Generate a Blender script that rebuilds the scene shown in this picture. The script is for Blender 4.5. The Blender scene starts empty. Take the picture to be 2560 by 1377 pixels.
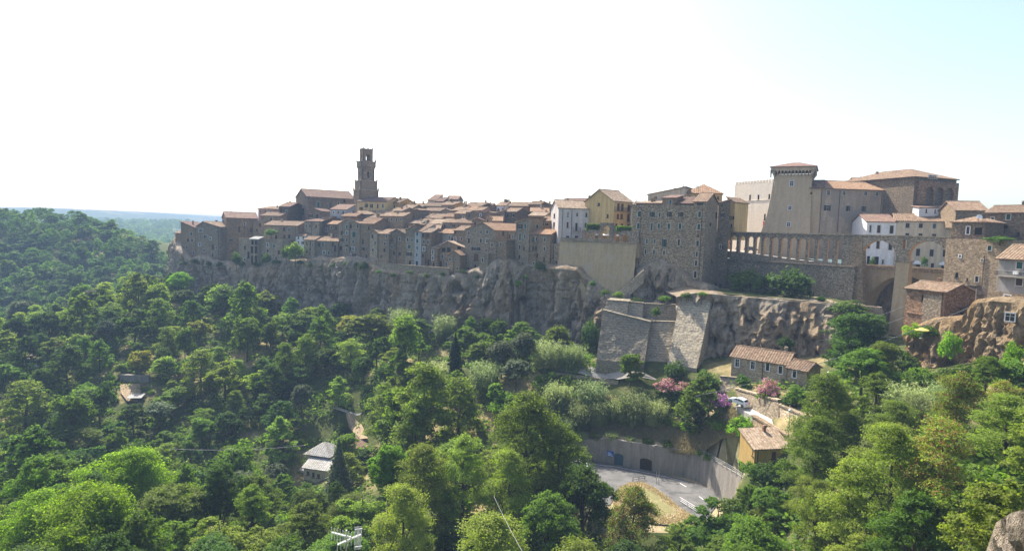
import bpy, math, random
import numpy as np
from mathutils import Vector, Matrix, noise
random.seed(7)
PI = math.pi
SC = bpy.context.scene
COL = SC.collection
# ------------------------------------------------------------------ camera
FPX = 1500.0                      # focal length in pixels of a 2560 px wide picture
CAM = Vector((0.0, 0.0, 60.0))
PITCH = math.atan(113 / 1500.0)
ROLL = 0.029
RM = Matrix.Rotation(PI / 2 - PITCH, 3, 'X') @ Matrix.Rotation(ROLL, 3, 'Z')
cam_d = bpy.data.cameras.new('camera')
cam_d.sensor_width = 36.0
cam_d.lens = 36.0 * FPX / 2560.0
cam_d.clip_start = 0.5
cam_d.clip_end = 30000.0
cam_o = bpy.data.objects.new('camera', cam_d)
cam_o.matrix_world = Matrix.Translation(CAM) @ RM.to_4x4()
COL.objects.link(cam_o)
SC.camera = cam_o
# ------------------------------------------------------------------ sky, sun, exposure
SUN_EL = math.radians(51.0)
SUN_AZ = math.radians(-34.0)      # left of the view direction (+Y)
world = bpy.data.worlds.new('World')
SC.world = world
world.use_nodes = True
wn = world.node_tree.nodes
wl = world.node_tree.links
wn.clear()
w_out = wn.new('ShaderNodeOutputWorld')
w_bg = wn.new('ShaderNodeBackground')
w_sky = wn.new('ShaderNodeTexSky')
w_sky.sky_type = 'NISHITA'
w_sky.sun_disc = False
w_sky.sun_elevation = SUN_EL
w_sky.sun_rotation = SUN_AZ
w_sky.altitude = 300
w_sky.air_density = 1.0
w_sky.dust_density = 3.2
w_sky.ozone_density = 0.5
w_bg.inputs['Strength'].default_value = 0.125
wl.new(w_sky.outputs['Color'], w_bg.inputs['Color'])
wl.new(w_bg.outputs['Background'], w_out.inputs['Surface'])
sun_d = bpy.data.lights.new('sun', 'SUN')
sun_d.energy = 5.0
sun_d.angle = math.radians(0.53)
sun_d.color = (1.0, 0.93, 0.82)
sun_o = bpy.data.objects.new('sun', sun_d)
SDIR = Vector((math.sin(SUN_AZ) * math.cos(SUN_EL), math.cos(SUN_AZ) * math.cos(SUN_EL), math.sin(SUN_EL)))
sun_o.rotation_euler = SDIR.to_track_quat('Z', 'Y').to_euler()
sun_o.location = (-60, 80, 200)
COL.objects.link(sun_o)
SC.view_settings.view_transform = 'Standard'
SC.view_settings.look = 'None'
SC.view_settings.exposure = 1.28
SC.view_settings.gamma = 1.0
SC.view_settings.use_curve_mapping = False
SC.render.engine = 'CYCLES'
cy = SC.cycles
cy.max_bounces = 6
cy.diffuse_bounces = 3
cy.glossy_bounces = 2
cy.transmission_bounces = 3
cy.volume_bounces = 0
cy.transparent_max_bounces = 4
cy.caustics_reflective = False
cy.caustics_refractive = False
cy.use_denoising = True
cy.use_adaptive_sampling = True
cy.adaptive_threshold = 0.02
# ------------------------------------------------------------------ pixel <-> place
RT = RM.transposed()
def ray(px, py):
    return RM @ Vector(((px - 1280) / FPX, (688.5 - py) / FPX, -1.0))
def at(px, py, Y):
    d = ray(px, py)
    return CAM + d * (Y / d.y)
def onz(px, py, z):
    d = ray(px, py)
    return CAM + d * ((z - CAM.z) / d.z)
def proj(p):
    v = RT @ (Vector(p) - CAM)
    if v.z > -0.5:
        return (-9999, -9999, 0.0)
    return (1280 + FPX * v.x / -v.z, 688.5 - FPX * v.y / -v.z, -v.z)
def lerp_tab(tab, x):
    if x <= tab[0][0]:
        return tab[0][1:] if len(tab[0]) > 2 else tab[0][1]
    for a, b in zip(tab, tab[1:]):
        if x <= b[0]:
            t = (x - a[0]) / (b[0] - a[0])
            r = [p + (q - p) * t for p, q in zip(a[1:], b[1:])]
            return r if len(r) > 1 else r[0]
    return tab[-1][1:] if len(tab[-1]) > 2 else tab[-1][1]
ORD = ['first','second','third','fourth','fifth','sixth','seventh','eighth','ninth','tenth','eleventh','twelfth','thirteenth',
 'fourteenth','fifteenth','sixteenth','seventeenth','eighteenth','nineteenth','twentieth']
TENS = {2:'twenty',3:'thirty',4:'forty',5:'fifty',6:'sixty',7:'seventy',8:'eighty',9:'ninety'}
TENTH = {2:'twentieth',3:'thirtieth',4:'fortieth',5:'fiftieth',6:'sixtieth',7:'seventieth',8:'eightieth',9:'ninetieth'}
def ordinal(n):
    if n <= 20: return ORD[n-1]
    if n >= 100: return 'hundredth' if n == 100 else 'hundred-and-' + ordinal(n - 100)
    if n % 10 == 0: return TENTH[n//10]
    return TENS[n//10] + '-' + ORD[n % 10 - 1]
# ------------------------------------------------------------------ materials
MATS = {}
def nodes(name):
    m = bpy.data.materials.new(name)
    m.use_nodes = True
    nt = m.node_tree
    nt.nodes.clear()
    out = nt.nodes.new('ShaderNodeOutputMaterial')
    MATS[name] = m
    return m, nt, out
def N(nt, t, **kw):
    n = nt.nodes.new(t)
    for k, v in kw.items():
        if hasattr(n, k):
            setattr(n, k, v)
        else:
            n.inputs[k].default_value = v
    return n
def ramp(nt, stops, src):
    r = nt.nodes.new('ShaderNodeValToRGB')
    e = r.color_ramp.elements
    while len(e) < len(stops):
        e.new(0.5)
    for el, (p, c) in zip(e, stops):
        el.position = p
        el.color = (c[0], c[1], c[2], 1)
    nt.links.new(src, r.inputs['Fac'])
    return r.outputs['Color']
def mixc(nt, fac, a, b, mode='MIX'):
    m = nt.nodes.new('ShaderNodeMix')
    m.data_type = 'RGBA'
    m.blend_type = mode
    for inp, v in ((m.inputs[0], fac), (m.inputs[6], a), (m.inputs[7], b)):
        if isinstance(v, bpy.types.NodeSocket):
            nt.links.new(v, inp)
        elif isinstance(v, (tuple, list)):
            inp.default_value = (v[0], v[1], v[2], 1)
        else:
            inp.default_value = v
    return m.outputs[2]
def pos_scaled(nt, s):
    g = nt.nodes.new('ShaderNodeNewGeometry')
    mp = nt.nodes.new('ShaderNodeMapping')
    mp.inputs['Scale'].default_value = s
    nt.links.new(g.outputs['Position'], mp.inputs['Vector'])
    return mp.outputs['Vector']
def noise_tex(nt, vec, scale, detail=4, rough=0.55):
    n = N(nt, 'ShaderNodeTexNoise')
    n.inputs['Scale'].default_value = scale
    n.inputs['Detail'].default_value = detail
    n.inputs['Roughness'].default_value = rough
    nt.links.new(vec, n.inputs['Vector'])
    return n.outputs['Fac']
def voro(nt, vec, scale, feature='F1', out='Distance'):
    n = nt.nodes.new('ShaderNodeTexVoronoi')
    n.feature = feature
    n.inputs['Scale'].default_value = scale
    nt.links.new(vec, n.inputs['Vector'])
    return n.outputs[out]
def finish(nt, out, col, rough=0.9, bump=None, bstr=0.5, bdist=0.1, spec=0.2, metal=0.0):
    b = nt.nodes.new('ShaderNodeBsdfPrincipled')
    if isinstance(col, bpy.types.NodeSocket):
        nt.links.new(col, b.inputs['Base Color'])
    else:
        b.inputs['Base Color'].default_value = (col[0], col[1], col[2], 1)
    b.inputs['Roughness'].default_value = rough
    b.inputs['Specular IOR Level'].default_value = spec
    b.inputs['Metallic'].default_value = metal
    if bump is not None:
        bn = nt.nodes.new('ShaderNodeBump')
        bn.inputs['Strength'].default_value = bstr
        bn.inputs['Distance'].default_value = bdist
        nt.links.new(bump, bn.inputs['Height'])
        nt.links.new(bn.outputs['Normal'], b.inputs['Normal'])
    nt.links.new(b.outputs['BSDF'], out.inputs['Surface'])
    return b
def flat(name, c, rough=0.8, spec=0.2, metal=0.0):
    m, nt, out = nodes(name)
    v = pos_scaled(nt, (1, 1, 1))
    n = noise_tex(nt, v, 2.2, 5)
    c2 = tuple(x * 0.78 for x in c)
    finish(nt, out, ramp(nt, [(0.3, c2), (0.7, c)], n), rough, spec=spec, metal=metal)
    return m
def stone(name, c, c2, rough_scale=1.0, cell=3.0, contrast=0.3, stain=(0.10, 0.09, 0.075), stain_amt=0.55, pits=False, course=0.0):
    """coursed or rubble masonry: stones of slightly different colour, recessed joints, large weather stains"""
    m, nt, out = nodes(name)
    v = pos_scaled(nt, (1, 1, 1.7))
    wob = noise_tex(nt, v, 0.9, 2)
    big = noise_tex(nt, pos_scaled(nt, (1, 1, 0.6)), 0.13, 6, 0.65)
    cells = voro(nt, v, cell, 'F1', 'Color')
    edge = voro(nt, v, cell, 'DISTANCE_TO_EDGE', 'Distance')
    sep = nt.nodes.new('ShaderNodeSeparateColor')
    nt.links.new(cells, sep.inputs[0])
    base = ramp(nt, [(0.0, tuple(x * (1 - contrast) for x in c)), (0.5, c), (1.0, tuple(min(1, x * (1 + contrast * 0.6)) for x in c2))], sep.outputs[0])
    fine = noise_tex(nt, v, 4.0, 6, 0.7)
    base = mixc(nt, 0.7, base, ramp(nt, [(0.25, (0.5, 0.5, 0.5)), (0.75, (1.25, 1.22, 1.18))], fine), 'MULTIPLY')
    base = mixc(nt, ramp(nt, [(0.42, (0, 0, 0)), (0.68, (stain_amt,) * 3)], big), base, stain)
    ob = nt.nodes.new('ShaderNodeObjectInfo')
    hs = nt.nodes.new('ShaderNodeHueSaturation')
    mr = nt.nodes.new('ShaderNodeMapRange')
    mr.inputs[3].default_value = 0.8
    mr.inputs[4].default_value = 1.22
    nt.links.new(ob.outputs['Random'], mr.inputs[0])
    nt.links.new(mr.outputs[0], hs.inputs['Value'])
    nt.links.new(base, hs.inputs['Color'])
    joint = ramp(nt, [(0.0, (0.78, 0.76, 0.73)), (0.09, (1, 1, 1))], edge)
    base = mixc(nt, 1.0, hs.outputs['Color'], joint, 'MULTIPLY')
    hgt = nt.nodes.new('ShaderNodeMath')
    hgt.operation = 'ADD'
    nt.links.new(ramp(nt, [(0.0, (0, 0, 0)), (0.12, (0.6, 0.6, 0.6))], edge), hgt.inputs[0])
    nt.links.new(fine, hgt.inputs[1])
    if course:
        wv = nt.nodes.new('ShaderNodeTexWave'); wv.wave_type = 'BANDS'; wv.bands_direction = 'Z'
        wv.inputs['Scale'].default_value = course; wv.inputs['Distortion'].default_value = 3.2; wv.inputs['Detail'].default_value = 3; wv.inputs['Detail Scale'].default_value = 2.5
        nt.links.new(pos_scaled(nt, (1, 1, 1)), wv.inputs['Vector'])
        base = mixc(nt, 1.0, base, ramp(nt, [(0.0, (0.74, 0.72, 0.68)), (0.3, (1, 1, 1))], wv.outputs['Fac']), 'MULTIPLY')
    if pits:
        pn = noise_tex(nt, pos_scaled(nt, (0.8, 0.8, 1.3)), 1.1, 5, 0.7)
        base = mixc(nt, ramp(nt, [(0.655, (0, 0, 0)), (0.69, (0.85, 0.85, 0.85))], pn), base, (0.05, 0.045, 0.035))
    finish(nt, out, base, 0.95, hgt.outputs[0], 0.9, 0.12, spec=0.1)
    return m
def plaster(name, c, peel=None, peel_amt=0.5, stain=0.35):
    m, nt, out = nodes(name)
    v = pos_scaled(nt, (1, 1, 1))
    big = noise_tex(nt, v, 0.22, 6, 0.65)
    streak = noise_tex(nt, pos_scaled(nt, (1.2, 1.2, 0.12)), 1.0, 5, 0.6)
    base = ramp(nt, [(0.25, tuple(x * (1 - stain) for x in c)), (0.65, c)], streak)
    base = mixc(nt, 0.6, base, ramp(nt, [(0.3, (0.72, 0.72, 0.74)), (0.7, (1.1, 1.08, 1.05))], noise_tex(nt, v, 1.7, 6, 0.65)), 'MULTIPLY')
    if peel:
        base = mixc(nt, ramp(nt, [(peel_amt, (0, 0, 0)), (peel_amt + 0.04, (1, 1, 1))], big), base, peel)
    finish(nt, out, base, 0.92, big, 0.3, 0.1, spec=0.1)
    return m
def rooftile(name, c1, c2, c3):
    m, nt, out = nodes(name)
    v = pos_scaled(nt, (1, 1, 1))
    cells = voro(nt, v, 2.4, 'F1', 'Color')
    sep = nt.nodes.new('ShaderNodeSeparateColor')
    nt.links.new(cells, sep.inputs[0])
    base = ramp(nt, [(0.0, c1), (0.5, c2), (1.0, c3)], sep.outputs[0])
    big = noise_tex(nt, v, 0.35, 5, 0.6)
    lich = ramp(nt, [(0.5, (0, 0, 0)), (0.68, (0.6, 0.6, 0.6))], big)
    base = mixc(nt, lich, base, (0.20, 0.155, 0.10))
    fine = noise_tex(nt, v, 5.0, 4, 0.7)
    base = mixc(nt, 0.7, base, ramp(nt, [(0.3, (0.6, 0.6, 0.6)), (0.7, (1.2, 1.2, 1.2))], fine), 'MULTIPLY')
    ob = nt.nodes.new('ShaderNodeObjectInfo')
    hs = nt.nodes.new('ShaderNodeHueSaturation')
    mr = nt.nodes.new('ShaderNodeMapRange')
    mr.inputs[3].default_value = 0.75
    mr.inputs[4].default_value = 1.2
    nt.links.new(ob.outputs['Random'], mr.inputs[0])
    nt.links.new(mr.outputs[0], hs.inputs['Value'])
    nt.links.new(base, hs.inputs['Color'])
    finish(nt, out, hs.outputs['Color'], 0.9, fine, 0.5, 0.06, spec=0.15)
    return m
def leaf(name, c_lo, c_hi, trans=0.45, tcol=None, var=0.35):
    """c_lo..c_hi: per-leaf colours; every tree differs a little (object random)"""
    m, nt, out = nodes(name)
    g = nt.nodes.new('ShaderNodeNewGeometry')
    ob = nt.nodes.new('ShaderNodeObjectInfo')
    base = ramp(nt, [(0.0, c_lo), (1.0, c_hi)], g.outputs['Random Per Island'])
    hs = nt.nodes.new('ShaderNodeHueSaturation')
    mr = nt.nodes.new('ShaderNodeMapRange')
    mr.inputs[3].default_value = 1 - var
    mr.inputs[4].default_value = 1 + var
    nt.links.new(ob.outputs['Random'], mr.inputs[0])
    nt.links.new(mr.outputs[0], hs.inputs['Value'])
    wn_ = nt.nodes.new('ShaderNodeTexWhiteNoise')
    wn_.noise_dimensions = '1D'
    nt.links.new(ob.outputs['Random'], wn_.inputs['W'])
    mr2 = nt.nodes.new('ShaderNodeMapRange')
    mr2.inputs[3].default_value = 0.485
    mr2.inputs[4].default_value = 0.518
    nt.links.new(wn_.outputs['Value'], mr2.inputs[0])
    nt.links.new(mr2.outputs[0], hs.inputs['Hue'])
    nt.links.new(base, hs.inputs['Color'])
    d = nt.nodes.new('ShaderNodeBsdfPrincipled')
    d.inputs['Roughness'].default_value = 0.55
    d.inputs['Specular IOR Level'].default_value = 0.06
    nt.links.new(hs.outputs['Color'], d.inputs['Base Color'])
    t = nt.nodes.new('ShaderNodeBsdfTranslucent')
    tc = mixc(nt, 1.0, hs.outputs['Color'], tcol or (1.5, 1.75, 0.5), 'MULTIPLY')
    nt.links.new(tc, t.inputs['Color'])
    mx = nt.nodes.new('ShaderNodeMixShader')
    mx.inputs[0].default_value = trans
    nt.links.new(d.outputs['BSDF'], mx.inputs[1])
    nt.links.new(t.outputs['BSDF'], mx.inputs[2])
    nt.links.new(mx.outputs[0], out.inputs['Surface'])
    return m
stone('tufa', (0.33, 0.245, 0.155), (0.41, 0.31, 0.21))
stone('tufa_grey', (0.29, 0.235, 0.17), (0.38, 0.31, 0.23))
stone('tufa_warm', (0.35, 0.235, 0.135), (0.43, 0.31, 0.19))
stone('tufa_dark', (0.2, 0.153, 0.105), (0.26, 0.205, 0.145))
stone('tufa_pale', (0.41, 0.33, 0.225), (0.48, 0.4, 0.29))
stone('big_stone', (0.31, 0.24, 0.16), (0.45, 0.36, 0.25), cell=3.4, contrast=0.5, stain=(0.2, 0.165, 0.12))
stone('brickwork', (0.32, 0.19, 0.115), (0.4, 0.26, 0.165), cell=2.6, contrast=0.3)
stone('bastion_stone', (0.385, 0.33, 0.245), (0.45, 0.395, 0.305), cell=2.6, contrast=0.25, stain=(0.22, 0.2, 0.155), stain_amt=0.6, pits=True, course=0.55)
stone('arcade_stone', (0.3, 0.245, 0.175), (0.42, 0.355, 0.27), cell=3.2, contrast=0.4, pits=True)
plaster('arch_reveal', (0.52, 0.32, 0.16))
plaster('tan_wall', (0.43, 0.33, 0.2), peel=(0.36, 0.29, 0.2), peel_amt=0.55, stain=0.25)
plaster('cream', (0.62, 0.52, 0.38))
plaster('yellow', (0.62, 0.44, 0.2))
plaster('ochre', (0.5, 0.29, 0.09))
plaster('house_yellow', (0.52, 0.35, 0.13), stain=0.25)
plaster('pink', (0.47, 0.31, 0.23))
plaster('white', (0.78, 0.76, 0.74), stain=0.22)
plaster('mill_white', (0.62, 0.56, 0.52), stain=0.3)
plaster('castle_white', (0.74, 0.65, 0.53), stain=0.15)
plaster('castle_plaster', (0.47, 0.365, 0.24), stain=0.22)
plaster('castle_peel', (0.42, 0.33, 0.24), peel=(0.27, 0.225, 0.175), peel_amt=0.5)
plaster('blue_plaster', (0.4, 0.42, 0.42))
plaster('grey_plaster', (0.3, 0.28, 0.25), peel=(0.2, 0.17, 0.13), peel_amt=0.56)
plaster('concrete', (0.32, 0.29, 0.25), stain=0.45)
rooftile('tiles', (0.13, 0.085, 0.055), (0.195, 0.13, 0.084), (0.285, 0.205, 0.14))
rooftile('tiles_orange', (0.18, 0.105, 0.06), (0.25, 0.15, 0.088), (0.34, 0.225, 0.145))
rooftile('tiles_pale', (0.2, 0.145, 0.1), (0.27, 0.2, 0.14), (0.37, 0.29, 0.21))
rooftile('tiles_dark', (0.12, 0.075, 0.06), (0.17, 0.105, 0.08), (0.24, 0.155, 0.115))
rooftile('tiles_grey', (0.24, 0.235, 0.22), (0.32, 0.31, 0.29), (0.4, 0.39, 0.37))
flat('glass', (0.018, 0.022, 0.03), 0.15, 0.5)
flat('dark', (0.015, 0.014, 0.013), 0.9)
flat('wood_brown', (0.12, 0.055, 0.03))
flat('wood_dark', (0.05, 0.035, 0.025))
flat('shutter_green', (0.025, 0.085, 0.075))
flat('shutter_blue', (0.06, 0.12, 0.16))
flat('frame_pale', (0.5, 0.45, 0.38))
flat('frame_white', (0.75, 0.74, 0.72))
flat('iron', (0.04, 0.04, 0.045), 0.5, 0.4)
flat('steel', (0.45, 0.46, 0.47), 0.4, 0.5, 0.6)
flat('white_paint', (0.8, 0.8, 0.8), 0.5)
flat('red', (0.5, 0.04, 0.03), 0.6)
flat('pipe', (0.09, 0.055, 0.04), 0.6)
flat('canvas_white', (0.8, 0.79, 0.76), 0.9)
flat('canvas_lime', (0.45, 0.62, 0.12), 0.9)
flat('canvas_yellow', (0.75, 0.62, 0.15), 0.9)
flat('blue_sign', (0.02, 0.1, 0.45), 0.5)
m, nt, out = nodes('asphalt')
_v = pos_scaled(nt, (1, 1, 1))
_a = ramp(nt, [(0.3, (0.085, 0.084, 0.083)), (0.7, (0.16, 0.155, 0.148))], noise_tex(nt, _v, 0.35, 6, 0.65))
_a = mixc(nt, ramp(nt, [(0.6, (0, 0, 0)), (0.63, (0.6, 0.6, 0.6))], noise_tex(nt, pos_scaled(nt, (0.35, 1, 1)), 0.5, 2)), _a, (0.065, 0.065, 0.066))
_a = mixc(nt, 0.5, _a, ramp(nt, [(0.3, (0.7, 0.7, 0.7)), (0.7, (1.2, 1.2, 1.2))], noise_tex(nt, _v, 3.0, 5, 0.7)), 'MULTIPLY')
finish(nt, out, _a, 0.9, spec=0.15)
flat('road_pale', (0.42, 0.39, 0.35), 0.95)
flat('path_stone', (0.34, 0.31, 0.27), 0.95)
flat('bark', (0.085, 0.065, 0.045), 0.95)
flat('bark_pale', (0.22, 0.18, 0.13), 0.95)
flat('rubber', (0.02, 0.02, 0.02), 0.8)
flat('cable', (0.3, 0.3, 0.3), 0.5)
leaf('leaf_dark', (0.042, 0.08, 0.02), (0.08, 0.13, 0.03), 0.42)
leaf('leaf_mid', (0.075, 0.13, 0.02), (0.13, 0.19, 0.034), 0.48)
leaf('leaf_light', (0.135, 0.19, 0.034), (0.21, 0.25, 0.055), 0.5)
leaf('leaf_lime', (0.13, 0.23, 0.02), (0.2, 0.3, 0.03), 0.55, var=0.15)
leaf('leaf_yellow', (0.19, 0.2, 0.03), (0.27, 0.25, 0.05), 0.45)
leaf('leaf_reed', (0.16, 0.21, 0.075), (0.25, 0.3, 0.125), 0.4, (1.4, 1.4, 0.8))
leaf('leaf_grey', (0.08, 0.11, 0.055), (0.125, 0.15, 0.08), 0.3, (1.2, 1.2, 0.8))
leaf('leaf_cypress', (0.013, 0.032, 0.012), (0.022, 0.045, 0.018), 0.1)
leaf('leaf_brown', (0.16, 0.085, 0.035), (0.24, 0.13, 0.055), 0.4, (1.3, 1.1, 0.7))
leaf('flower_pink', (0.6, 0.22, 0.33), (0.75, 0.4, 0.5), 0.3, (1.1, 0.9, 1.0), var=0.1)
leaf('flower_magenta', (0.4, 0.12, 0.4), (0.55, 0.22, 0.52), 0.3, (1.1, 0.8, 1.1), var=0.1)
leaf('straw', (0.34, 0.3, 0.17), (0.46, 0.41, 0.26), 0.3, (1.1, 1.0, 0.7))
# ------------------------------------------------------------------ mesh building
class MB:
    def __init__(self):
        self.v = []
        self.f = []
        self.m = []
    def quad(self, a, b, c, d, mi=0):
        i = len(self.v)
        self.v += [tuple(a), tuple(b), tuple(c), tuple(d)]
        self.f.append((i, i + 1, i + 2, i + 3))
        self.m.append(mi)
    def tri(self, a, b, c, mi=0):
        i = len(self.v)
        self.v += [tuple(a), tuple(b), tuple(c)]
        self.f.append((i, i + 1, i + 2))
        self.m.append(mi)
    def poly(self, pts, mi=0):
        i = len(self.v)
        self.v += [tuple(p) for p in pts]
        self.f.append(tuple(range(i, i + len(pts))))
        self.m.append(mi)
    def hexa(self, p, mi=0):
        """8 corners: 0-3 bottom loop, 4-7 top loop"""
        i = len(self.v)
        self.v += [tuple(q) for q in p]
        for f in ((3, 2, 1, 0), (4, 5, 6, 7), (0, 1, 5, 4), (1, 2, 6, 5), (2, 3, 7, 6), (3, 0, 4, 7)):
            self.f.append(tuple(i + k for k in f))
            self.m.append(mi)
    def box(self, x0, x1, y0, y1, z0, z1, mi=0):
        self.hexa([(x0, y0, z0), (x1, y0, z0), (x1, y1, z0), (x0, y1, z0), (x0, y0, z1), (x1, y0, z1), (x1, y1, z1), (x0, y1, z1)], mi)
    def tube(self, pts, r, n=6, mi=0, cap=True):
        pts = [Vector(p) for p in pts]
        rr = r if isinstance(r, (list, tuple)) else [r] * len(pts)
        base = len(self.v)
        prev = None
        for k, p in enumerate(pts):
            d = (pts[min(k + 1, len(pts) - 1)] - pts[max(k - 1, 0)])
            d.normalize()
            ref = prev if prev is not None else (Vector((1, 0, 0)) if abs(d.x) < 0.8 else Vector((0, 1, 0)))
            a = (ref - d * ref.dot(d)).normalized()
            prev = a
            b = d.cross(a)
            for j in range(n):
                t = 2 * PI * j / n
                self.v.append(tuple(p + (a * math.cos(t) + b * math.sin(t)) * rr[k]))
        for k in range(len(pts) - 1):
            for j in range(n):
                self.f.append((base + k * n + j, base + k * n + (j + 1) % n, base + (k + 1) * n + (j + 1) % n, base + (k + 1) * n + j))
                self.m.append(mi)
        if cap:
            self.f.append(tuple(base + (len(pts) - 1) * n + j for j in range(n)))
            self.m.append(mi)
            self.f.append(tuple(base + j for j in reversed(range(n))))
            self.m.append(mi)
    def lathe(self, prof, n=10, c=(0, 0), mi=0):
        base = len(self.v)
        for (r, z) in prof:
            for j in range(n):
                t = 2 * PI * j / n
                self.v.append((c[0] + r * math.cos(t), c[1] + r * math.sin(t), z))
        for k in range(len(prof) - 1):
            for j in range(n):
                self.f.append((base + k * n + j, base + k * n + (j + 1) % n, base + (k + 1) * n + (j + 1) % n, base + (k + 1) * n + j))
                self.m.append(mi)
    def mesh(self, name, mats, smooth=False):
        me = bpy.data.meshes.new(name)
        me.from_pydata(self.v, [], self.f)
        for mt in (mats if isinstance(mats, (list, tuple)) else [mats]):
            me.materials.append(MATS[mt])
        if len(me.materials) > 1:
            me.polygons.foreach_set('material_index', self.m)
        if smooth:
            me.polygons.foreach_set('use_smooth', [True] * len(me.polygons))
        me.update()
        return me
    def build(self, name, mats, parent=None, smooth=False, loc=None):
        return link(name, self.mesh(name, mats, smooth), parent, loc)
def link(name, data, parent=None, loc=None, rotz=None):
    o = bpy.data.objects.new(name, data)
    COL.objects.link(o)
    if parent is not None:
        o.parent = parent
    if loc is not None:
        o.location = loc
    if rotz is not None:
        o.rotation_euler = (0, 0, rotz)
    return o
def tag(o, label, cat, group=None):
    o['label'] = label
    o['category'] = cat
    if group:
        o['group'] = group
    return o
def structure(o):
    o['kind'] = 'structure'
    return o
def thing(name, label, cat, loc=(0, 0, 0), rotz=0.0, group=None):
    o = link(name, None, None, loc, rotz)
    o.empty_display_size = 1.0
    return tag(o, label, cat, group)
# ------------------------------------------------------------------ wall / roof / window builders
def wall_panel(mb, O, u, nb, w, h, holes, rec=0.28, mi=0, hf=None):
    """wall with real openings in the plane through O along u and z; nb points indoors"""
    O = Vector(O); u = Vector(u); nb = Vector(nb); Z = Vector((0, 0, 1))
    hs = [(max(0.02, a), min(w - 0.02, b), max(0.02, c), min(h - 0.02, d)) for a, b, c, d in holes]
    hs = [q for q in hs if q[1] - q[0] > 0.05 and q[3] - q[2] > 0.05]
    xs = sorted(set([0.0, w] + [round(q[0], 3) for q in hs] + [round(q[1], 3) for q in hs]))
    zs = sorted(set([0.0, h] + [round(q[2], 3) for q in hs] + [round(q[3], 3) for q in hs]))
    for i in range(len(zs) - 1):
        run = None
        zc = (zs[i] + zs[i + 1]) / 2
        for j in range(len(xs) - 1):
            xc = (xs[j] + xs[j + 1]) / 2
            solid = not any(q[0] < xc < q[1] and q[2] < zc < q[3] for q in hs)
            if solid and run is None:
                run = xs[j]
            if run is not None and (not solid or j == len(xs) - 2):
                end = xs[j + 1] if solid else xs[j]
                mb.quad(O + u * run + Z * zs[i], O + u * end + Z * zs[i], O + u * end + Z * zs[i + 1], O + u * run + Z * zs[i + 1], mi)
                run = None
    for a, b, c, d in hs:
        p = [O + u * a + Z * c, O + u * b + Z * c, O + u * b + Z * d, O + u * a + Z * d]
        q = [r + nb * rec for r in p]
        for k in range(4):
            mb.quad(p[k], q[k], q[(k + 1) % 4], p[(k + 1) % 4], mi)
def slope(mb, e0, e1, r0, r1, pitch=0.55, amp=0.09, thick=0.16):
    """one roof slope of barrel-tile rows between eave e0-e1 and ridge r0-r1 (ridge may be shorter: hip)"""
    e0, e1, r0, r1 = map(Vector, (e0, e1, r0, r1))
    d = e1 - e0
    L = d.length
    if L < 0.05:
        return
    d /= L
    a0 = max(0.0, (r0 - e0).dot(d)); a1 = min(L, (r1 - e0).dot(d))
    up = r0 - (e0 + d * (r0 - e0).dot(d))
    nrm = d.cross(up).normalized()
    if nrm.z < 0:
        nrm = -nrm
    n = max(2, int(round(L / pitch)))
    xs = []
    for k in range(n):
        for f, hgt in ((0.0, 0.0), (0.28, 1.0), (0.72, 1.0)):
            xs.append((L * (k + f) / n, hgt))
    xs.append((L, 0.0))
    def fr(x):
        if x < a0:
            return x / max(a0, 1e-4)
        if x > a1:
            return (L - x) / max(L - a1, 1e-4)
        return 1.0
    pts = [(e0 + d * x + nrm * (amp * hh), e0 + d * x + up * fr(x) + nrm * (amp * hh)) for x, hh in xs]
    base = len(mb.v)
    for a, b in pts:
        mb.v += [tuple(a), tuple(b)]
    for k in range(len(pts) - 1):
        mb.f.append((base + 2 * k, base + 2 * k + 2, base + 2 * k + 3, base + 2 * k + 1)); mb.m.append(0)
    t = nrm * thick
    q = [e0 - t, e1 - t, r1 - t, r0 - t]
    mb.quad(q[0], q[3], q[2], q[1])
    mb.quad(e0, e1, q[1], q[0])
    mb.quad(e0, q[0], q[3], r0)
    mb.quad(e1, r1, q[2], q[1])
WCACHE = {}
def wmesh(key, fn, mats):
    if key not in WCACHE:
        mb = MB()
        fn(mb)
        WCACHE[key] = mb.mesh(key[0], mats)
    return WCACHE[key]
WST = {'d': ('glass', 'wood_dark', None, False), 'D': ('glass', 'frame_pale', None, False), 'w': ('glass', 'frame_white', None, False),
       'g': ('glass', 'frame_pale', 'shutter_green', True), 'b': ('glass', 'wood_dark', 'wood_brown', True), 'k': ('glass', 'frame_pale', 'wood_dark', True),
       'o': ('glass', 'frame_pale', 'wood_dark', False), 'G': ('glass', 'frame_pale', 'shutter_green', False), 'u': ('glass', 'frame_pale', 'shutter_blue', True),
       'n': ('dark', 'wood_dark', None, False)}
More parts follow.
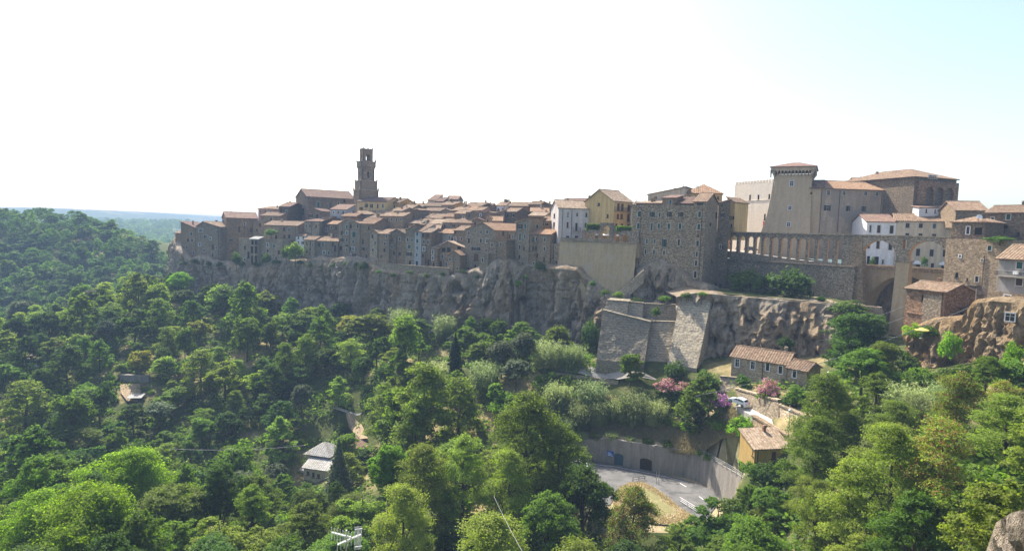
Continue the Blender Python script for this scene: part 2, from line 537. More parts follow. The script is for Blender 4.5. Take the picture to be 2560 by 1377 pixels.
def window(parent, x, z, w, h, st, rotz=0.0, y=0.0, loc=None):
    """pane set back in its opening, surround on the wall face, shutters as leaves of their own"""
    w = max(0.3, round(w * 10) / 10); h = max(0.3, round(h * 10) / 10)
    glass, frame, shut, closed = WST[st]
    def pane(mb):
        mb.box(-w / 2 - 0.02, w / 2 + 0.02, 0.2, 0.26, -0.02, h + 0.02)
        if w > 0.7 and glass == 'glass':
            mb.box(-0.03, 0.03, 0.17, 0.21, 0, h, 1)
            mb.box(-w / 2, w / 2, 0.175, 0.205, h * 0.6, h * 0.6 + 0.05, 1)
    o = link('window', wmesh(('window', w, h, glass, frame), pane, [glass, frame]), parent, loc if loc is not None else (x, y, z), rotz)
    pale = frame in ('frame_pale', 'frame_white')
    def fr(mb):
        t = 0.16 if pale else 0.07
        yb, yf = (0.05, -0.045) if pale else (0.2, 0.1)
        mb.box(-w / 2 - (t if pale else 0), w / 2 + (t if pale else 0), yf, yb, h - (0 if pale else t), h + (t if pale else 0))
        mb.box(-w / 2 - (t if pale else 0), -w / 2 + (0 if pale else t), yf, yb, 0, h)
        mb.box(w / 2 - (0 if pale else t), w / 2 + (t if pale else 0), yf, yb, 0, h)
        mb.box(-w / 2 - 0.15, w / 2 + 0.15, -0.12, 0.04, -0.14, -0.002)
    link('frame', wmesh(('frame', w, h, frame), fr, frame), o)
    if shut:
        def lf(mb):
            hw = w / 2
            mb.box(0, hw - 0.01, -0.03, 0.02, 0.02, h - 0.02)
            n = max(3, int(h / 0.22))
            for k in range(n):
                zz = 0.06 + (h - 0.16) * k / n
                mb.box(0.05, hw - 0.06, -0.05, -0.03, zz, zz + (h - 0.16) / n * 0.6)
        me = wmesh(('shutter', w, h, shut), lf, shut)
        if closed:
            link('shutter', me, o, (-w / 2, 0.1, 0)); link('shutter', me, o, (0.01, 0.1, 0))
        else:
            link('shutter', me, o, (-w + 0.0 - 0.02, -0.07, 0)); link('shutter', me, o, (w / 2 + 0.02, -0.07, 0))
    return o
def chimney(parent, x, y, z, h=1.3, s=0.55, mat='brickwork'):
    mb = MB()
    mb.box(x - s / 2, x + s / 2, y - s / 2, y + s / 2, z - 0.8, z + h)
    mb.box(x - s / 2 - 0.1, x + s / 2 + 0.1, y - s / 2 - 0.1, y + s / 2 + 0.1, z + h, z + h + 0.12)
    mb.box(x - s / 2 + 0.08, x + s / 2 - 0.08, y - s / 2 + 0.08, y + s / 2 - 0.08, z + h + 0.12, z + h + 0.32)
    mb.box(x - s / 2 - 0.05, x + s / 2 + 0.05, y - s / 2 - 0.05, y + s / 2 + 0.05, z + h + 0.32, z + h + 0.42)
    return mb.build('chimney', mat, parent)
class House:
    pass
def house(label, xl, Yl, xr, Yr, ye, yb, depth, roof='side', wall='tufa', tile='tiles', wins=(), rise=None, over=0.35, name='stone_house',
          cat='house', chim=0, group=None, extra_down=0.0, pipes=(), rightwins=(), leftwins=(), yaw=None, seed=0, ridge=0.5, back=None):
    """front wall from pixel xl at depth Yl to pixel xr at depth Yr (or turned by yaw degrees), eave at row ye, foot at row yb"""
    A = at(xl, ye, Yl)
    if yaw is not None:
        u = Vector((math.cos(math.radians(yaw)), math.sin(math.radians(yaw)), 0))
        d = ray(xr, ye)
        # intersect in plan
        k = (A.x * u.y - A.y * u.x) / (d.x * u.y - d.y * u.x)
        B = CAM + d * k
    else:
        B = at(xr, ye, Yr)
    ab = Vector((B.x - A.x, B.y - A.y, 0))
    w = ab.length
    u = ab / w
    nb = Vector((-u.y, u.x, 0))
    mid = at((xl + xr) / 2, ye, (A.y + B.y) / 2)
    ze = mid.z
    zb = at((xl + xr) / 2, yb, (A.y + B.y) / 2).z - extra_down
    O = Vector((A.x, A.y, zb))
    h = ze - zb
    ang = math.atan2(u.y, u.x)
    t = thing(name, label, cat, O, ang, group)
    H = House()
    H.t, H.w, H.h, H.d, H.O, H.u, H.nb = t, w, h, depth, O, u, nb
    def loc(px, py, side='F'):
        d = ray(px, py)
        P, n = (O, nb) if side == 'F' else ((O + u * w, u) if side == 'R' else (O, u))
        k = (P - CAM).dot(n) / d.dot(n)
        p = CAM + d * k - O
        return (p.dot(u), p.dot(nb), p.z)
    H.loc = loc
    X, Yv, Zv = Vector((1, 0, 0)), Vector((0, 1, 0)), Vector((0, 0, 1))
    holesF, holesR, holesL = [], [], []
    wr = random.Random(int(xl * 31 + ye * 17))
    def vary(st):
        return wr.choice('dddDDbkgow') if st == 'd' else st
    for it in wins:
        px, py, pw, ph, st = it[:5]
        st = vary(st)
        a = loc(px - pw / 2, py + ph / 2); b = loc(px + pw / 2, py - ph / 2)
        ww, hh = max(0.3, round((b[0] - a[0]) * 10) / 10), max(0.3, round((b[2] - a[2]) * 10) / 10)
        cx = (a[0] + b[0]) / 2
        if cx - ww / 2 < 0.1 or cx + ww / 2 > w - 0.1 or a[2] + hh > h + (0 if roof != 'front' else 3):
            cx = min(max(cx, ww / 2 + 0.15), w - ww / 2 - 0.15)
        if a[2] + hh < h - 0.05:
            holesF.append((cx - ww / 2, cx + ww / 2, a[2], a[2] + hh))
            window(t, cx, a[2], ww, hh, st)
        else:
            window(t, cx, a[2], ww, hh, st, y=-0.22)
    for it in rightwins:
        px, py, pw, ph, st = it[:5]
        a = loc(px - pw / 2, py + ph / 2, 'R'); b = loc(px + pw / 2, py - ph / 2, 'R')
        ww, hh = max(0.3, round(abs(b[1] - a[1]) * 10) / 10), max(0.3, round((b[2] - a[2]) * 10) / 10)
        cy_ = (a[1] + b[1]) / 2
        if ww / 2 + 0.1 < cy_ < depth - ww / 2 - 0.1 and a[2] + hh < h - 0.05:
            holesR.append((cy_ - ww / 2, cy_ + ww / 2, a[2], a[2] + hh))
            window(t, 0, 0, ww, hh, st, PI / 2, loc=(w, cy_, a[2]))
    for it in leftwins:
        px, py, pw, ph, st = it[:5]
        a = loc(px - pw / 2, py + ph / 2, 'L'); b = loc(px + pw / 2, py - ph / 2, 'L')
        ww, hh = max(0.3, round(abs(b[1] - a[1]) * 10) / 10), max(0.3, round((b[2] - a[2]) * 10) / 10)
        cy_ = (a[1] + b[1]) / 2
        if ww / 2 + 0.1 < cy_ < depth - ww / 2 - 0.1 and a[2] + hh < h - 0.05:
            holesL.append((depth - cy_ - ww / 2, depth - cy_ + ww / 2, a[2], a[2] + hh))
            window(t, 0, 0, ww, hh, st, -PI / 2, loc=(0, cy_, a[2]))
    mb = MB()
    wall_panel(mb, (0, 0, 0), X, Yv, w, h, holesF)
    wall_panel(mb, (w, 0, 0), Yv, -X, depth, h, holesR)
    wall_panel(mb, (0, depth, 0), -Yv, X, depth, h, holesL)
    wall_panel(mb, (w, depth, 0), -X, -Yv, w, h, [])
    rb = MB()
    o = over
    tn = math.tan(math.radians(18))
    H.ridge_z = h
    if roof == 'side':
        r = rise if rise is not None else depth * 0.5 * tn
        ry = depth * ridge
        for x in (0, w):
            mb.tri((x, 0, h), (x, depth, h), (x, ry, h + r)) if x else mb.tri((x, depth, h), (x, 0, h), (x, ry, h + r))
        lift = 0.17
        k = r / ry; k2 = r / (depth - ry)
        slope(rb, (-o, -o, h - o * k + lift), (w + o, -o, h - o * k + lift), (-o, ry, h + r + lift), (w + o, ry, h + r + lift))
        slope(rb, (w + o, depth + o, h - o * k2 + lift), (-o, depth + o, h - o * k2 + lift), (w + o, ry, h + r + lift), (-o, ry, h + r + lift))
        rb.tube([(-o, ry, h + r + lift + 0.05), (w + o, ry, h + r + lift + 0.05)], 0.16, 5)
        H.ridge_z = h + r
        H.rz = lambda x, y: h + (y / ry * r if y < ry else (depth - y) / (depth - ry) * r)
    elif roof == 'front':
        r = rise if rise is not None else w * 0.5 * tn
        rx = w * ridge
        mb.tri((0, 0, h), (w, 0, h), (rx, 0, h + r))
        mb.tri((w, depth, h), (0, depth, h), (rx, depth, h + r))
        lift = 0.17
        k = r / rx; k2 = r / (w - rx)
        slope(rb, (-o, depth + o, h - o * k + lift), (-o, -o, h - o * k + lift), (rx, depth + o, h + r + lift), (rx, -o, h + r + lift))
        slope(rb, (w + o, -o, h - o * k2 + lift), (w + o, depth + o, h - o * k2 + lift), (rx, -o, h + r + lift), (rx, depth + o, h + r + lift))
        rb.tube([(rx, -o, h + r + lift + 0.05), (rx, depth + o, h + r + lift + 0.05)], 0.16, 5)
        H.rz = lambda x, y: h + (x / rx * r if x < rx else (w - x) / (w - rx) * r)
    elif roof == 'hip':
        r = rise if rise is not None else min(depth, w) * 0.5 * tn
        m = min(depth, w) / 2
        lift = 0.15
        P = [(-o, -o, h + lift), (w + o, -o, h + lift), (w + o, depth + o, h + lift), (-o, depth + o, h + lift)]
        if w >= depth:
            R0, R1 = (m, depth / 2, h + r + lift), (w - m, depth / 2, h + r + lift)
            slope(rb, P[0], P[1], R0, R1); slope(rb, P[2], P[3], R1, R0)
            slope(rb, P[1], P[2], R1, R1); slope(rb, P[3], P[0], R0, R0)
        else:
            R0, R1 = (w / 2, m, h + r + lift), (w / 2, depth - m, h + r + lift)
            slope(rb, P[1], P[2], R0, R1); slope(rb, P[3], P[0], R1, R0)
            slope(rb, P[0], P[1], R0, R0); slope(rb, P[2], P[3], R1, R1)
        H.rz = lambda x, y: h + r * 0.6
    elif roof in ('shed', 'shedL', 'shedR', 'shedB'):
        lift = 0.16
        if roof in ('shed', 'shedB'):
            r = rise if rise is not None else depth * tn
            z0, z1 = (h, h + r) if roof == 'shed' else (h + r, h)
            mb.tri((w, 0, h), (w, depth, h), (w, depth if roof == 'shed' else 0, h + r))
            mb.tri((0, depth, h), (0, 0, h), (0, depth if roof == 'shed' else 0, h + r))
            if roof == 'shed':
                mb.quad((w, depth, h), (0, depth, h), (0, depth, h + r), (w, depth, h + r))
            else:
                mb.quad((0, 0, h), (w, 0, h), (w, 0, h + r), (0, 0, h + r))
            k = r / depth * (1 if roof == 'shed' else -1)
            slope(rb, (-o, -o, z0 - o * k + lift), (w + o, -o, z0 - o * k + lift), (-o, depth + o, z1 + o * k + lift), (w + o, depth + o, z1 + o * k + lift))
            H.rz = lambda x, y: z0 + (z1 - z0) * y / depth
        else:
            r = rise if rise is not None else w * tn
            z0, z1 = (h, h + r) if roof == 'shedL' else (h + r, h)
            hx = w if roof == 'shedL' else 0
            mb.tri((0, 0, h), (w, 0, h), (hx, 0, h + r))
            mb.tri((w, depth, h), (0, depth, h), (hx, depth, h + r))
            mb.quad((hx, 0, h), (hx, depth, h), (hx, depth, h + r), (hx, 0, h + r))
            k = (z1 - z0) / w
            slope(rb, (-o, depth + o, z0 - o * k + lift), (-o, -o, z0 - o * k + lift), (w + o, depth + o, z1 + o * k + lift), (w + o, -o, z1 + o * k + lift))
            H.rz = lambda x, y: z0 + (z1 - z0) * x / w
    elif roof == 'flat':
        rb.box(0.3, w - 0.3, 0.3, depth - 0.3, h - 0.5, h - 0.35)
        mb.quad((0, 0, h), (w, 0, h), (w - 0.3, 0.3, h), (0.3, 0.3, h)); mb.quad((w, 0, h), (w, depth, h), (w - 0.3, depth - 0.3, h), (w - 0.3, 0.3, h))
        mb.quad((0, depth, h), (0, 0, h), (0.3, 0.3, h), (0.3, depth - 0.3, h)); mb.quad((w, depth, h), (0, depth, h), (0.3, depth - 0.3, h), (w - 0.3, depth - 0.3, h))
        for a, b in (((0.3, 0.3), (w - 0.3, 0.3)), ((w - 0.3, 0.3), (w - 0.3, depth - 0.3)), ((w - 0.3, depth - 0.3), (0.3, depth - 0.3)), ((0.3, depth - 0.3), (0.3, 0.3))):
            mb.quad((a[0], a[1], h), (b[0], b[1], h), (b[0], b[1], h - 0.4), (a[0], a[1], h - 0.4))
        H.rz = lambda x, y: h - 0.35
    H.wall = mb.build('wall', wall, t)
    H.roof = rb.build('roof', tile, t) if rb.v else None
    rnd = random.Random(int(xl * 7 + ye * 13 + seed))
    for k in range(chim):
        x, y = w * rnd.uniform(0.15, 0.85), depth * rnd.uniform(0.35, 0.75)
        chimney(H.roof or H.wall, x, y, H.rz(x, y), rnd.uniform(0.7, 1.3), rnd.uniform(0.45, 0.7), rnd.choice(['brickwork', 'tufa_pale', 'tufa', 'cream']))
    if name == 'stone_house' and not pipes and cat == 'house' and h > 7 and wr.random() < 0.6:
        fx = wr.choice([0.06, 0.94, wr.uniform(0.3, 0.7)])
        pm = MB()
        pm.tube([(w * fx, -0.1, h * wr.uniform(0.05, 0.4)), (w * fx, -0.1, h - 0.05)], 0.08, 5)
        pm.build('drainpipe', 'pipe', t)
    for (px, y0, y1) in pipes:
        a = loc(px, y0); b = loc(px, y1)
        pm = MB()
        pm.tube([(a[0], -0.1, b[2]), (a[0], -0.1, a[2])], 0.07, 5)
        pm.build('drainpipe', 'pipe', t)
    return H
def balcony(H, px, py, pw, depth=0.9, rail=1.0, mat='tufa_pale'):
    """slab with an iron railing on a house front: slab at row py, pw pixels wide"""
    a = H.loc(px - pw / 2, py); b = H.loc(px + pw / 2, py)
    mb = MB()
    mb.box(a[0], b[0], -depth, -0.003, a[2] - 0.16, a[2])
    o = mb.build('balcony', mat, H.t)
    mb = MB()
    z = a[2]
    for (p, q) in (((a[0], -0.05), (a[0], -depth + 0.05)), ((a[0], -depth + 0.05), (b[0], -depth + 0.05)), ((b[0], -depth + 0.05), (b[0], -0.05))):
        mb.tube([(p[0], p[1], z + rail), (q[0], q[1], z + rail)], 0.035, 4)
        n = max(2, int(math.hypot(p[0] - q[0], p[1] - q[1]) / 0.22))
        for k in range(n + 1):
            x, y = p[0] + (q[0] - p[0]) * k / n, p[1] + (q[1] - p[1]) * k / n
            mb.tube([(x, y, z), (x, y, z + rail)], 0.016, 3, cap=False)
    mb.build('railing', 'iron', o)
def arch_wall(mb, w, h, th, ops, seg=10, mi=0, mj=1, ztop=None):
    """wall 0..w, 0..h, thickness th (y 0..th) with round-headed openings (xc, half width, sill, spring, rise)"""
    ops = sorted(ops)
    x = 0.0
    def solid(x0, x1, z0, z1):
        if x1 - x0 < 1e-4 or z1 - z0 < 1e-4: return
        mb.quad((x0, 0, z0), (x1, 0, z0), (x1, 0, z1), (x0, 0, z1), mi)
        mb.quad((x1, th, z0), (x0, th, z0), (x0, th, z1), (x1, th, z1), mi)
    for xc, hw, zb, zs, rs in ops:
        solid(x, xc - hw, 0, h)
        pts = []
        for k in range(seg + 1):
            a = PI - PI * k / seg
            pts.append((xc + hw * math.cos(a), zs + rs * math.sin(a)))
        for (xa, za), (xb, zb2) in zip(pts, pts[1:]):
            mb.quad((xa, 0, za), (xb, 0, zb2), (xb, 0, h), (xa, 0, h), mi)
            mb.quad((xb, th, zb2), (xa, th, za), (xa, th, h), (xb, th, h), mi)
            mb.quad((xa, 0, za), (xa, th, za), (xb, th, zb2), (xb, 0, zb2), mj)
        solid(xc - hw, xc + hw, 0, zb)
        mb.quad((xc - hw, 0, zb), (xc - hw, th, zb), (xc - hw, th, zs), (xc - hw, 0, zs), mj)
        mb.quad((xc + hw, th, zb), (xc + hw, 0, zb), (xc + hw, 0, zs), (xc + hw, th, zs), mj)
        if zb > 0:
            mb.quad((xc - hw, 0, zb), (xc + hw, 0, zb), (xc + hw, th, zb), (xc - hw, th, zb), mi)
        x = xc + hw
    solid(x, w, 0, h)
    mb.quad((0, 0, h), (w, 0, h), (w, th, h), (0, th, h), mi)
    mb.quad((0, th, 0), (0, 0, 0), (0, 0, h), (0, th, h), mi)
    mb.quad((w, 0, 0), (w, th, 0), (w, th, h), (w, 0, h), mi)
# ================================================================== ground
GP = []          # control points of the bare ground: (x, y, z)
def g(px, py, Y, drop=0.0):
    p = at(px, py, Y)
    GP.append((p.x, p.y, p.z - drop))
def gw(x, y, rel):
    GP.append((x, y, CAM.z + rel))
for q in ((0, 530, 420), (100, 534, 430), (200, 542, 430), (300, 572, 425), (380, 612, 410), (430, 656, 400), (-200, 520, 420)):
    g(*q, 6.5)
for q in ((0, 620, 370), (150, 640, 370), (300, 665, 365), (400, 705, 350), (0, 720, 320), (150, 740, 310), (280, 750, 300), (0, 800, 272), (100, 796, 266), (-200, 700, 320), (-200, 830, 260),
          (-500, 540, 380), (-500, 800, 250)):
    g(*q, 9)
for q in ((440, 692, 252), (340, 700, 238), (250, 745, 225), (150, 795, 205), (50, 835, 190), (0, 852, 185), (-150, 900, 170), (-400, 960, 150)):
    g(*q, 8)
for q in ((500, 750, 232), (600, 745, 236), (700, 762, 228), (800, 772, 222), (900, 782, 215), (1000, 792, 208), (1100, 802, 200), (1200, 812, 194), (1300, 818, 186),
          (1400, 820, 178), (1480, 838, 168), (300, 850, 195), (500, 850, 195), (700, 860, 190), (900, 870, 183), (1100, 880, 175), (1300, 890, 163),
          (100, 950, 172), (300, 970, 170), (500, 980, 170), (700, 980, 168), (900, 970, 165), (1100, 960, 158),
          (100, 1050, 150), (300, 1080, 148), (500, 1100, 148), (700, 1080, 152), (0, 1150, 130), (450, 1200, 134), (600, 1200, 136), (-200, 1150, 130)):
    g(*q, 6)
for q in ((790, 1205, 146), (880, 1080, 162), (830, 1035, 166), (1300, 930, 150), (1000, 905, 166), (1150, 915, 158), (1500, 955, 147), (1500, 915, 147.5), (1600, 918, 143.5), (1740, 925, 140.5),
          (1400, 1010, 141.5), (1600, 1015, 137), (1500, 1055, 135.5), (1650, 1090, 128.5), (1750, 1055, 127), (1700, 985, 136), (1500, 1100, 133), (1760, 1128, 121), (1400, 1080, 137),
          (1842, 1008, 121), (1930, 1060, 109), (1990, 1100, 101), (1850, 960, 128), (2050, 970, 123), (2000, 1005, 113), (1900, 1172, 100), (2000, 1160, 97),
          (2130, 955, 116), (2250, 945, 108), (2300, 940, 101), (2450, 935, 93), (2620, 900, 84), (2000, 905, 136), (2200, 850, 138)):
    g(*q, 0)
for q in ((1150, 1080, 105, 15), (1300, 1010, 112, 18), (1300, 1250, 85, 15), (1000, 1250, 85, 15), (1000, 1377, 62, 14), (1400, 1377, 66, 14), (700, 1300, 75, 14),
          (500, 1300, 75, 14), (300, 1150, 90, 16), (100, 1100, 95, 15), (200, 1300, 68, 14), (600, 1377, 58, 14), (-100, 1200, 80, 14), (1750, 1300, 82, 11),
          (1600, 1377, 66, 13), (1850, 1250, 86, 11), (2100, 970, 72, 14), (2350, 970, 68, 12), (2520, 950, 58, 10), (2200, 1200, 58, 13), (2400, 1250, 48, 11)):
    g(*q)
ROADZ = CAM.z - 51.0
for q in ((1450, 1170), (1520, 1185), (1600, 1185), (1700, 1215), (1770, 1265), (1650, 1240), (1600, 1215)):
    p = onz(*q, ROADZ)
    GP.append((p.x, p.y, ROADZ - 0.3))
for q in ((0, 0, -2.0), (0, -30, -2), (40, -20, 0), (-40, -20, -4), (0, 6, -4.5), (0, 22, -26), (-40, 12, -26), (-80, 10, -30), (13, 15, -9.5), (18, 12, -6.0), (60, 20, -10), (20, 28, -24), (45, 45, -22), (80, 60, -20), (110, 75, -14),
          (0, 40, -42), (-60, 40, -46), (-120, 50, -48), (-470, 560, -40), (-200, 560, -45), (0, 560, -45), (300, 560, -40), (600, 560, -40), (-800, 560, -30),
          (0, 300, -40), (200, 300, -30), (150, 200, -24), (200, 120, -15), (400, 200, -15), (-350, 60, -40), (300, 50, -8), (0, 420, -45)):
    gw(*q)
GPa = np.array(GP)
def rbf_fit(P):
    n = len(P)
    D = np.hypot(P[:, 0:1] - P[None, :, 0], P[:, 1:2] - P[None, :, 1])
    A = np.zeros((n + 3, n + 3))
    A[:n, :n] = D + np.eye(n) * -0.6
    A[:n, n] = A[n, :n] = 1
    A[:n, n + 1] = A[n + 1, :n] = P[:, 0] / 100
    A[:n, n + 2] = A[n + 2, :n] = P[:, 1] / 100
    b = np.zeros(n + 3)
    b[:n] = P[:, 2]
    return np.linalg.solve(A, b)
RB = rbf_fit(GPa)
def far_height(x, y):
    t = np.clip((y - 850) / 700, 0, 1)
    t = t * t * (3 - 2 * t)
    plat = -14 + 3.0 * np.sin(x * 0.004 + 1) * np.sin(y * 0.003)
    z = CAM.z + (-46) * (1 - t) + plat * t
    # low pale mountains far behind the left valley
    m = np.clip((y - 1550) / 600, 0, 1)
    m = m * m * (3 - 2 * m)
    prof = 40 * np.exp(-((x + 1650) / 330.0) ** 2) + 36 * np.exp(-((x + 2450) / 450.0) ** 2) + 3
    return z + m * prof
def height_np(x, y):
    x = np.asarray(x, float); y = np.asarray(y, float)
    sh = x.shape
    xf, yf = x.ravel(), y.ravel()
    z = np.full(xf.shape, RB[-3]) + RB[-2] * xf / 100 + RB[-1] * yf / 100
    for k in range(0, len(xf), 20000):
        s = slice(k, k + 20000)
        D = np.hypot(xf[s, None] - GPa[None, :, 0], yf[s, None] - GPa[None, :, 1])
        z[s] += D @ RB[:-3]
    t = np.clip((yf - 480) / 120, 0, 1)
    z = z * (1 - t) + far_height(xf, yf) * t
    # side limits: keep the slopes level far off to the sides
    return z.reshape(sh)
def pip(x, y, poly):
    c = np.zeros(np.shape(x), bool)
    n = len(poly)
    j = n - 1
    for i in range(n):
        xi, yi = poly[i]; xj, yj = poly[j]
        cond = ((yi > y) != (yj > y)) & (x < (xj - xi) * (y - yi) / (yj - yi + 1e-12) + xi)
        c ^= cond
        j = i
    return c
# the lower road lies level: its outline in plan, a little enlarged, presses the ground flat
ROAD_PIX = [(1425, 1170), (1470, 1150), (1540, 1158), (1610, 1170), (1680, 1190), (1740, 1208), (1775, 1222), (1800, 1250), (1765, 1300), (1700, 1280), (1690, 1262), (1640, 1222), (1600, 1205), (1560, 1213), (1540, 1235), (1525, 1262), (1480, 1260), (1430, 1215)]
ROAD_POLY = [onz(px, py, ROADZ) for px, py in ROAD_PIX]
RPX = [(p.x, p.y) for p in ROAD_POLY]
FLAT_PIX = [(1390, 1172), (1430, 1138), (1480, 1133), (1560, 1141), (1640, 1156), (1720, 1181), (1800, 1215), (1880, 1262), (1800, 1345), (1560, 1325), (1400, 1262)]
FP = [onz(px, py, ROADZ) for px, py in FLAT_PIX]
FPX_POLY = [(p.x, p.y) for p in FP]
def ground_np(x, y):
    z = height_np(x, y)
    inside = pip(np.asarray(x, float), np.asarray(y, float), FPX_POLY)
    return np.where(inside, ROADZ - 0.12, z)
def ground_z(x, y):
    return float(ground_np(np.array([x]), np.array([y]))[0])
def ground_hit(px, py, up=0.0):
    d = ray(px, py)
    Ys = np.arange(30, 300, 0.25)
    P = np.stack([CAM.x + d.x * Ys / d.y, Ys, CAM.z + d.z * Ys / d.y], 1)
    f = P[:, 2] - ground_np(P[:, 0], P[:, 1]) - up
    i = np.where(f <= 0)[0]
    i = i[0] if len(i) else len(Ys) - 1
    return Vector(P[i])
ys = list(np.arange(-60, 300, 1.7))
while ys[-1] < 6000:
    ys.append(ys[-1] + max(2.0, (ys[-1] - 285) * 0.035))
us = np.linspace(-1.45, 1.45, 300)
GX = np.array([[u * (y + 85) for u in us] for y in ys])
GY = np.array([[y] * len(us) for y in ys])
GZ = ground_np(GX, GY)
rn = random.Random(3)
nz = np.zeros_like(GZ)
for k in range(7):
    a, b, fr = rn.uniform(0, 6), rn.uniform(0, 6), 0.05 * 1.5 ** k
    th = rn.uniform(0, PI)
    nz += np.sin((GX * math.cos(th) + GY * math.sin(th)) * fr + a) * np.sin((GY * math.cos(th) - GX * math.sin(th)) * fr * 1.3 + b) * 0.5 / 1.35 ** k
GZ = np.where(pip(GX, GY, FPX_POLY), GZ, GZ + nz * np.clip(GY / 60, 0.1, 1) * 0.55)
m, nt, out = nodes('ground_mat')
v = pos_scaled(nt, (1, 1, 1))
n1 = noise_tex(nt, v, 0.045, 6, 0.6)
n2 = noise_tex(nt, v, 0.8, 6, 0.7)
c_gr = ramp(nt, [(0.3, (0.035, 0.05, 0.018)), (0.7, (0.085, 0.095, 0.03))], n2)
c_dry = ramp(nt, [(0.3, (0.2, 0.15, 0.075)), (0.7, (0.40, 0.31, 0.17))], n2)
gcol = mixc(nt, ramp(nt, [(0.52, (0, 0, 0)), (0.62, (0.75, 0.75, 0.75))], n1), c_gr, c_dry)
finish(nt, out, gcol, 0.95, n2, 0.8, 0.3, spec=0.05)
m, nt, out = nodes('dry_ground')
v = pos_scaled(nt, (1, 1, 1))
n2 = noise_tex(nt, v, 1.1, 6, 0.7)
n1 = noise_tex(nt, v, 0.12, 5, 0.6)
cc = ramp(nt, [(0.3, (0.24, 0.19, 0.11)), (0.7, (0.4, 0.33, 0.21))], n2)
cc = mixc(nt, ramp(nt, [(0.46, (0, 0, 0)), (0.6, (0.7, 0.7, 0.7))], n1), cc, (0.13, 0.14, 0.05))
finish(nt, out, cc, 0.95, n2, 0.8, 0.25, spec=0.05)
m, nt, out = nodes('earth_bank')
v = pos_scaled(nt, (1, 1, 0.5))
n2 = noise_tex(nt, v, 1.3, 6, 0.7)
finish(nt, out, ramp(nt, [(0.3, (0.22, 0.16, 0.095)), (0.7, (0.4, 0.31, 0.2))], n2), 0.95, n2, 1.0, 0.3, spec=0.05)
m, nt, out = nodes('far_land')
v = pos_scaled(nt, (1, 1, 1))
n1 = noise_tex(nt, v, 0.006, 4, 0.6)
n2 = noise_tex(nt, v, 0.05, 5, 0.7)
cf = ramp(nt, [(0.3, (0.03, 0.05, 0.02)), (0.7, (0.07, 0.09, 0.03))], n2)
cf = mixc(nt, ramp(nt, [(0.6, (0, 0, 0)), (0.62, (1, 1, 1))], n1), cf, (0.2, 0.17, 0.1))
finish(nt, out, cf, 0.95, spec=0.05)
DRY1 = [(q.x, q.y) for q in (at(1340, 1000, 143), at(1500, 965, 142), at(1640, 990, 134), at(1830, 1020, 122), at(1870, 1090, 114), at(1800, 1130, 119), at(1700, 1120, 124), at(1560, 1100, 131), at(1440, 1090, 136))]
nr, nc = GX.shape
verts = np.stack([GX.ravel(), GY.ravel(), GZ.ravel()], 1)
idx = np.arange(nr * nc).reshape(nr, nc)
faces = np.stack([idx[:-1, :-1].ravel(), idx[:-1, 1:].ravel(), idx[1:, 1:].ravel(), idx[1:, :-1].ravel()], 1)
me = bpy.data.meshes.new('ground')
me.from_pydata(verts.tolist(), [], faces.tolist())
fx, fy = verts[faces].mean(1)[:, 0], verts[faces].mean(1)[:, 1]
mi = np.where(fy > 600, 1, 0)
mi = np.where(pip(fx, fy, DRY1) | pip(fx, fy, FPX_POLY), 2, mi)
for nm in ('ground_mat', 'far_land', 'dry_ground'):
    me.materials.append(MATS[nm])
me.polygons.foreach_set('material_index', mi.astype(int).tolist())
me.polygons.foreach_set('use_smooth', [True] * len(me.polygons))
structure(link('ground', me))
# ================================================================== cliffs
def rock_mat(name, grey, tan, rust):
    m, nt, out = nodes(name)
    v = pos_scaled(nt, (1, 1, 0.45))
    big = noise_tex(nt, v, 0.11, 6, 0.62)
    mid = noise_tex(nt, v, 0.55, 8, 0.68)
    v2 = pos_scaled(nt, (1.3, 1.3, 0.18))
    streak = noise_tex(nt, v2, 0.8, 6, 0.65)
    col = ramp(nt, [(0.3, tuple(c * 0.5 for c in grey)), (0.5, grey), (0.72, tuple(c * 1.35 for c in grey))], mid)
    warm = ramp(nt, [(0.3, tuple(c * 0.55 for c in tan)), (0.7, tan)], mid)
    col = mixc(nt, ramp(nt, [(0.42, (0, 0, 0)), (0.6, (0.85, 0.85, 0.85))], big), col, warm)
    col = mixc(nt, ramp(nt, [(0.58, (0, 0, 0)), (0.72, (0.75, 0.75, 0.75))], streak), col, rust)
    dark = noise_tex(nt, pos_scaled(nt, (0.9, 0.9, 0.25)), 0.35, 6, 0.7)
    col = mixc(nt, ramp(nt, [(0.55, (0, 0, 0)), (0.7, (0.55, 0.55, 0.55))], dark), col, (0.12, 0.11, 0.085))
    fin = noise_tex(nt, pos_scaled(nt, (1, 1, 0.6)), 2.2, 6, 0.75)
    col = mixc(nt, 0.8, col, ramp(nt, [(0.3, (0.5, 0.5, 0.5)), (0.7, (1.3, 1.28, 1.24))], fin), 'MULTIPLY')
    ad = nt.nodes.new('ShaderNodeMath'); ad.operation = 'ADD'
    nt.links.new(mid, ad.inputs[0]); nt.links.new(fin, ad.inputs[1])
    finish(nt, out, col, 0.97, ad.outputs[0], 1.0, 0.9, spec=0.05)
rock_mat('rock', (0.385, 0.325, 0.25), (0.43, 0.315, 0.19), (0.34, 0.21, 0.11))
rock_mat('rock_warm', (0.32, 0.24, 0.15), (0.43, 0.28, 0.14), (0.33, 0.19, 0.085))
rock_mat('rock_near', (0.42, 0.36, 0.29), (0.5, 0.4, 0.29), (0.42, 0.3, 0.2))
def fbm(p, oct=5, H=0.9):
    return noise.fractal(p, H, 2.1, oct)
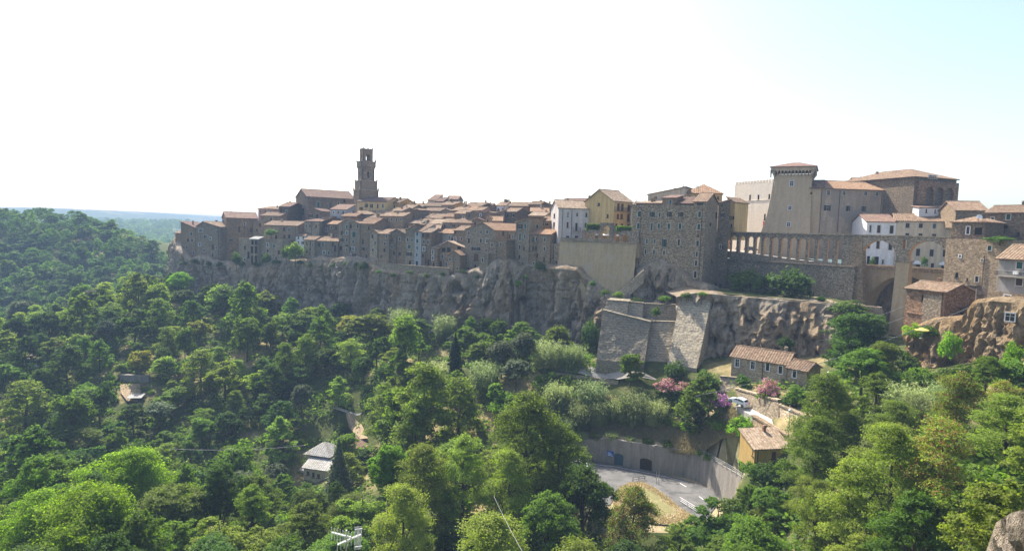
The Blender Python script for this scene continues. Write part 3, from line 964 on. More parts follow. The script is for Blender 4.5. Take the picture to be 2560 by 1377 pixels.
def cliff(name, cols, step=0.65, amp=2.2, back=((4, 0.3), (40, 2.0)), mat='rock', foot=7.0, seed=0.0, rough=1.0, fs=1.0):
    """cols: (px, py_top, Y_top, py_bot, Y_bot); rock face with ledges, gullies and caves, and the plateau behind it"""
    top = [at(c[0], c[1], c[2]) for c in cols]
    bot = [at(c[0], c[3], c[2] - 0.45 * (c[2] - c[4])) for c in cols]
    # resample along the top
    T, B = [top[0]], [bot[0]]
    for a, b, c, d in zip(top, top[1:], bot, bot[1:]):
        n = max(1, int((b - a).length / step))
        for k in range(1, n + 1):
            T.append(a.lerp(b, k / n)); B.append(c.lerp(d, k / n))
    nr_ = max(8, int(max((t - b).length for t, b in zip(T, B)) / step)) + 2
    V, Fc = [], []
    nc_ = len(T)
    off = Vector((seed, seed * 1.7, 0))
    rows = []
    for j in range(nr_ + 1):
        s = j / nr_
        row = []
        for i in range(nc_):
            b = B[i] - Vector((0, 1.5, foot))
            p = b.lerp(T[i], s)
            tan = (T[min(i + 1, nc_ - 1)] - T[max(i - 1, 0)])
            nrm = Vector((tan.y, -tan.x, 0)).normalized()
            q = p * fs + off
            e = math.sin(min(1, s * 1.02) * PI) ** 0.5 if s < 1 else 0.0
            e = max(e, 0.0) * 0.9 + 0.1 * (1 - s)
            d = fbm(Vector((q.x * 0.05, q.y * 0.05, q.z * 0.03))) * 0.9
            rdg = 1 - abs(noise.noise(Vector((q.x * 0.11, q.y * 0.11, q.z * 0.012 + 5))) * 2)
            d += (max(0.0, rdg) ** 1.4 - 0.4) * 1.9
            cf_ = abs(noise.noise(Vector((q.x * 0.2 + 7, q.y * 0.2, q.z * 0.028))))
            if cf_ < 0.09:
                d -= (0.09 - cf_) / 0.09 * 1.7
            cf_ = abs(noise.noise(Vector((q.x * 0.5 + 3, q.y * 0.5, q.z * 0.07))))
            if cf_ < 0.1:
                d -= (0.1 - cf_) / 0.1 * 0.8
            lz = q.z * 0.33 + 1.3 * noise.noise(Vector((q.x * 0.06, q.y * 0.06, 0)))
            fl_ = lz - math.floor(lz)
            d += (0.4 if fl_ < 0.8 else -0.35) * (0.4 + 0.6 * noise.noise(Vector((q.x * 0.12, q.y * 0.12, math.floor(lz) * 3.1))))
            F = noise.voronoi(Vector((q.x * 0.28, q.y * 0.28, q.z * 0.13)))[0]
            d += (min(0.8, (F[1] - F[0]) * 1.5) - 0.35) * 0.9
            F = noise.voronoi(Vector((q.x * 0.7, q.y * 0.7, q.z * 0.32 + 3)))[0]
            d += (min(0.8, (F[1] - F[0]) * 1.3) - 0.3) * 0.5 * rough
            d += noise.noise(Vector((q.x * 1.1, q.y * 1.1, q.z * 0.9))) * 0.22 * rough
            vv = noise.noise(Vector((q.x * 0.2, q.y * 0.2, q.z * 0.24 + 9)))
            if vv > 0.4:
                d -= (vv - 0.4) * 9.0
            row.append(p + nrm * d * amp * 0.55 * e)
        rows.append(row)
    zt = rows[-1]
    for dist, up in back:
        row = []
        for i in range(nc_):
            tan = (T[min(i + 4, nc_ - 1)] - T[max(i - 4, 0)])
            nrm = Vector((-tan.y, tan.x, 0)).normalized()
            jit = noise.noise(Vector((T[i].x * 0.4, T[i].y * 0.4, dist))) * min(1.0, dist * 0.4) * amp * 0.22
            row.append(Vector((T[i].x, T[i].y, T[i].z + up + jit)) + (Vector((0.0, 1.0, 0)) if dist > 10 else nrm) * (dist + jit * 0.5))
        rows.append(row)
    for r in rows:
        V += [tuple(p) for p in r]
    for j in range(len(rows) - 1):
        for i in range(nc_ - 1):
            Fc.append((j * nc_ + i, j * nc_ + i + 1, (j + 1) * nc_ + i + 1, (j + 1) * nc_ + i))
    me = bpy.data.meshes.new(name)
    me.from_pydata(V, [], Fc)
    me.materials.append(MATS[mat])
    me.polygons.foreach_set('use_smooth', [False] * len(me.polygons))
    me.update()
    return structure(link(name, me))
YTC = [(437, 262), (560, 254), (640, 249), (760, 243), (860, 238), (930, 233), (1000, 226), (1100, 218), (1200, 209.5), (1290, 202), (1400, 192.5)]
def cl(px, top, off, bot):
    Yc = lerp_tab(YTC, px) - off
    return (px, top + 9, Yc, bot, Yc - 9)
cliff('cliff', [(437, 590, 286, 680, 288), (437, 602, 268, 690, 264), (441, 628, 257.5, 712, 253), cl(470, 642, 5.5, 716), cl(500, 634, 5.5, 722), cl(530, 648, 5.5, 726), cl(560, 654, 5.5, 730), cl(590, 662, 6, 733), cl(620, 666, 7.5, 735), cl(650, 664, 7, 738), cl(680, 656, 6, 740), cl(700, 642, 5.5, 742), cl(730, 647, 6, 746), cl(760, 646, 6, 749),
      cl(790, 640, 6, 752), cl(820, 645, 6, 754), cl(850, 640, 6, 756), cl(880, 641, 6, 760), cl(910, 650, 6.5, 764), cl(935, 660, 9.8, 768), cl(960, 672, 10.5, 774), cl(1000, 676, 11, 782), cl(1040, 680, 11.5, 788), cl(1080, 682, 12, 792), cl(1120, 686, 12, 797), cl(1150, 684, 12, 801), cl(1168, 676, 11, 803), cl(1186, 668, 11, 805),
      cl(1205, 676, 12.5, 807), cl(1222, 656, 11, 808), cl(1242, 644, 10.5, 810), cl(1270, 646, 9, 812), cl(1300, 664, 7, 812), (1325, 664, 194.5, 812, 189), (1350, 670, 191.5, 812, 186), (1376, 672, 187.0, 812, 182), (1398, 672, 183.6, 812, 179), (1440, 676, 179.8, 812, 174.5), (1466, 698, 178.2, 815, 172), (1500, 724, 175.8, 822, 167.5), (1540, 738, 173.4, 828, 163), (1575, 716, 170.8, 830, 158), (1592, 698, 169.6, 830, 157), (1612, 672, 171, 828, 156),
      (1650, 652, 169.4, 822, 155), (1690, 672, 167.2, 815, 153), (1722, 715, 163, 815, 152), (1770, 722, 158, 815, 149), (1800, 724, 163, 815, 150)], amp=3.6, back=((0.25, 0.5), (0.8, 0.9), (2.2, 1.35), (40, 2.2)))
cliff('cliff', [(1690, 742, 153, 905, 141), (1740, 732, 152, 905, 139.5), (1780, 735, 150, 902, 138), (1850, 741, 148, 895, 136), (1950, 750, 145, 900, 133.5), (2050, 758, 141.5, 905, 130), (2130, 765, 139, 900, 129), (2200, 772, 137, 880, 131), (2212, 775, 142, 870, 137)],
      amp=3.2, seed=31.0, fs=1.25, back=((3.5, 0.15), (14, 0.2)))
cliff('cliff', [(2255, 828, 116, 960, 106), (2275, 822, 112, 950, 103), (2330, 806, 108, 950, 100), (2400, 800, 105, 950, 97), (2428, 760, 103, 945, 94), (2480, 752, 99, 945, 90), (2545, 758, 95, 940, 85), (2620, 735, 90, 930, 79), (2750, 720, 84, 930, 70)],
      amp=2.3, seed=77.0, mat='rock_warm', step=0.42, back=((0.4, 0.5), (1.2, 0.8), (5, 0.6), (9, -6)), rough=0.9, fs=1.3)
cliff('cliff', [(2462, 1385, 15.5, 1440, 15), (2490, 1305, 14.8, 1420, 14), (2530, 1280, 14.0, 1420, 12.6), (2600, 1262, 13.0, 1420, 11.2), (2750, 1240, 11.5, 1420, 9.5)],
      amp=0.28, seed=131.0, mat='rock_near', step=0.11, back=((1.2, 0.05), (9, 0.6)), foot=3.0, rough=1.6, fs=7.0)

cliff('cliff', [(2100, 668, 171, 860, 168), (2180, 690, 163, 860, 160), (2260, 694, 158, 860, 155), (2340, 700, 153, 860, 150), (2420, 706, 147, 860, 144)], amp=1.2, seed=50.0, back=((3, 0.1), (8, 0.1)))

tr = MB()
tl_ = [(1700, 741, 153.5), (1780, 735, 150.8), (1850, 741, 148.8), (1950, 750, 145.8), (2050, 758, 142.3), (2130, 765, 139.8)]
Pq = [at(*q) + Vector((0.3, 0.8, 0.3)) for q in tl_]
for a, b in zip(Pq, Pq[1:]):
    for k in range(5):
        o0, o1 = Vector((0.9, 1.9, 0)) * k * 1.6, Vector((0.9, 1.9, 0)) * (k + 1) * 1.6
        def nzv(p): return p + Vector((0, 0, 0.25 * noise.noise(p * 0.4)))
        tr.quad(nzv(a + o0), nzv(b + o0), nzv(b + o1), nzv(a + o1))
structure(tr.build('terrace_ground', 'ground_mat'))
# ================================================================== the old town, left to right
YT = [(437, 262), (560, 254), (640, 249), (760, 243), (860, 238), (930, 233), (1000, 226), (1100, 218), (1200, 209.5), (1290, 202), (1400, 192.5), (1500, 184), (1580, 177), (1765, 166)]
def Yt(px):
    return lerp_tab(YT, px)
def T(label, xl, xr, ye, yb, off, depth, roof='side', wall='tufa', tile='tiles', wins=(), yaw=None, **kw):
    return house(label, xl, Yt(xl) + off, xr, Yt(xr) + off, ye, yb, depth, roof, wall, tile, wins, yaw=yaw, **kw)
def W(s, st='d', w=5, h=8):
    """'x,y x,y ...' -> window list"""
    r = []
    for q in s.split():
        f = q.split(',')
        r.append((float(f[0]), float(f[1]), float(f[2]) if len(f) > 2 else w, float(f[3]) if len(f) > 3 else h, f[4] if len(f) > 4 else st))
    return r
# ---- western tip
T('narrow reddish tower-like wall at the far left tip of the town', 438, 452, 583, 680, 4, 7, 'shed', 'tufa_warm', 'tiles', W('445,606 446,630', w=3.5, h=6))
T('weathered stone house second from the left tip, lean-to roof', 452, 492, 570, 660, 1, 9, 'shedR', 'tufa', 'tiles_dark', W('478,585 470,600,4,6 480,601 467,618,4,7 484,632,5,6'), rise=2.6, chim=1)
T('stone house with low gable and paired dark windows near the left tip', 491, 550, 567, 668, -1, 12, 'front', 'tufa_grey', 'tiles', W('502,576,9,8 513,592,9,7 526,596,5,6,w 499,610,6,7 532,617,5,11 532,636,5,10 510,626,4,6 541,619,4,6 543,579'), chim=1, ridge=0.3)
T('tall square stone house with narrow lit gable and long tiled roof', 566, 645, 546, 690, 3, 13, 'side', 'tufa_warm', 'tiles_dark', W('598,573,5,13 612,560,4,6 628,575,5,9 578,600,4,6'), yaw=33, chim=1, leftwins=W('558,556,4,9 554,581,3,12 562,581,3,12'), rise=2.4)
T('stone terrace house with tall twin arcaded loggia', 597, 706, 597, 685, -3, 9, 'flat', 'tufa_pale', 'tiles', W('612,619,4,9 621,637,5,16 634,604,8,10 650,606,4,7 669,612,5,9,w 669,627,5,7 612,648,4,6 685,615,5,7 697,630 655,640,4,6 690,645,4,6'))
mb = MB()
Hl = T('pale stone loggia bay with four tall arches', 625, 646, 598, 668, -4.6, 2.5, 'shed', 'tufa_pale', 'tiles_grey', W('630,624,6,17,n 640,624,6,17,n 630,650,6,22,n 640,650,6,22,n 631,606,6,9,n 640,606,6,9,n'))
T('stone house behind the long roof with flat top', 632, 662, 551, 600, 12, 9, 'flat', 'tufa', 'tiles', W('650,562 642,575,4,6'))
T('pink rendered house with hipped roof left of the church', 646, 686, 523, 560, 30, 10, 'hip', 'pink', 'tiles', W('652,529,3,6 664,530,3,6 676,530,3,6'), chim=1)
T('low stone house with tiled lean-to below the pink house', 652, 700, 540, 600, 16, 10, 'side', 'tufa', 'tiles', W('678,549,6,9 690,553,4,6 662,555,4,6 668,570'), chim=1)
T('dark stone house leaning against the church front', 697, 724, 517, 575, 22, 12, 'side', 'tufa_dark', 'tiles_dark', W('703,529,4,7 717,530,4,7 716,550,6,6'), chim=1)
T('stone house with rooftop plants and small gable below the church', 660, 744, 564, 655, 4, 11, 'side', 'tufa', 'tiles', W('710,573,6,8 723,574,5,8 711,591,5,8 723,591,6,8 705,611,5,8 685,614,5,8 690,592 670,600,4,6 700,628,4,6 732,605,4,7'), chim=1)
T('small white rendered cottage among stone houses', 738, 763, 590, 640, 3, 7, 'side', 'white', 'tiles', W('746,594,3,6 758,594,3,6 746,606,3,6 757,607,3,6'))
T('square tower house with pale stone front below the church', 761, 798, 554, 640, 7, 11, 'hip', 'tufa_pale', 'tiles_dark', W('766,564,4,8,D 775,565,4,8,D 775,585,4,7,D 790,566,4,7 765,605,3,6 775,607,3,6'))
T('low pale house with lean-to roof at the cliff edge', 760, 786, 600, 665, -2, 8, 'side', 'tufa_pale', 'tiles', W('767,608,3,7 776,608,3,7 775,624,4,7,D 767,628,3,5 781,612,3,6'))
T('stone cottage with white framed door at the cliff edge', 785, 845, 603, 665, -1, 10, 'side', 'tufa_grey', 'tiles', W('807,611,6,9,D 832,611,5,8 810,631,6,8,w 838,621,5,14 797,612,4,7 822,632,5,8'), chim=1)
T('brown stone house squeezed behind the tower house', 798, 824, 557, 625, 10, 9, 'shedL', 'tufa_dark', 'tiles', W('806,572 816,575 806,590,4,6'))
T('small house with two sunlit roof pitches right of the tower house', 820, 849, 561, 640, 6, 8, 'side', 'tufa', 'tiles_orange', W('828,569,4,7 840,570,4,7 830,590,4,7 842,592'), chim=1)
# ---- the church
CH = T('long plain stone cathedral nave with tiled roof beside the bell tower', 768, 888, 495, 600, 26, 17, 'side', 'tufa_dark', 'tiles_dark', W('796,512,7,14 861,502,5,7 826,514,5,12 846,510,4,9'), yaw=36, name='cathedral', cat='church',
       leftwins=W('733,528,6,14,n 757,528,6,14,n'), rise=3.6)
for (a, b, c, d) in ((770, 802, 524, 560), (806, 842, 530, 570), (846, 884, 521, 560)):
    pass
T('low gabled chapel against the cathedral side', 768, 803, 528, 590, 18, 9, 'front', 'tufa_dark', 'tiles_dark', W('777,540,5,9 793,541,5,9'))
T('whitewashed annex under the cathedral wall', 826, 866, 524, 570, 19, 7, 'shed', 'blue_plaster', 'tiles_dark', W('834,531,4,6 846,531,4,6 858,531,4,6'))
T('small stone house with terrace and aerials under the cathedral', 800, 830, 540, 600, 15, 8, 'flat', 'tufa', 'tiles', W('808,548,4,6 820,549,4,6'))
T('pale stone house with bright lean-to below the cathedral', 853, 890, 541, 600, 14, 8, 'side', 'tufa_grey', 'tiles_orange', W('862,549 876,550,4,7 868,565'), chim=1)
# bell tower: turned 45 degrees, three stages
tw_Y = Yt(914) + 40
def tower_pt(px, py): return at(px, py, tw_Y)
c0 = tower_pt(914.5, 500)
bt = thing('bell_tower', 'tall three-stage square bell tower with parapets on the skyline', 'bell tower', (c0.x, c0.y, at(914, 560, tw_Y).z), math.radians(45 - 12))
z0 = bt.location.z
def zt(py): return tower_pt(914, py).z - z0
mpp = tw_Y / FPX
def stage(hw, za, zb, mat, openings=(), name='stage', th=0.7):
    mb = MB()
    for k in range(4):
        a = k * PI / 2
        M = Matrix.Rotation(a, 3, 'Z')
        mm = MB()
        ops = [(hw, o[0], o[1] - za, o[2] - za, o[0]) for o in openings]
        arch_wall(mm, 2 * hw, zb - za, th, ops, 8, 0, 0)
        base = len(mb.v)
        mb.v += [tuple(M @ Vector((v[0] - hw, v[1] - hw, v[2] + za))) for v in mm.v]
        mb.f += [tuple(i + base for i in f) for f in mm.f]
        mb.m += mm.m
    mb.box(-hw + 0.05, hw - 0.05, -hw + 0.05, hw - 0.05, zb - 0.3, zb - 0.02)
    return mb.build(name, mat, bt)
k45 = 1 / math.sqrt(2) * 1.02
stage(33 * mpp * k45, 0, zt(477), 'tufa_warm', name='base_stage')
stage(29.5 * mpp * k45, zt(477), zt(454), 'tufa', name='base_stage')
stage(22 * mpp * k45, zt(454), zt(418), 'tufa', [(2.4 * mpp, zt(446), zt(433))], name='middle_stage')
stage(25.3 * mpp * k45, zt(418), zt(406), 'tufa', name='parapet_stage')
stage(17.3 * mpp * k45, zt(406), zt(375), 'tufa_warm', [(4.9 * mpp, zt(406) + 0.7, zt(392))], name='belfry', th=0.32)
for hw, za, zb, n_ in ((23.4, 421.5, 417.5, 9),):
    for k in range(4):
        M = Matrix.Rotation(k * PI / 2, 3, 'Z')
        for j in range(n_):
            mb = MB()
            h_ = 25.3 * mpp * k45
            x = -h_ + (j + 0.5) * 2 * h_ / n_
            i_ = 22 * mpp * k45
            mb.hexa([tuple(M @ Vector(p)) for p in ((x - 0.16, -i_, zt(422)), (x + 0.16, -i_, zt(422)), (x + 0.16, -i_ + 0.1, zt(422)), (x - 0.16, -i_ + 0.1, zt(422)),
                     (x - 0.16, -h_ + 0.02, zt(418)), (x + 0.16, -h_ + 0.02, zt(418)), (x + 0.16, -i_ + 0.1, zt(418)), (x - 0.16, -i_ + 0.1, zt(418)))])
            mb.build('corbel', 'tufa_pale', bt)
for hw, py, hh in ((33, 477, 1.6), (29.5, 454, 1.5), (25.3, 406, 1.5), (17.3, 375, 0.9)):
    h_ = hw * mpp * k45
    mb = MB()
    mb.box(-h_ - 0.2, h_ + 0.2, -h_ - 0.2, h_ + 0.2, zt(py) - 0.02, zt(py) + 0.25)
    mb.build('cornice', 'tufa_pale', bt)
    spots = [(-1, -1), (1, -1), (1, 1), (-1, 1)] + ([(0, -1), (1, 0), (0, 1), (-1, 0)] if hw < 18 else [])
    for sx, sy in spots:
        mb = MB()
        x, y = sx * (h_ - 0.12), sy * (h_ - 0.12)
        mb.hexa([(x - .28, y - .28, zt(py) + .24), (x + .28, y - .28, zt(py) + .24), (x + .28, y + .28, zt(py) + .24), (x - .28, y + .28, zt(py) + .24),
                 (x - .05, y - .05, zt(py) + .24 + hh), (x + .05, y - .05, zt(py) + .24 + hh), (x + .05, y + .05, zt(py) + .24 + hh), (x - .05, y + .05, zt(py) + .24 + hh)])
        mb.build('pinnacle', 'tufa_pale', bt)
# ---- houses right of the tower
T('yellow rendered palace with dark tiled roof beside the bell tower', 893, 967, 504, 560, 30, 12, 'side', 'yellow', 'tiles_dark', W('903,523,4,10 916,514,4,9 929,515,4,9 944,515,4,9 957,515,4,9'), chim=0)
T('ochre side house right of the yellow palace', 967, 998, 507, 545, 36, 12, 'side', 'ochre', 'tiles', W('975,515,4,6 986,516,4,6'), chim=1)
T('tall pale stone house with four rows of windows under the cathedral', 847, 873, 560, 668, 0, 11, 'shedL', 'tufa_pale', 'tiles_orange', W('867,567 854,582 867,582 854,600 867,600 852,620,5,10 867,614,4,5 867,624,4,5 860,642,3,4'), rise=2.4)
T('tall pale stone house with glazed balcony', 873, 899, 559, 668, -1, 11, 'front', 'tufa_pale', 'tiles', W('877,566 894,566 885,586,9,14 883,604 877,622 883,622,6,9 877,637,4,5 885,637'), chim=0)
T('tall brown house with sunlit orange pitched roof', 899, 934, 560, 668, -1, 12, 'side', 'tufa', 'tiles_orange', W('907,604,4,10 908,622,4,9 922,570,4,7 916,640,4,6'), rise=2.2)
T('pale tower house with hipped roof beside the dark gap', 925, 946, 583, 675, -3, 9, 'front', 'tufa_pale', 'tiles', W('931,590,4,8 938,607,4,9,D 932,625,4,6'), rise=1.2)
T('stone house with drainpipe right of the dark gap', 946, 973, 585, 675, -4, 10, 'side', 'tufa', 'tiles', W('966,591,4,8 962,609,4,8 961,625,4,8 953,640,3,4'), pipes=[(947.5, 586, 650)])
T('broad gabled stone house above the rampart path', 973, 1014, 584, 675, -3, 11, 'front', 'tufa', 'tiles', W('980,598,4,9 999,598,4,9 980,617,4,9 985,632,4,8 999,634,5,7'), rise=1.6)
T('stone house with green shutters and hanging laundry', 1014, 1037, 575, 680, -3, 10, 'shedL', 'tufa_pale', 'tiles', W('1019,599,4,9 1030,600,4,7 1023,617,8,9,g 1023,635,7,9 1025,657,5,11,n'), rise=1.8)
T('pale blue rendered house with green shutters', 1037, 1054, 579, 685, -3.5, 9, 'shed', 'blue_plaster', 'tiles', W('1043,585,5,9,u 1043,602,5,9,g 1043,620,4,8,u 1042,637,4,8,u 1042,659,5,12,n'))
T('stone house with pale orange roof and tall ground door', 1054, 1077, 582, 685, -4, 9, 'side', 'tufa', 'tiles_pale', W('1058,587 1070,588 1060,604 1070,605 1060,622,5,9 1057,638,4,7 1064,653,4,8 1071,656,5,15,n'))
T('dark stone gable end behind the laundry house', 1077, 1099, 582, 660, 0, 9, 'front', 'tufa_dark', 'tiles', W('1086,596,4,7 1092,612,4,7'))
T('slim stone house with lean-to roof above the path', 1077, 1094, 622, 685, -6, 6, 'shed', 'tufa', 'tiles_pale', W('1082,630,5,11 1082,645,4,9 1084,661,4,8,n'))
T('bluish stone house with bright orange roof', 1097, 1135, 584, 640, 2, 9, 'side', 'grey_plaster', 'tiles_orange', W('1123,594,4,8 1104,607,4,6 1112,604,4,7 1130,598,4,7'), chim=1)
T('brown house with small oval window', 1135, 1167, 577, 640, 1, 10, 'side', 'tufa', 'tiles', W('1137,580,5,6 1137,598,5,9 1153,597,4,7,D 1162,612,4,5'), chim=1)
T('gabled house with two dark loggia openings', 1095, 1163, 618, 690, -4, 9, 'front', 'tufa', 'tiles_pale', W('1109,624,10,9,n 1122,624,10,11,n 1106,641,6,8,g 1148,622,9,10,n 1100,660,8,12,n 1116,660,5,8'), ridge=0.36, rise=2.0)
T('small gabled house with orange roof on the rampart edge', 1121, 1150, 637, 700, -9, 6, 'front', 'tufa', 'tiles_orange', W('1125,648,4,8 1140,648,4,7,g 1125,670,4,7 1143,671,4,7,D 1122,689,3,5 1144,690,3,5'), rise=1.5)
BG = T('big gabled stone building with many small windows', 1163, 1237, 575, 695, -4, 22, 'front', 'tufa_grey', 'tiles_orange', W('1172,583,5,7 1203,580,5,8 1218,580,5,8 1172,601,5,10 1202,602,5,10 1218,602,6,10 1190,622,11,8,o 1190,643,11,16,b 1188,668,5,11,n 1170,674,4,8 1215,626,4,7'),
       ridge=0.6, rise=2.5, rightwins=W('1258,583,5,11'))
T('flat-roofed stone block below the big gabled building', 1220, 1266, 599, 670, -9, 8, 'flat', 'tufa', 'tiles', W('1230,612,5,9,D 1252,611,4,8,D 1240,628,4,6'))
T('narrow stone tower block on the rock', 1200, 1221, 632, 700, -11, 5, 'flat', 'tufa_pale', 'tiles', W('1206,650,4,10,D'))
T('narrow stone house with arched window left of the green shuttered house', 1268, 1290, 579, 690, -3, 8, 'flat', 'tufa', 'tiles_pale', W('1273,591,4,9 1282,591,4,9,u 1274,618,4,10 1283,619,4,14,D'))
T('tall stone tower house with green shutters and orange roof', 1290, 1324, 557, 700, -4, 12, 'shedL', 'tufa_pale', 'tiles_orange', W('1300,566,7,12,o 1313,565,5,12,g 1300,592,5,18,g 1312,591,4,10,g 1299,618,4,11 1310,621,4,10 1298,642,4,9 1306,662,4,8 1297,663,3,7'), rise=1.6, rightwins=W('1343,566,6,9,g'))
EB = T('stone house with stacked iron balconies and low orange roof', 1325, 1376, 586, 705, -4, 9, 'side', 'tufa', 'tiles_orange', W('1333,598,5,10 1341,598,4,9 1362,599,4,9 1333,620,5,9 1340,620 1361,622,4,9 1343,639,4,8 1360,648,4,11 1334,660,5,9 1345,662,4,7'), chim=1)
balcony(EB, 1331, 608, 13); balcony(EB, 1332, 632, 16)
T('ochre lit house behind the green shuttered tower house', 1349, 1374, 553, 600, 6, 9, 'side', 'ochre', 'tiles', W('1358,560,4,6 1367,561,4,6'), chim=1)
T('stone base house under the white mill', 1377, 1401, 609, 700, -3, 8, 'flat', 'tufa', 'tiles', W('1388,619,3,8 1383,640,3,8 1390,655,3,6'))
MI = house('long white mill building with drainpipes and tiled roof', 1397, Yt(1397) - 2, 1504, 0, 522, 610, 11, 'side', 'mill_white', 'tiles_pale', W('1420,536,3,12,b 1443,536,4,7,b 1466,537,5,9,b 1496,538,5,9,b 1419,562,5,13,b 1441,567,6,19,k 1464,563,5,11,k 1419,595,8,11,n 1441,596,9,12,n'),
     yaw=9, leftwins=W('1386,539,4,10 1385,564,5,18 1383,592,3,10'), pipes=[(1407, 524, 600), (1430, 525, 600), (1503, 528, 590)], rise=2.6, chim=1, extra_down=0, name='mill_house')
balcony(MI, 1441, 577, 18)
T('low house with tiled roof behind the white mill', 1392, 1489, 510, 560, 16, 12, 'side', 'cream', 'tiles_dark', W('1410,515,4,5'), chim=2)
CR = house('tall cream house with arched balcony windows', 1535, 184, 1582, 0, 504.5, 618, 12.5, 'side', 'yellow', 'tiles_pale', W('1546,517,7,17,b 1556,518,7,17,b 1572,520,6.5,16,b 1545,541,6.5,12,b 1554,541,6.5,12,b 1571,544,6.5,17,b 1541,563,6,7,b 1555,563,6,7,b 1571,564,6,7,b'),
     yaw=38, leftwins=W('1498,496,6,14 1497,511,6,7 1519,540,5,9'), rise=3.6, chim=2, name='cream_house')
balcony(CR, 1557, 526.5, 44, 0.9); balcony(CR, 1573, 553.5, 13, 0.8)
# ---- arcaded garden terrace and its high tan retaining wall
def oriented(name, label, cat, xl, Yl, xr, Yr, ytop, ybot, group=None):
    A, B = at(xl, ytop, Yl), at(xr, ytop, Yr)
    ab = Vector((B.x - A.x, B.y - A.y, 0))
    w = ab.length
    u = ab / w
    zb = at((xl + xr) / 2, ybot, (Yl + Yr) / 2).z
    O = Vector((A.x, A.y, zb))
    H = House()
    H.t = thing(name, label, cat, O, math.atan2(u.y, u.x), group)
    H.O, H.u, H.nb, H.w = O, u, Vector((-u.y, u.x, 0)), w
    H.h = at((xl + xr) / 2, ytop, (Yl + Yr) / 2).z - zb
    def loc(px, py):
        d = ray(px, py)
        k = (O - CAM).dot(H.nb) / d.dot(H.nb)
        p = CAM + d * k - O
        return (p.dot(u), p.dot(H.nb), p.z)
    H.loc = loc
    return H
def arcade_ops(H, lst):
    r = []
    for px0, px1, ys_, yt_ in lst:      # left, right, sill row, crown row
        a, b = H.loc(px0, ys_), H.loc(px1, ys_)
        top = H.loc((px0 + px1) / 2, yt_)[2]
        hw = (b[0] - a[0]) / 2
        r.append(((a[0] + b[0]) / 2, hw, (a[2] + b[2]) / 2, top - hw, hw))
    return r
AT = oriented('terrace_arcade', 'ruined stone arcade with raised central arch on the garden terrace', 'arcade', 1455, Yt(1455) - 3, 1598, Yt(1598) - 3, 576, 612)
mb = MB()
arch_wall(mb, AT.w, AT.h, 0.9, arcade_ops(AT, [(1463, 1477, 600, 582), (1483, 1496, 601, 583), (1503, 1523, 596, 573), (1535, 1549, 604, 585), (1555, 1569, 605, 586)]), 10, 0, 1)
# raised gable over the middle arch
a, b = AT.loc(1499, 576), AT.loc(1532, 576)
zt_ = AT.loc(1515, 557)[2]
mb.build('wall', ['arcade_stone', 'arch_reveal'], AT.t)
mb = MB()
mm = MB()
arch_wall(mm, b[0] - a[0], zt_ - AT.h, 0.8, [((b[0] - a[0]) / 2, 1.15, 0.0, 0.25, 1.15)], 10, 0, 1)
mb.v = [(v[0] + a[0], v[1] + 0.05, v[2] + AT.h + 0.002) for v in mm.v]; mb.f = mm.f; mb.m = mm.m
c_ = AT.loc(1545, 577)
mb.hexa([(b[0] - .1, .1, AT.h), (c_[0], .1, AT.h), (c_[0], .8, AT.h), (b[0] - .1, .8, AT.h), (b[0] - .1, .1, zt_ - .4), (b[0] + .6, .1, AT.h + .6), (b[0] + .6, .8, AT.h + .6), (b[0] - .1, .8, zt_ - .4)])
mb.build('raised_gable', ['arcade_stone', 'arch_reveal'], AT.t)
RW = oriented('retaining_wall', 'high tan rendered retaining wall under the arcaded terrace', 'wall', 1400, Yt(1400) - 5.2, 1592, Yt(1592) - 4.6, 606, 752)
mb = MB()
nx_, nz_ = 40, 24
for i in range(nx_):
    for j in range(nz_):
        def P(i, j):
            x, z = RW.w * i / nx_, RW.h * j / nz_
            return (x, 0.10 * (z - RW.h) - 0.12 * noise.noise(Vector((x * 0.3, z * 0.3, 3))), z)
        mb.quad(P(i, j), P(i + 1, j), P(i + 1, j + 1), P(i, j + 1))
mb.box(-0.2, RW.w, 0.12, 4.5, RW.h - 4, RW.h + 0.01)
mb.build('wall', 'tan_wall', RW.t)
mb = MB()
mb.box(0, RW.w, -0.25, 0.15, RW.h, RW.h + 0.35)
mb.build('coping', 'tufa_grey', RW.t)
mb = MB()
pa, pb = RW.loc(1401, 604), RW.loc(1500, 604)
mb.box(pa[0], pb[0], -0.15, 0.25, RW.h + 0.36, RW.h + 1.1)
mb.build('parapet', 'tufa_pale', RW.t)
# terrace floor + sunshades behind the arches
fl = MB()
q = [at(1396, 606, Yt(1396) - 2), at(1598, 606, Yt(1598) - 3.2)]
zf = RW.O.z + RW.h + 0.3
fl.poly([(q[0].x, q[0].y, zf), (q[1].x, q[1].y, zf), (q[1].x + 6, q[1].y + 22, zf), (q[0].x + 6, q[0].y + 26, zf)])
structure(fl.build('terrace_paving', 'path_stone'))
def parasol(label, p, r=1.6, h=2.5, mat='canvas_white', group=None, zs=None):
    t = thing('parasol', label, 'parasol', p, 0.3, group)
    mb = MB()
    n = 8
    for k in range(n):
        a0, a1 = 2 * PI * k / n, 2 * PI * (k + 1) / n
        mb.tri((0, 0, h + r * 0.34), (r * math.cos(a0), r * math.sin(a0), h), (r * math.cos(a1), r * math.sin(a1), h))
        mb.quad((r * math.cos(a0), r * math.sin(a0), h), (r * math.cos(a1), r * math.sin(a1), h), (r * .98 * math.cos(a1), r * .98 * math.sin(a1), h - 0.18), (r * .98 * math.cos(a0), r * .98 * math.sin(a0), h - 0.18))
    mb.build('canopy', mat, t)
    mb = MB()
    mb.tube([(0, 0, 0), (0, 0, h + r * 0.36)], 0.04, 6)
    mb.build('pole', 'steel', t)
    mb = MB()
    mb.lathe([(0.0, 0.08), (0.3, 0.08), (0.34, 0.0), (0.0, 0.0)], 10)
    mb.build('base', 'concrete', t)
    return t
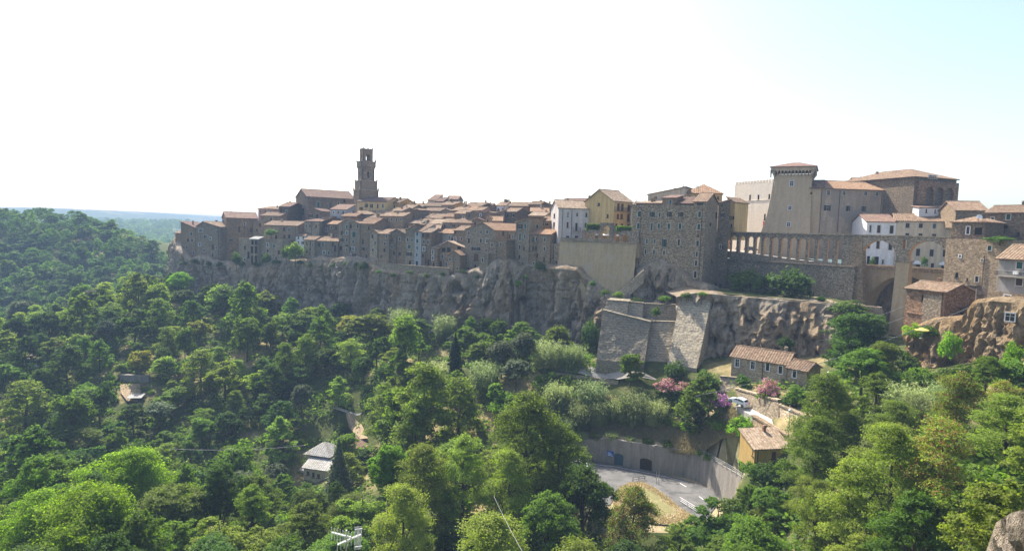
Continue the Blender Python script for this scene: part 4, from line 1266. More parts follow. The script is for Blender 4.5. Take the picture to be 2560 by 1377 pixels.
for px, Yq, lab in ((1488, 7, 'white parasol seen through the arch left of the raised gable'), (1509, 6, 'white parasol in the left half of the tall middle arch'), (1521, 6.5, 'white parasol in the right half of the tall middle arch'), (1540, 6, 'white parasol in the first arch right of the raised gable')):
    p = at(px, 600, Yt(px) - 3 + Yq)
    parasol(lab, (p.x, p.y, zf), 1.5, 1.9, group='white parasols on the arcade terrace')
# ---- tall stone tenement on the rock
BS = [('stone tenement, left third, with green shutters below a low roof', 1583, 1655, 513, 700), ]
TEN = T('huge stone tenement with many green shuttered windows on the rock', 1582, 1765, 513, 735, -2, 14, 'flat', 'big_stone', 'tiles_dark',
  W('1598,535,7,13,g 1631,536,7,13,G 1649,537,5,11,g 1674,536,6,13,o 1702,536,6,13,o 1749,536,7,14,g 1596,565,7,13,g 1629,567,6,18,g 1647,565,6,11,g 1672,566,7,13,g 1700,566,7,13,g 1747,567,7,14,g '
    '1745,589,4,5,n 1595,602,6,13 1617,603,6,12,u 1637,603,4,10,D 1661,608,6,19,G 1697,606,6,15,k 1744,609,7,13,D 1595,628,5,10 1614,629,5,11,D 1635,630,5,11,D 1660,632,5,10,D 1742,635,5,12,D 1740,658,6,12,D 1738,686,7,16,k 1735,715,6,12,k'),
  rightwins=W('1791,538,5,13 1791,616,5,10 1776,560,4,7 1780,652,4,8'), pipes=[(1603, 520, 660), (1756, 520, 715)], name='stone_tenement', cat='apartment block')
def on_roof(label, xl, xr, ye, yb, off, depth, roof, wall, tile, wins=(), **kw):
    return T(label, xl, xr, ye, yb, off, depth, roof, wall, tile, wins, **kw)
on_roof('stone attic storey with one window on top of the tenement', 1656, 1688, 496, 516, -1.2, 8, 'shed', 'tufa', 'tiles_dark', W('1676,505,6,10,u'), rise=1.2)
on_roof('dark tiled attic roof with skylight on the tenement', 1688, 1735, 510, 516, -1.0, 11, 'shed', 'tufa_dark', 'tiles_dark', (), rise=2.4)
on_roof('right-hand top storey of the tenement with open shutters', 1735, 1766, 505, 516, -1.6, 13, 'side', 'tufa', 'tiles', W('1750,512,7,11,o'), rise=2.6)
on_roof('low tiled roof terrace at the left end of the tenement', 1590, 1654, 509, 516, 0.5, 9, 'shed', 'tufa_grey', 'tiles_pale', (), rise=1.0, chim=2)
house('dark rendered wall house right of the tenement', 1797, 176, 1826, 172, 508, 735, 9, 'shedL', 'tufa_dark', 'tiles_dark', W('1805,512,3,4 1806,538,5,11 1801,616,5,9 1806,616,5,5,n 1801,715,7,11,n 1784,715,7,13,n'), rise=1.0, yaw=-8)
YE = house('yellow house with roofed balcony beside the castle square', 1818, 186, 1838, 184, 506, 600, 8, 'shedR', 'yellow', 'tiles', W('1824,544,5,10 1832,545,4,9 1828,565,5,10'), rise=1.4)
balcony(YE, 1828, 577, 20)
T('cream apartment house with terrace roofs behind the tenement', 1620, 1712, 487, 530, 14, 14, 'shedL', 'cream', 'tiles_pale', W('1640,494,5,6 1665,494,5,6 1690,494,5,6'), rise=2.2, chim=2)
T('yellow apartment house with framed attic windows behind the tenement', 1712, 1806, 485, 530, 16, 15, 'hip', 'yellow', 'tiles_orange', W('1724,494,6,9,D 1741,495,6,9,D 1757,495,6,9,D 1775,494,6,8,D 1795,494,5,7'), rise=3.2, chim=1)
T('small house with red gable roof between cream house and tenement', 1577, 1622, 518, 560, 10, 10, 'side', 'cream', 'tiles', W('1590,524,4,5'), chim=1)
# ---- the jumble of roofs on the crest
ROWS = [  # xl, xr, eave row, depth behind the front row, wall, tile, roof
 (995, 1030, 521, 34, 'tufa', 'tiles', 'side'), (1000, 1022, 515, 46, 'tufa_grey', 'tiles_dark', 'hip'), (1024, 1060, 517, 52, 'tufa', 'tiles', 'side'), (1030, 1052, 527, 34, 'tufa_dark', 'tiles', 'front'),
 (1070, 1089, 501, 58, 'cream', 'tiles_dark', 'shed'), (1089, 1106, 504, 56, 'tufa_dark', 'tiles_dark', 'side'), (1106, 1122, 502, 60, 'pink', 'tiles', 'side'), (1117, 1144, 499, 62, 'tufa_grey', 'tiles_dark', 'side'),
 (1060, 1104, 516, 44, 'tufa_pale', 'tiles', 'side'), (1104, 1138, 513, 46, 'tufa', 'tiles', 'side'), (1136, 1166, 512, 44, 'ochre', 'tiles', 'front'), (1164, 1178, 514, 46, 'tufa_pale', 'tiles', 'side'), (1176, 1202, 516, 44, 'tufa_dark', 'tiles', 'side'),
 (1200, 1224, 519, 48, 'tufa', 'tiles', 'side'), (1223, 1240, 514, 44, 'tufa_dark', 'tiles_dark', 'flat'), (1240, 1262, 515, 44, 'white', 'tiles', 'side'), (1262, 1274, 512, 50, 'pink', 'tiles', 'side'),
 (1272, 1322, 516, 42, 'brickwork', 'tiles', 'side'), (1322, 1350, 512, 44, 'tufa', 'tiles', 'side'), (1349, 1378, 512, 46, 'tufa_dark', 'tiles_dark', 'front'),
 (1056, 1100, 528, 34, 'tufa', 'tiles', 'side'), (1100, 1130, 528, 34, 'tufa_grey', 'tiles_pale', 'front'), (1128, 1156, 527, 36, 'tufa', 'tiles', 'side'), (1156, 1180, 526, 36, 'tufa_warm', 'tiles_orange', 'side'), (1180, 1204, 527, 34, 'pink', 'tiles', 'side'),
 (1030, 1068, 544, 24, 'tufa', 'tiles', 'side'), (1066, 1104, 546, 22, 'tufa_grey', 'tiles', 'side'), (1104, 1138, 543, 24, 'tufa', 'tiles_orange', 'side'), (1008, 1036, 539, 20, 'tufa_dark', 'tiles', 'shedL'),
 (1012, 1050, 559, 13, 'tufa', 'tiles_pale', 'side'), (1050, 1080, 558, 15, 'tufa', 'tiles', 'side'), (1078, 1108, 560, 14, 'tufa_dark', 'tiles_pale', 'side'), (1106, 1140, 557, 15, 'tufa_grey', 'tiles', 'side'), (1140, 1184, 558, 13, 'tufa', 'tiles', 'side'),
 (1080, 1100, 572, 7, 'tufa', 'tiles', 'side'), (1136, 1166, 535, 22, 'tufa', 'tiles', 'side'), (1165, 1208, 530, 18, 'tufa_dark', 'tiles_dark', 'flat'), (1226, 1256, 553, 12, 'tufa', 'tiles_orange', 'side'),
 (1327, 1372, 530, 30, 'tufa', 'tiles_orange', 'side'), (1322, 1360, 540, 18, 'tufa_grey', 'tiles_pale', 'side'), (1240, 1262, 533, 30, 'tufa', 'tiles', 'shedL'), (1262, 1290, 530, 32, 'tufa_dark', 'tiles', 'side'), (1207, 1236, 535, 26, 'tufa_dark', 'tiles', 'front'),
 (930, 968, 536, 22, 'tufa', 'tiles', 'side'), (890, 930, 536, 20, 'tufa_grey', 'tiles', 'side'), (950, 1008, 541, 12, 'tufa', 'tiles', 'side'), (972, 1004, 528, 28, 'tufa', 'tiles', 'side'), (905, 950, 552, 10, 'tufa_dark', 'tiles', 'shed'),
 (1045, 1072, 571, 6, 'tufa', 'tiles_pale', 'side'), (1004, 1030, 534, 28, 'tufa_grey', 'tiles', 'front'), (1180, 1210, 551, 15, 'tufa', 'tiles', 'front'),
]
WN = {'tufa': 'brown stone', 'tufa_grey': 'grey stone', 'tufa_dark': 'dark stone', 'tufa_pale': 'pale stone', 'tufa_warm': 'reddish stone', 'cream': 'cream', 'pink': 'pink', 'ochre': 'ochre', 'white': 'white', 'brickwork': 'brick'}
TN = {'tiles': 'brown tiled', 'tiles_dark': 'dark tiled', 'tiles_orange': 'orange tiled', 'tiles_pale': 'pale tiled'}
rnd = random.Random(5)
ROWS_S = sorted(range(len(ROWS)), key=lambda i: ROWS[i][0])
rank = {i: k for k, i in enumerate(ROWS_S)}
cnt = {}
for i in ROWS_S:
    xl, xr, ye, off, wall, tile, roof = ROWS[i]
    key = (wall, tile, off > 40, off > 24)
    cnt[key] = cnt.get(key, 0) + 1
    where = 'skyline roofs' if off > 40 else ('upper roofs' if off > 24 else 'middle roofs')
    lab = '%s house with %s roof among the %s, %s from bell tower' % (WN[wall], TN[tile], where, ordinal(cnt[key]))
    wl_ = []
    n = max(1, int((xr - xl) / 11))
    for k in range(n):
        if rnd.random() < 0.75:
            wl_.append((xl + (k + 0.5) * (xr - xl) / n, ye + rnd.uniform(7, 9), 3.6, rnd.uniform(5.5, 7), rnd.choice('ddddDbg')))
    T(lab, xl, xr, ye, ye + 45, off, rnd.uniform(8, 11), roof, wall, tile, wl_, chim=rnd.choice([0, 1, 1, 2]), group='crowded houses on the crest of the old town', seed=i, yaw=math.degrees(math.atan2(-0.43, 1)) + rnd.uniform(-14, 24))
# bell gable of a little chapel
CB = T('small stone bell gable among the roofs', 1214, 1226, 545, 572, 9, 1.2, 'front', 'tufa_pale', 'tiles', W('1219,553,4,7,n'), name='bell_gable', cat='bell gable', rise=0.9)
# rampart path parapet in front of the middle houses
PP = oriented('rampart_wall', 'pale stone rampart parapet along the path below the middle houses', 'wall', 940, Yt(940) - 9, 1122, Yt(1122) - 11.5, 664, 690)
mb = MB()
mb.box(0, PP.w, 0, 0.7, 0, PP.h)
mb.build('wall', 'tufa_pale', PP.t)
mb = MB()
mb.box(-0.1, PP.w + 0.1, -0.1, 0.8, PP.h, PP.h + 0.18)
mb.build('coping', 'tufa_pale', PP.t)
pv = MB()
pv.poly([(PP.O + PP.u * 0 + PP.nb * 0.7 + Vector((0, 0, PP.h - 1.0))), (PP.O + PP.u * PP.w + PP.nb * 0.7 + Vector((0, 0, PP.h - 1.0))), (PP.O + PP.u * PP.w + PP.nb * 14 + Vector((0, 0, PP.h - 1.0))), (PP.O + PP.nb * 14 + Vector((0, 0, PP.h - 1.0)))])
structure(pv.build('rampart_path', 'path_stone'))
# aerials on the skyline
for k, (px, py, off) in enumerate(((662, 517, 33), (1213, 500, 48), (1590, 500, 14), (1708, 462, 20), (1742, 462, 20))):
    p = at(px, py + 14, Yt(px) + off)
    hgt = 15 * p.y / FPX
    mb = MB()
    mb.tube([(0, 0, -1.5), (0, 0, hgt)], 0.05, 4)
    for j in range(4):
        zz = hgt * (0.62 + j * 0.1)
        mb.box(-0.7 + j * 0.1, 0.7 - j * 0.1, -0.02, 0.02, zz, zz + 0.04)
    tag(mb.build('rooftop_aerial', 'iron', loc=(p.x, p.y, p.z)), ['thin aerial left of the cathedral', 'thin aerial on the roofs left of the white skyline house', 'thin aerial on the left end of the tenement', 'thin aerial over the cream apartment house', 'thin aerial over the yellow apartment house'][k], 'aerial', 'aerials on the skyline')
# ================================================================== castle, aqueduct and the houses at the right
CW = house('white crenellated palace wing left of the castle tower', 1838, 205, 1936, 190, 458.5, 640, 9, 'flat', 'castle_white', 'tiles_dark', W('1875,494,5,14,n 1896,494,5,14,n 1923,492,5,14,n 1862,543,6,14,D 1912,542,5,15,n'), name='castle_wing', cat='castle')
nm = 13
for k in range(nm):
    mb = MB()
    x = CW.w * (k + 0.2) / nm
    mb.box(x, x + CW.w / nm * 0.56, -0.02, 0.45, CW.h + 0.002, CW.h + 0.85)
    mb.build('merlon', 'castle_white', CW.t)
a = CW.loc(1840, 504)[2]
mb = MB()
mb.box(0, CW.w, -0.12, -0.002, a, a + 0.25)
mb.build('string_course', 'castle_white', CW.t)
f_ = CW.loc(1911, 556)
mb = MB()
mb.box(f_[0] - 0.25, f_[0] + 0.25, -0.35, -0.32, f_[2] - 1.1, f_[2] + 0.3)
mb.tube([(f_[0], 0.1, f_[2] + 0.1), (f_[0], -0.4, f_[2] + 0.35)], 0.03, 4)
tag(mb.build('hanging_flag', 'red', loc=CW.O), 'red banner hanging under a window of the white wing', 'flag').rotation_euler = CW.t.rotation_euler
# ---- machicolated tower
TW = oriented('castle_tower', 'broad plastered castle tower with battered foot and corbelled top', 'tower', 1936, 190.3, 2030, 185.3, 436, 645)
mb = MB()
dp = 13.0
def tz(py): return TW.loc(1985, py)[2]
prof = [(0.0, 3.4, 2.8), (tz(583), 2.7, 2.2), (tz(545), 1.5, 1.2), (tz(500), 0.7, 0.5), (tz(436), 0.0, 0.0)]
for (za, la, fa), (zb_, lb, fb) in zip(prof, prof[1:]):
    A_ = [(-la, -fa, za), (TW.w + 0.25 * la, -fa, za), (TW.w + 0.25 * la, dp, za), (-la, dp, za)]
    B_ = [(-lb, -fb, zb_), (TW.w + 0.25 * lb, -fb, zb_), (TW.w + 0.25 * lb, dp, zb_), (-lb, dp, zb_)]
    for k in range(4):
        mb.quad(A_[k], A_[(k + 1) % 4], B_[(k + 1) % 4], B_[k])
mb.build('shaft', 'castle_plaster', TW.t)
z1, z2, z3 = tz(436), tz(424.5), tz(418.5)
ov = 1.0
mb = MB()
mb.box(-ov, TW.w + ov, -ov, dp + ov, z2 + 0.02, z3)
mb.build('parapet', 'castle_plaster', TW.t)
sides = [((-ov, -ov), (TW.w + ov, -ov), (0, 1), 13), ((TW.w + ov, -ov), (TW.w + ov, dp + ov), (-1, 0), 14), ((-ov, dp + ov), (-ov, -ov), (1, 0), 14)]
for (p, q, inn, n_) in sides:
    p, q, inn = Vector(p), Vector(q), Vector(inn)
    d = (q - p).normalized()
    for k in range(n_ + 1):
        c = p.lerp(q, k / n_)
        mb = MB()
        hw = 0.16
        o_ = c + inn * 0.02
        i_ = c + inn * ov
        mb.hexa([(i_.x - d.x * hw, i_.y - d.y * hw, z1 - 0.9), (i_.x + d.x * hw, i_.y + d.y * hw, z1 - 0.9), (i_.x + d.x * hw + inn.x * .3, i_.y + d.y * hw + inn.y * .3, z1 - 0.9), (i_.x - d.x * hw + inn.x * .3, i_.y - d.y * hw + inn.y * .3, z1 - 0.9),
                 (o_.x - d.x * hw, o_.y - d.y * hw, z2), (o_.x + d.x * hw, o_.y + d.y * hw, z2), (i_.x + d.x * hw + inn.x * .3, i_.y + d.y * hw + inn.y * .3, z2), (i_.x - d.x * hw + inn.x * .3, i_.y - d.y * hw + inn.y * .3, z2)])
        mb.build('corbel', 'tufa_pale', TW.t)
    # little arches between the corbels
    L = (q - p).length
    mm = MB()
    arch_wall(mm, L, 0.75, 0.25, [((k + 0.5) * L / n_, L / n_ * 0.34, 0.0, 0.12, L / n_ * 0.34) for k in range(n_)], 6, 0, 0)
    mb = MB()
    mb.v = [(p.x + d.x * v[0] + inn.x * v[1], p.y + d.y * v[0] + inn.y * v[1], z2 - 0.74 + v[2]) for v in mm.v]; mb.f = mm.f; mb.m = mm.m
    mb.build('machicolation', 'castle_plaster', TW.t)
mb = MB()
e = ov + 0.35
zr = z3 + 0.15
P = [(-e, -e, zr), (TW.w + e, -e, zr), (TW.w + e, dp + e, zr), (-e, dp + e, zr)]
R0, R1 = (TW.w * 0.42, dp / 2, zr + 2.0), (TW.w * 0.62, dp / 2, zr + 2.0)
slope(mb, P[0], P[1], R0, R1); slope(mb, P[2], P[3], R1, R0); slope(mb, P[1], P[2], R1, R1); slope(mb, P[3], P[0], R0, R0)
mb.build('roof', 'tiles_dark', TW.t)
for (px, py, w_, h_, st) in ((1979, 459, 8, 13, 'w'), (1975, 520, 7, 10, 'w'), (1972, 561, 7, 10, 'w'), (2028, 483, 3, 4, 'n')):
    a = TW.loc(px, py + h_ / 2)
    fo = 0.0
    for (za, la, fa), (zb_, lb, fb) in zip(prof, prof[1:]):
        if za <= a[2] <= zb_:
            fo = fa + (fb - fa) * (a[2] - za) / (zb_ - za)
    window(TW.t, a[0], a[2], w_ * 0.125, h_ * 0.125, st, y=-fo - 0.2)
# ---- long castle range
house('plain plastered link between castle tower and long range', 2028, 185.4, 2054, 184, 470, 645, 12, 'side', 'castle_plaster', 'tiles_dark', (), name='castle_range', cat='castle', rise=2.6, over=0.6)
CRG = house('long castle range with peeling plaster and bright tiled roof', 2054, 183.8, 2256, 186, 474, 650, 13, 'side', 'castle_peel', 'tiles_orange',
      W('2071,482,8,11,D 2110,483,8,9,D 2164,484,8,9,D 2192,485,8,9,D 2224,486,5,10,D 2244,489,6,14,n 2068,520,9,14,o 2120,521,6,14,o 2159,522,6,14,o 2222,522,8,15,b 2157,574,8,12,u'),
      name='castle_range', cat='castle', rise=2.7, over=0.6, pipes=[(2055, 475, 580), (2100, 477, 580), (2205, 480, 540)])
balcony(CRG, 2245, 497, 20)
# ---- dark palace with three blind arches
DP = house('dark stone palace with three blind arches and big tiled roof', 2287, 176, 2392, 181, 447, 600, 26, 'hip', 'tufa_dark', 'tiles', W('2330,443,22,6,w'), name='dark_palace', cat='palace', rise=3.4, over=0.6, chim=1)
mm = MB()
a = DP.loc(2292, 470); b = DP.loc(2391, 470)
zb_ = DP.loc(2340, 514)[2]; zt_ = DP.loc(2340, 455)[2]
ops = []
for x0, x1, yc in ((2307, 2327, 467), (2332, 2352, 469), (2356, 2377, 471)):
    p, q = DP.loc(x0, 500), DP.loc(x1, 500)
    hw = (q[0] - p[0]) / 2
    ops.append(((p[0] + q[0]) / 2 - a[0], hw, 0.0, DP.loc((x0 + x1) / 2, yc)[2] - zb_ - hw, hw))
arch_wall(mm, b[0] - a[0], zt_ - zb_, 0.7, ops, 10)
mb = MB(); mb.v = [(v[0] + a[0], v[1] - 0.72, v[2] + zb_) for v in mm.v]; mb.f = mm.f; mb.m = mm.m
mb.build('blind_arcade', ['brickwork', 'brickwork'], DP.t)
house('long brown roof behind the castle range', 2160, 196, 2290, 196, 462, 560, 14, 'side', 'tufa_dark', 'tiles_orange', (), rise=2.4, name='castle_range', cat='castle', chim=1)
house('low building with white panel walls under the dark palace', 2298, 172, 2400, 170, 520, 560, 9, 'shed', 'white', 'tiles_dark', W('2316,527,5,9,n 2338,528,4,9,n 2362,529,4,9,n 2385,530,4,9,n'), rise=1.2)
house('house with brown tiled roof behind the right-hand buildings', 2390, 160, 2470, 158, 527, 570, 12, 'side', 'tufa', 'tiles', (), rise=2.6)
WH = house('white house with blue-grey shutters behind the aqueduct', 2168, 173, 2241, 171.5, 555, 668, 12, 'side', 'white', 'tiles_dark', W('2176,572,5,17,k 2197,573,9,18,k 2229,574,10,19,k 2195,612,9,19,k 2226,616,10,17,k 2172,613,6,15,k 2171,652,9,24,n 2191,654,13,25,n 2207,655,5,10,D'), rise=2.2, name='white_house')
CH2 = house('cream house with awnings behind the aqueduct', 2241, 171.5, 2382, 166, 554, 670, 12, 'side', 'cream', 'tiles', W('2269,564,10,11,k 2302,564,10,11,k 2336,565,9,11,u 2369,566,10,11,k 2268,590,11,14,k 2301,591,11,14,k 2335,592,11,14,k 2295,631,11,17,k 2329,632,11,17,k 2362,633,11,17,k 2276,661,8,15,n 2295,664,10,12,n 2331,664,9,12,n 2359,668,13,13,n'), rise=2.2, name='cream_house')
for px, py in ((2292, 660), (2358, 663)):
    a = CH2.loc(px, py)
    mb = MB()
    r = 1.1
    n = 8
    for i in range(n):
        for j in range(4):
            def P(i, j):
                t, f = PI * i / n, PI / 2 * j / 4
                return (a[0] - r * math.cos(t) * math.cos(f), -0.01 - r * math.sin(t) * math.cos(f), a[2] + r * 0.9 * math.sin(f))
            mb.quad(P(i, j), P(i + 1, j), P(i + 1, j + 1), P(i, j + 1))
    mb.build('awning', 'canvas_white', CH2.t)
# ---- aqueduct
AQ = oriented('aqueduct', 'long stone aqueduct with thirteen slim arches and two wide ones', 'aqueduct', 1826, 178.5, 2378, 134.0, 588, 640)
zt_ = AQ.O.z + AQ.h
zlow = zt_ - 22.0
def aq_part(x0, x1, zb, lst, mats, name, th=1.1, y0=0.0):
    mm = MB()
    a, b = AQ.loc(x0, 600)[0], AQ.loc(x1, 600)[0]
    zb_l = zb - AQ.O.z
    ops = []
    for (p0, p1, sill, crown, el) in lst:
        a0, a1 = AQ.loc(p0, crown)[0], AQ.loc(p1, crown)[0]
        hw = (a1 - a0) / 2
        pm = (p0 + p1) / 2
        top = AQ.loc(pm, crown)[2] - zb_l
        sl = 0.0 if sill is None else AQ.loc(pm, sill)[2] - zb_l
        rs = hw * el
        ops.append(((a0 + a1) / 2 - a, hw, sl, top - rs, rs))
    arch_wall(mm, b - a, AQ.h - zb_l, th, ops, 12, 0, 1)
    mb = MB(); mb.v = [(v[0] + a, v[1] + y0, v[2] + zb_l) for v in mm.v]; mb.f = mm.f; mb.m = mm.m
    return mb.build(name, mats, AQ.t)
xs_ = [(195, 293), (340, 437), (482, 578), (620, 717), (757, 862), (905, 1012), (1062, 1170), (1215, 1325), (1372, 1482), (1530, 1640), (1690, 1790), (1860, 1955), (2030, 2115)]
cr_ = [197, 207, 213, 220, 222, 228, 235, 237, 250, 247, 254, 262, 270]
sl_ = [480, 498, 515, 528, 553, 573, 590, 607, 625, 645, 655, 665, 685]
k_ = 0.14522
lst = [(1800 + a * k_, 1800 + b * k_, 560 + s * k_, 560 + c * k_, 1.0) for (a, b), c, s in zip(xs_, cr_, sl_)]
zmid = AQ.O.z + AQ.loc(1990, 662)[2]
aq_part(1826, 2146, zmid - 0.2, lst, ['arcade_stone', 'arch_reveal'], 'arcade', 0.75)
aq_part(2146, 2378, zlow, [(2156, 2243, None, 601.5, 1.0), (2258, 2267, 622, 599, 0.3), (2273, 2371, None, 603, 0.95)], ['arcade_stone', 'arch_reveal'], 'wide_arches', 1.6)
mb = MB()
a, b = AQ.loc(1826, 600)[0], AQ.loc(2378, 600)[0]
mb.box(a, b, -0.2, 1.3, AQ.h + 0.003, AQ.h + 0.28)
mb.build('coping', 'tufa_pale', AQ.t)
def pier(p0, p1, q0, q1, ya, yb, name, dy=1.2, mat='tan_wall'):
    a, b = AQ.loc(p0, ya), AQ.loc(p1, ya)
    c, d = AQ.loc(q0, yb), AQ.loc(q1, yb)
    mb = MB()
    mb.hexa([(c[0], -dy, c[2]), (d[0], -dy, c[2]), (d[0], 1.6 + dy, c[2]), (c[0], 1.6 + dy, c[2]), (a[0], -0.12, a[2]), (b[0], -0.12, a[2]), (b[0], 1.72, a[2]), (a[0], 1.72, a[2])])
    return mb.build(name, mat, AQ.t)
pier(2242, 2274, 2225, 2263, 655, 835, 'pier')
a = AQ.loc(2258, 655)
mb = MB()
mb.box(AQ.loc(2240, 655)[0] - 0.15, AQ.loc(2276, 655)[0] + 0.15, -0.3, 1.9, a[2], a[2] + 0.35)
mb.build('impost', 'tufa_pale', AQ.t)
pier(2130, 2157, 2126, 2158, 592, 790, 'abutment', 0.5, 'tufa')
# rubble wall under the slim arches
RBW = oriented('rubble_wall', 'rough rubble wall carrying the slim arches of the aqueduct', 'wall', 1800, 180.3, 2140, 149.0, 658, 770)
mb = MB()
for i in range(46):
    for j in range(16):
        def P(i, j):
            x, z = RBW.w * i / 46, RBW.h * j / 16
            return (x, -0.35 + 0.04 * (z - RBW.h) - 0.22 * noise.noise(Vector((x * 0.45, z * 0.5, 7))), z)
        mb.quad(P(i, j), P(i + 1, j), P(i + 1, j + 1), P(i, j + 1))
mb.box(0, RBW.w, 0.3, 2.2, 0, RBW.h)
mb.build('wall', 'arcade_stone', RBW.t)
mb = MB()
mb.box(0, RBW.w, -0.75, 1.0, RBW.h + 0.002, RBW.h + 0.3)
mb.build('ledge', 'tufa_grey', RBW.t)
# road bridge behind the wide arches
BR = oriented('road_bridge', 'stone road bridge with low arch behind the aqueduct pier', 'bridge', 2144, 154.5, 2395, 137.5, 668, 850)
mm = MB()
a, b = BR.loc(2164, 700)[0], BR.loc(2372, 700)[0]
cz = BR.loc(2262, 690)[2]
sp = BR.loc(2170, 792)[2]
arch_wall(mm, BR.w, BR.h - 1.0, 6.0, [((a + b) / 2, (b - a) / 2, 0.0, sp, cz - sp)], 16, 0, 0)
mm.build('arch_wall', ['tan_wall'], BR.t)
mb = MB()
mb.box(0, BR.w, -0.1, 0.4, BR.h - 1.0, BR.h + 0.0)
mb.box(0, BR.w, 5.6, 6.1, BR.h - 1.0, BR.h + 0.0)
mb.build('parapet', 'tufa', BR.t)
# piazza paving behind the aqueduct
def rel(p, z): return Vector((p.x, p.y, CAM.z + z))
pz = MB()
A_, B_ = AQ.O + AQ.nb * 1.2, AQ.O + AQ.u * AQ.loc(2146, 600)[0] + AQ.nb * 1.2
E_ = at(2390, 660, 150)
pz.quad(rel(A_, -4.55), rel(B_, -7.2), rel(B_ + Vector((14, 34, 0)), -7.3), rel(A_ + Vector((16, 34, 0)), -4.5))
pz.quad(rel(A_ - AQ.u * 14, -4.55), rel(A_, -4.55), rel(A_ + Vector((16, 34, 0)), -4.5), rel(A_ - AQ.u * 14 + Vector((10, 34, 0)), -4.5))
pz.quad(rel(B_ + AQ.nb * 6.5, -7.25), rel(E_ + Vector((0, 4, 0)), -8.1), rel(E_ + Vector((2, 34, 0)), -8.2), rel(B_ + Vector((14, 34, 0)), -7.3))
structure(pz.build('piazza', 'path_stone'))
# ---- big building at the right
house('big stone house wall with long drainpipe at the right end of the aqueduct', 2366, 133.5, 2520, 123.0, 598, 800, 12, 'flat', 'tufa', 'tiles', W('2474,620,11,12,g 2392,687,9,11,n 2418,698,5,7,n 2442,698,9,13,D 2400,640,5,6 2455,650,4,5'), pipes=[(2462, 638, 756)], name='stone_house')
house('dark upper storey with hipped roof and satellite dish', 2380, 135.5, 2464, 130.0, 557, 600, 9, 'hip', 'tufa_dark', 'tiles', W('2420,576,10,18,w 2446,577,20,16,n'), rise=1.3)
house('dark stone house with small shuttered windows at the upper right edge', 2464, 138, 2640, 128, 533, 605, 12, 'side', 'tufa_dark', 'tiles', W('2481,549,8,11,d 2521,542,11,14,g 2514,566,10,6,n 2545,585,10,10,n'), rise=1.8, chim=1)
for px, py, m_, lb in ((2448, 543, 'white_paint', 'white satellite dish on the hipped roof'), (2459, 543, 'brickwork', 'rust coloured satellite dish on the hipped roof')):
    p = at(px, py, 131)
    mb = MB()
    mb.lathe([(0.05, 0.0), (0.25, 0.03), (0.45, 0.12), (0.55, 0.2), (0.53, 0.22), (0.42, 0.15), (0.0, 0.03)], 12)
    o = thing('satellite_dish', lb, 'dish', p, 0.0, 'satellite dishes')
    d_ = mb.build('dish', m_, o)
    d_.rotation_euler = (math.radians(62), 0, math.radians(-15))
    mb = MB(); mb.tube([(0, 0.1, -1.3), (0, 0.1, 0)], 0.04, 5); mb.build('mast', 'iron', o)
RH = house('grey rendered house with green shutters on the right cliff', 2498, 108, 2700, 97, 650, 738, 8, 'side', 'grey_plaster', 'tiles', W('2549,663,16,17,g 2548,705,18,16,k'), rise=2.3, over=0.5)
balcony(RH, 2580, 688, 170, 1.0, 0.95, 'concrete')
a = RH.loc(2543, 686)
mb = MB()
mb.box(a[0] - 0.4, a[0] + 0.4, -0.55, -0.2, a[2], a[2] + 0.6); mb.lathe([(0.0, 0), (0.22, 0)], 10, (a[0], -0.56))
mb.build('air_conditioner', 'white_paint', RH.t)
house('rough stone foundation wall with white window on the right cliff', 2475, 106.5, 2700, 95, 738, 790, 6, 'flat', 'tufa', 'tiles', W('2518,746,16,16,w'))
p = at(2524, 793, 96)
cw_ = thing('cave_window', 'blue framed window set in the ochre rock face', 'window', at(2524, 803, 95.0), math.radians(-40))
mb = MB(); mb.box(-0.75, 0.75, -0.3, 0.6, -0.1, 1.5); mb.build('surround', 'tufa_pale', cw_)
window(cw_, 0, 0.1, 1.1, 1.2, 'w', y=-0.52)
HB = house('brick house with swept tiled roof in front of the aqueduct pier', 2265, 117.5, 2364, 110.5, 726, 835, 8.5, 'side', 'brickwork', 'tiles', W('2306,744,5,15,n 2340,770,4,5,n'), rise=1.3, chim=1, over=0.4)
mb = MB()
a, b = HB.loc(2310, 735), HB.loc(2358, 735)
c = HB.loc(2310, 805)
mb.box(a[0], b[0], -0.13, -0.002, c[2], a[2])
mb.build('render_patch', 'tufa_grey', HB.t)
a, b = HB.loc(2266, 780), HB.loc(2307, 780)
mb = MB()
mb.box(a[0], b[0], -0.16, -0.002, a[2] - 0.12, a[2] + 0.12)
mb.build('string_course', 'brickwork', HB.t)
house('small gabled brick annex behind the brick house', 2378, 121, 2404, 119, 733, 800, 6, 'front', 'brickwork', 'tiles', W('2391,745,4,8,n'), rise=1.2)
house('flat roofed stone shed beside the brick house', 2370, 114.5, 2432, 110, 770, 815, 6, 'shed', 'tufa_dark', 'tiles_dark', W('2400,790,22,14,n'), rise=0.5)
p0 = at(2437, 806, 104)
pole = thing('utility_pole', 'slanting wooden utility pole beside the right cliff', 'pole', p0)
p1 = at(2442, 722, 104)
mb = MB(); mb.tube([(0, 0, -2), tuple(p1 - p0)], [0.16, 0.11], 8); mb.build('shaft', 'bark_pale', pole)
mb = MB(); q = (p1 - p0) * 0.55; mb.lathe([(0.0, q.z + 0.5), (0.14, q.z + 0.4), (0.16, q.z - 0.3), (0.0, q.z - 0.4)], 8, (q.x + 0.25, q.y)); mb.build('insulator', 'white_paint', pole)

house('brick house across the castle square behind the first slim arch', 1812, 214, 1862, 210, 570, 645, 8, 'side', 'brickwork', 'tiles', W('1835,600,5,9 1850,600,5,9'))
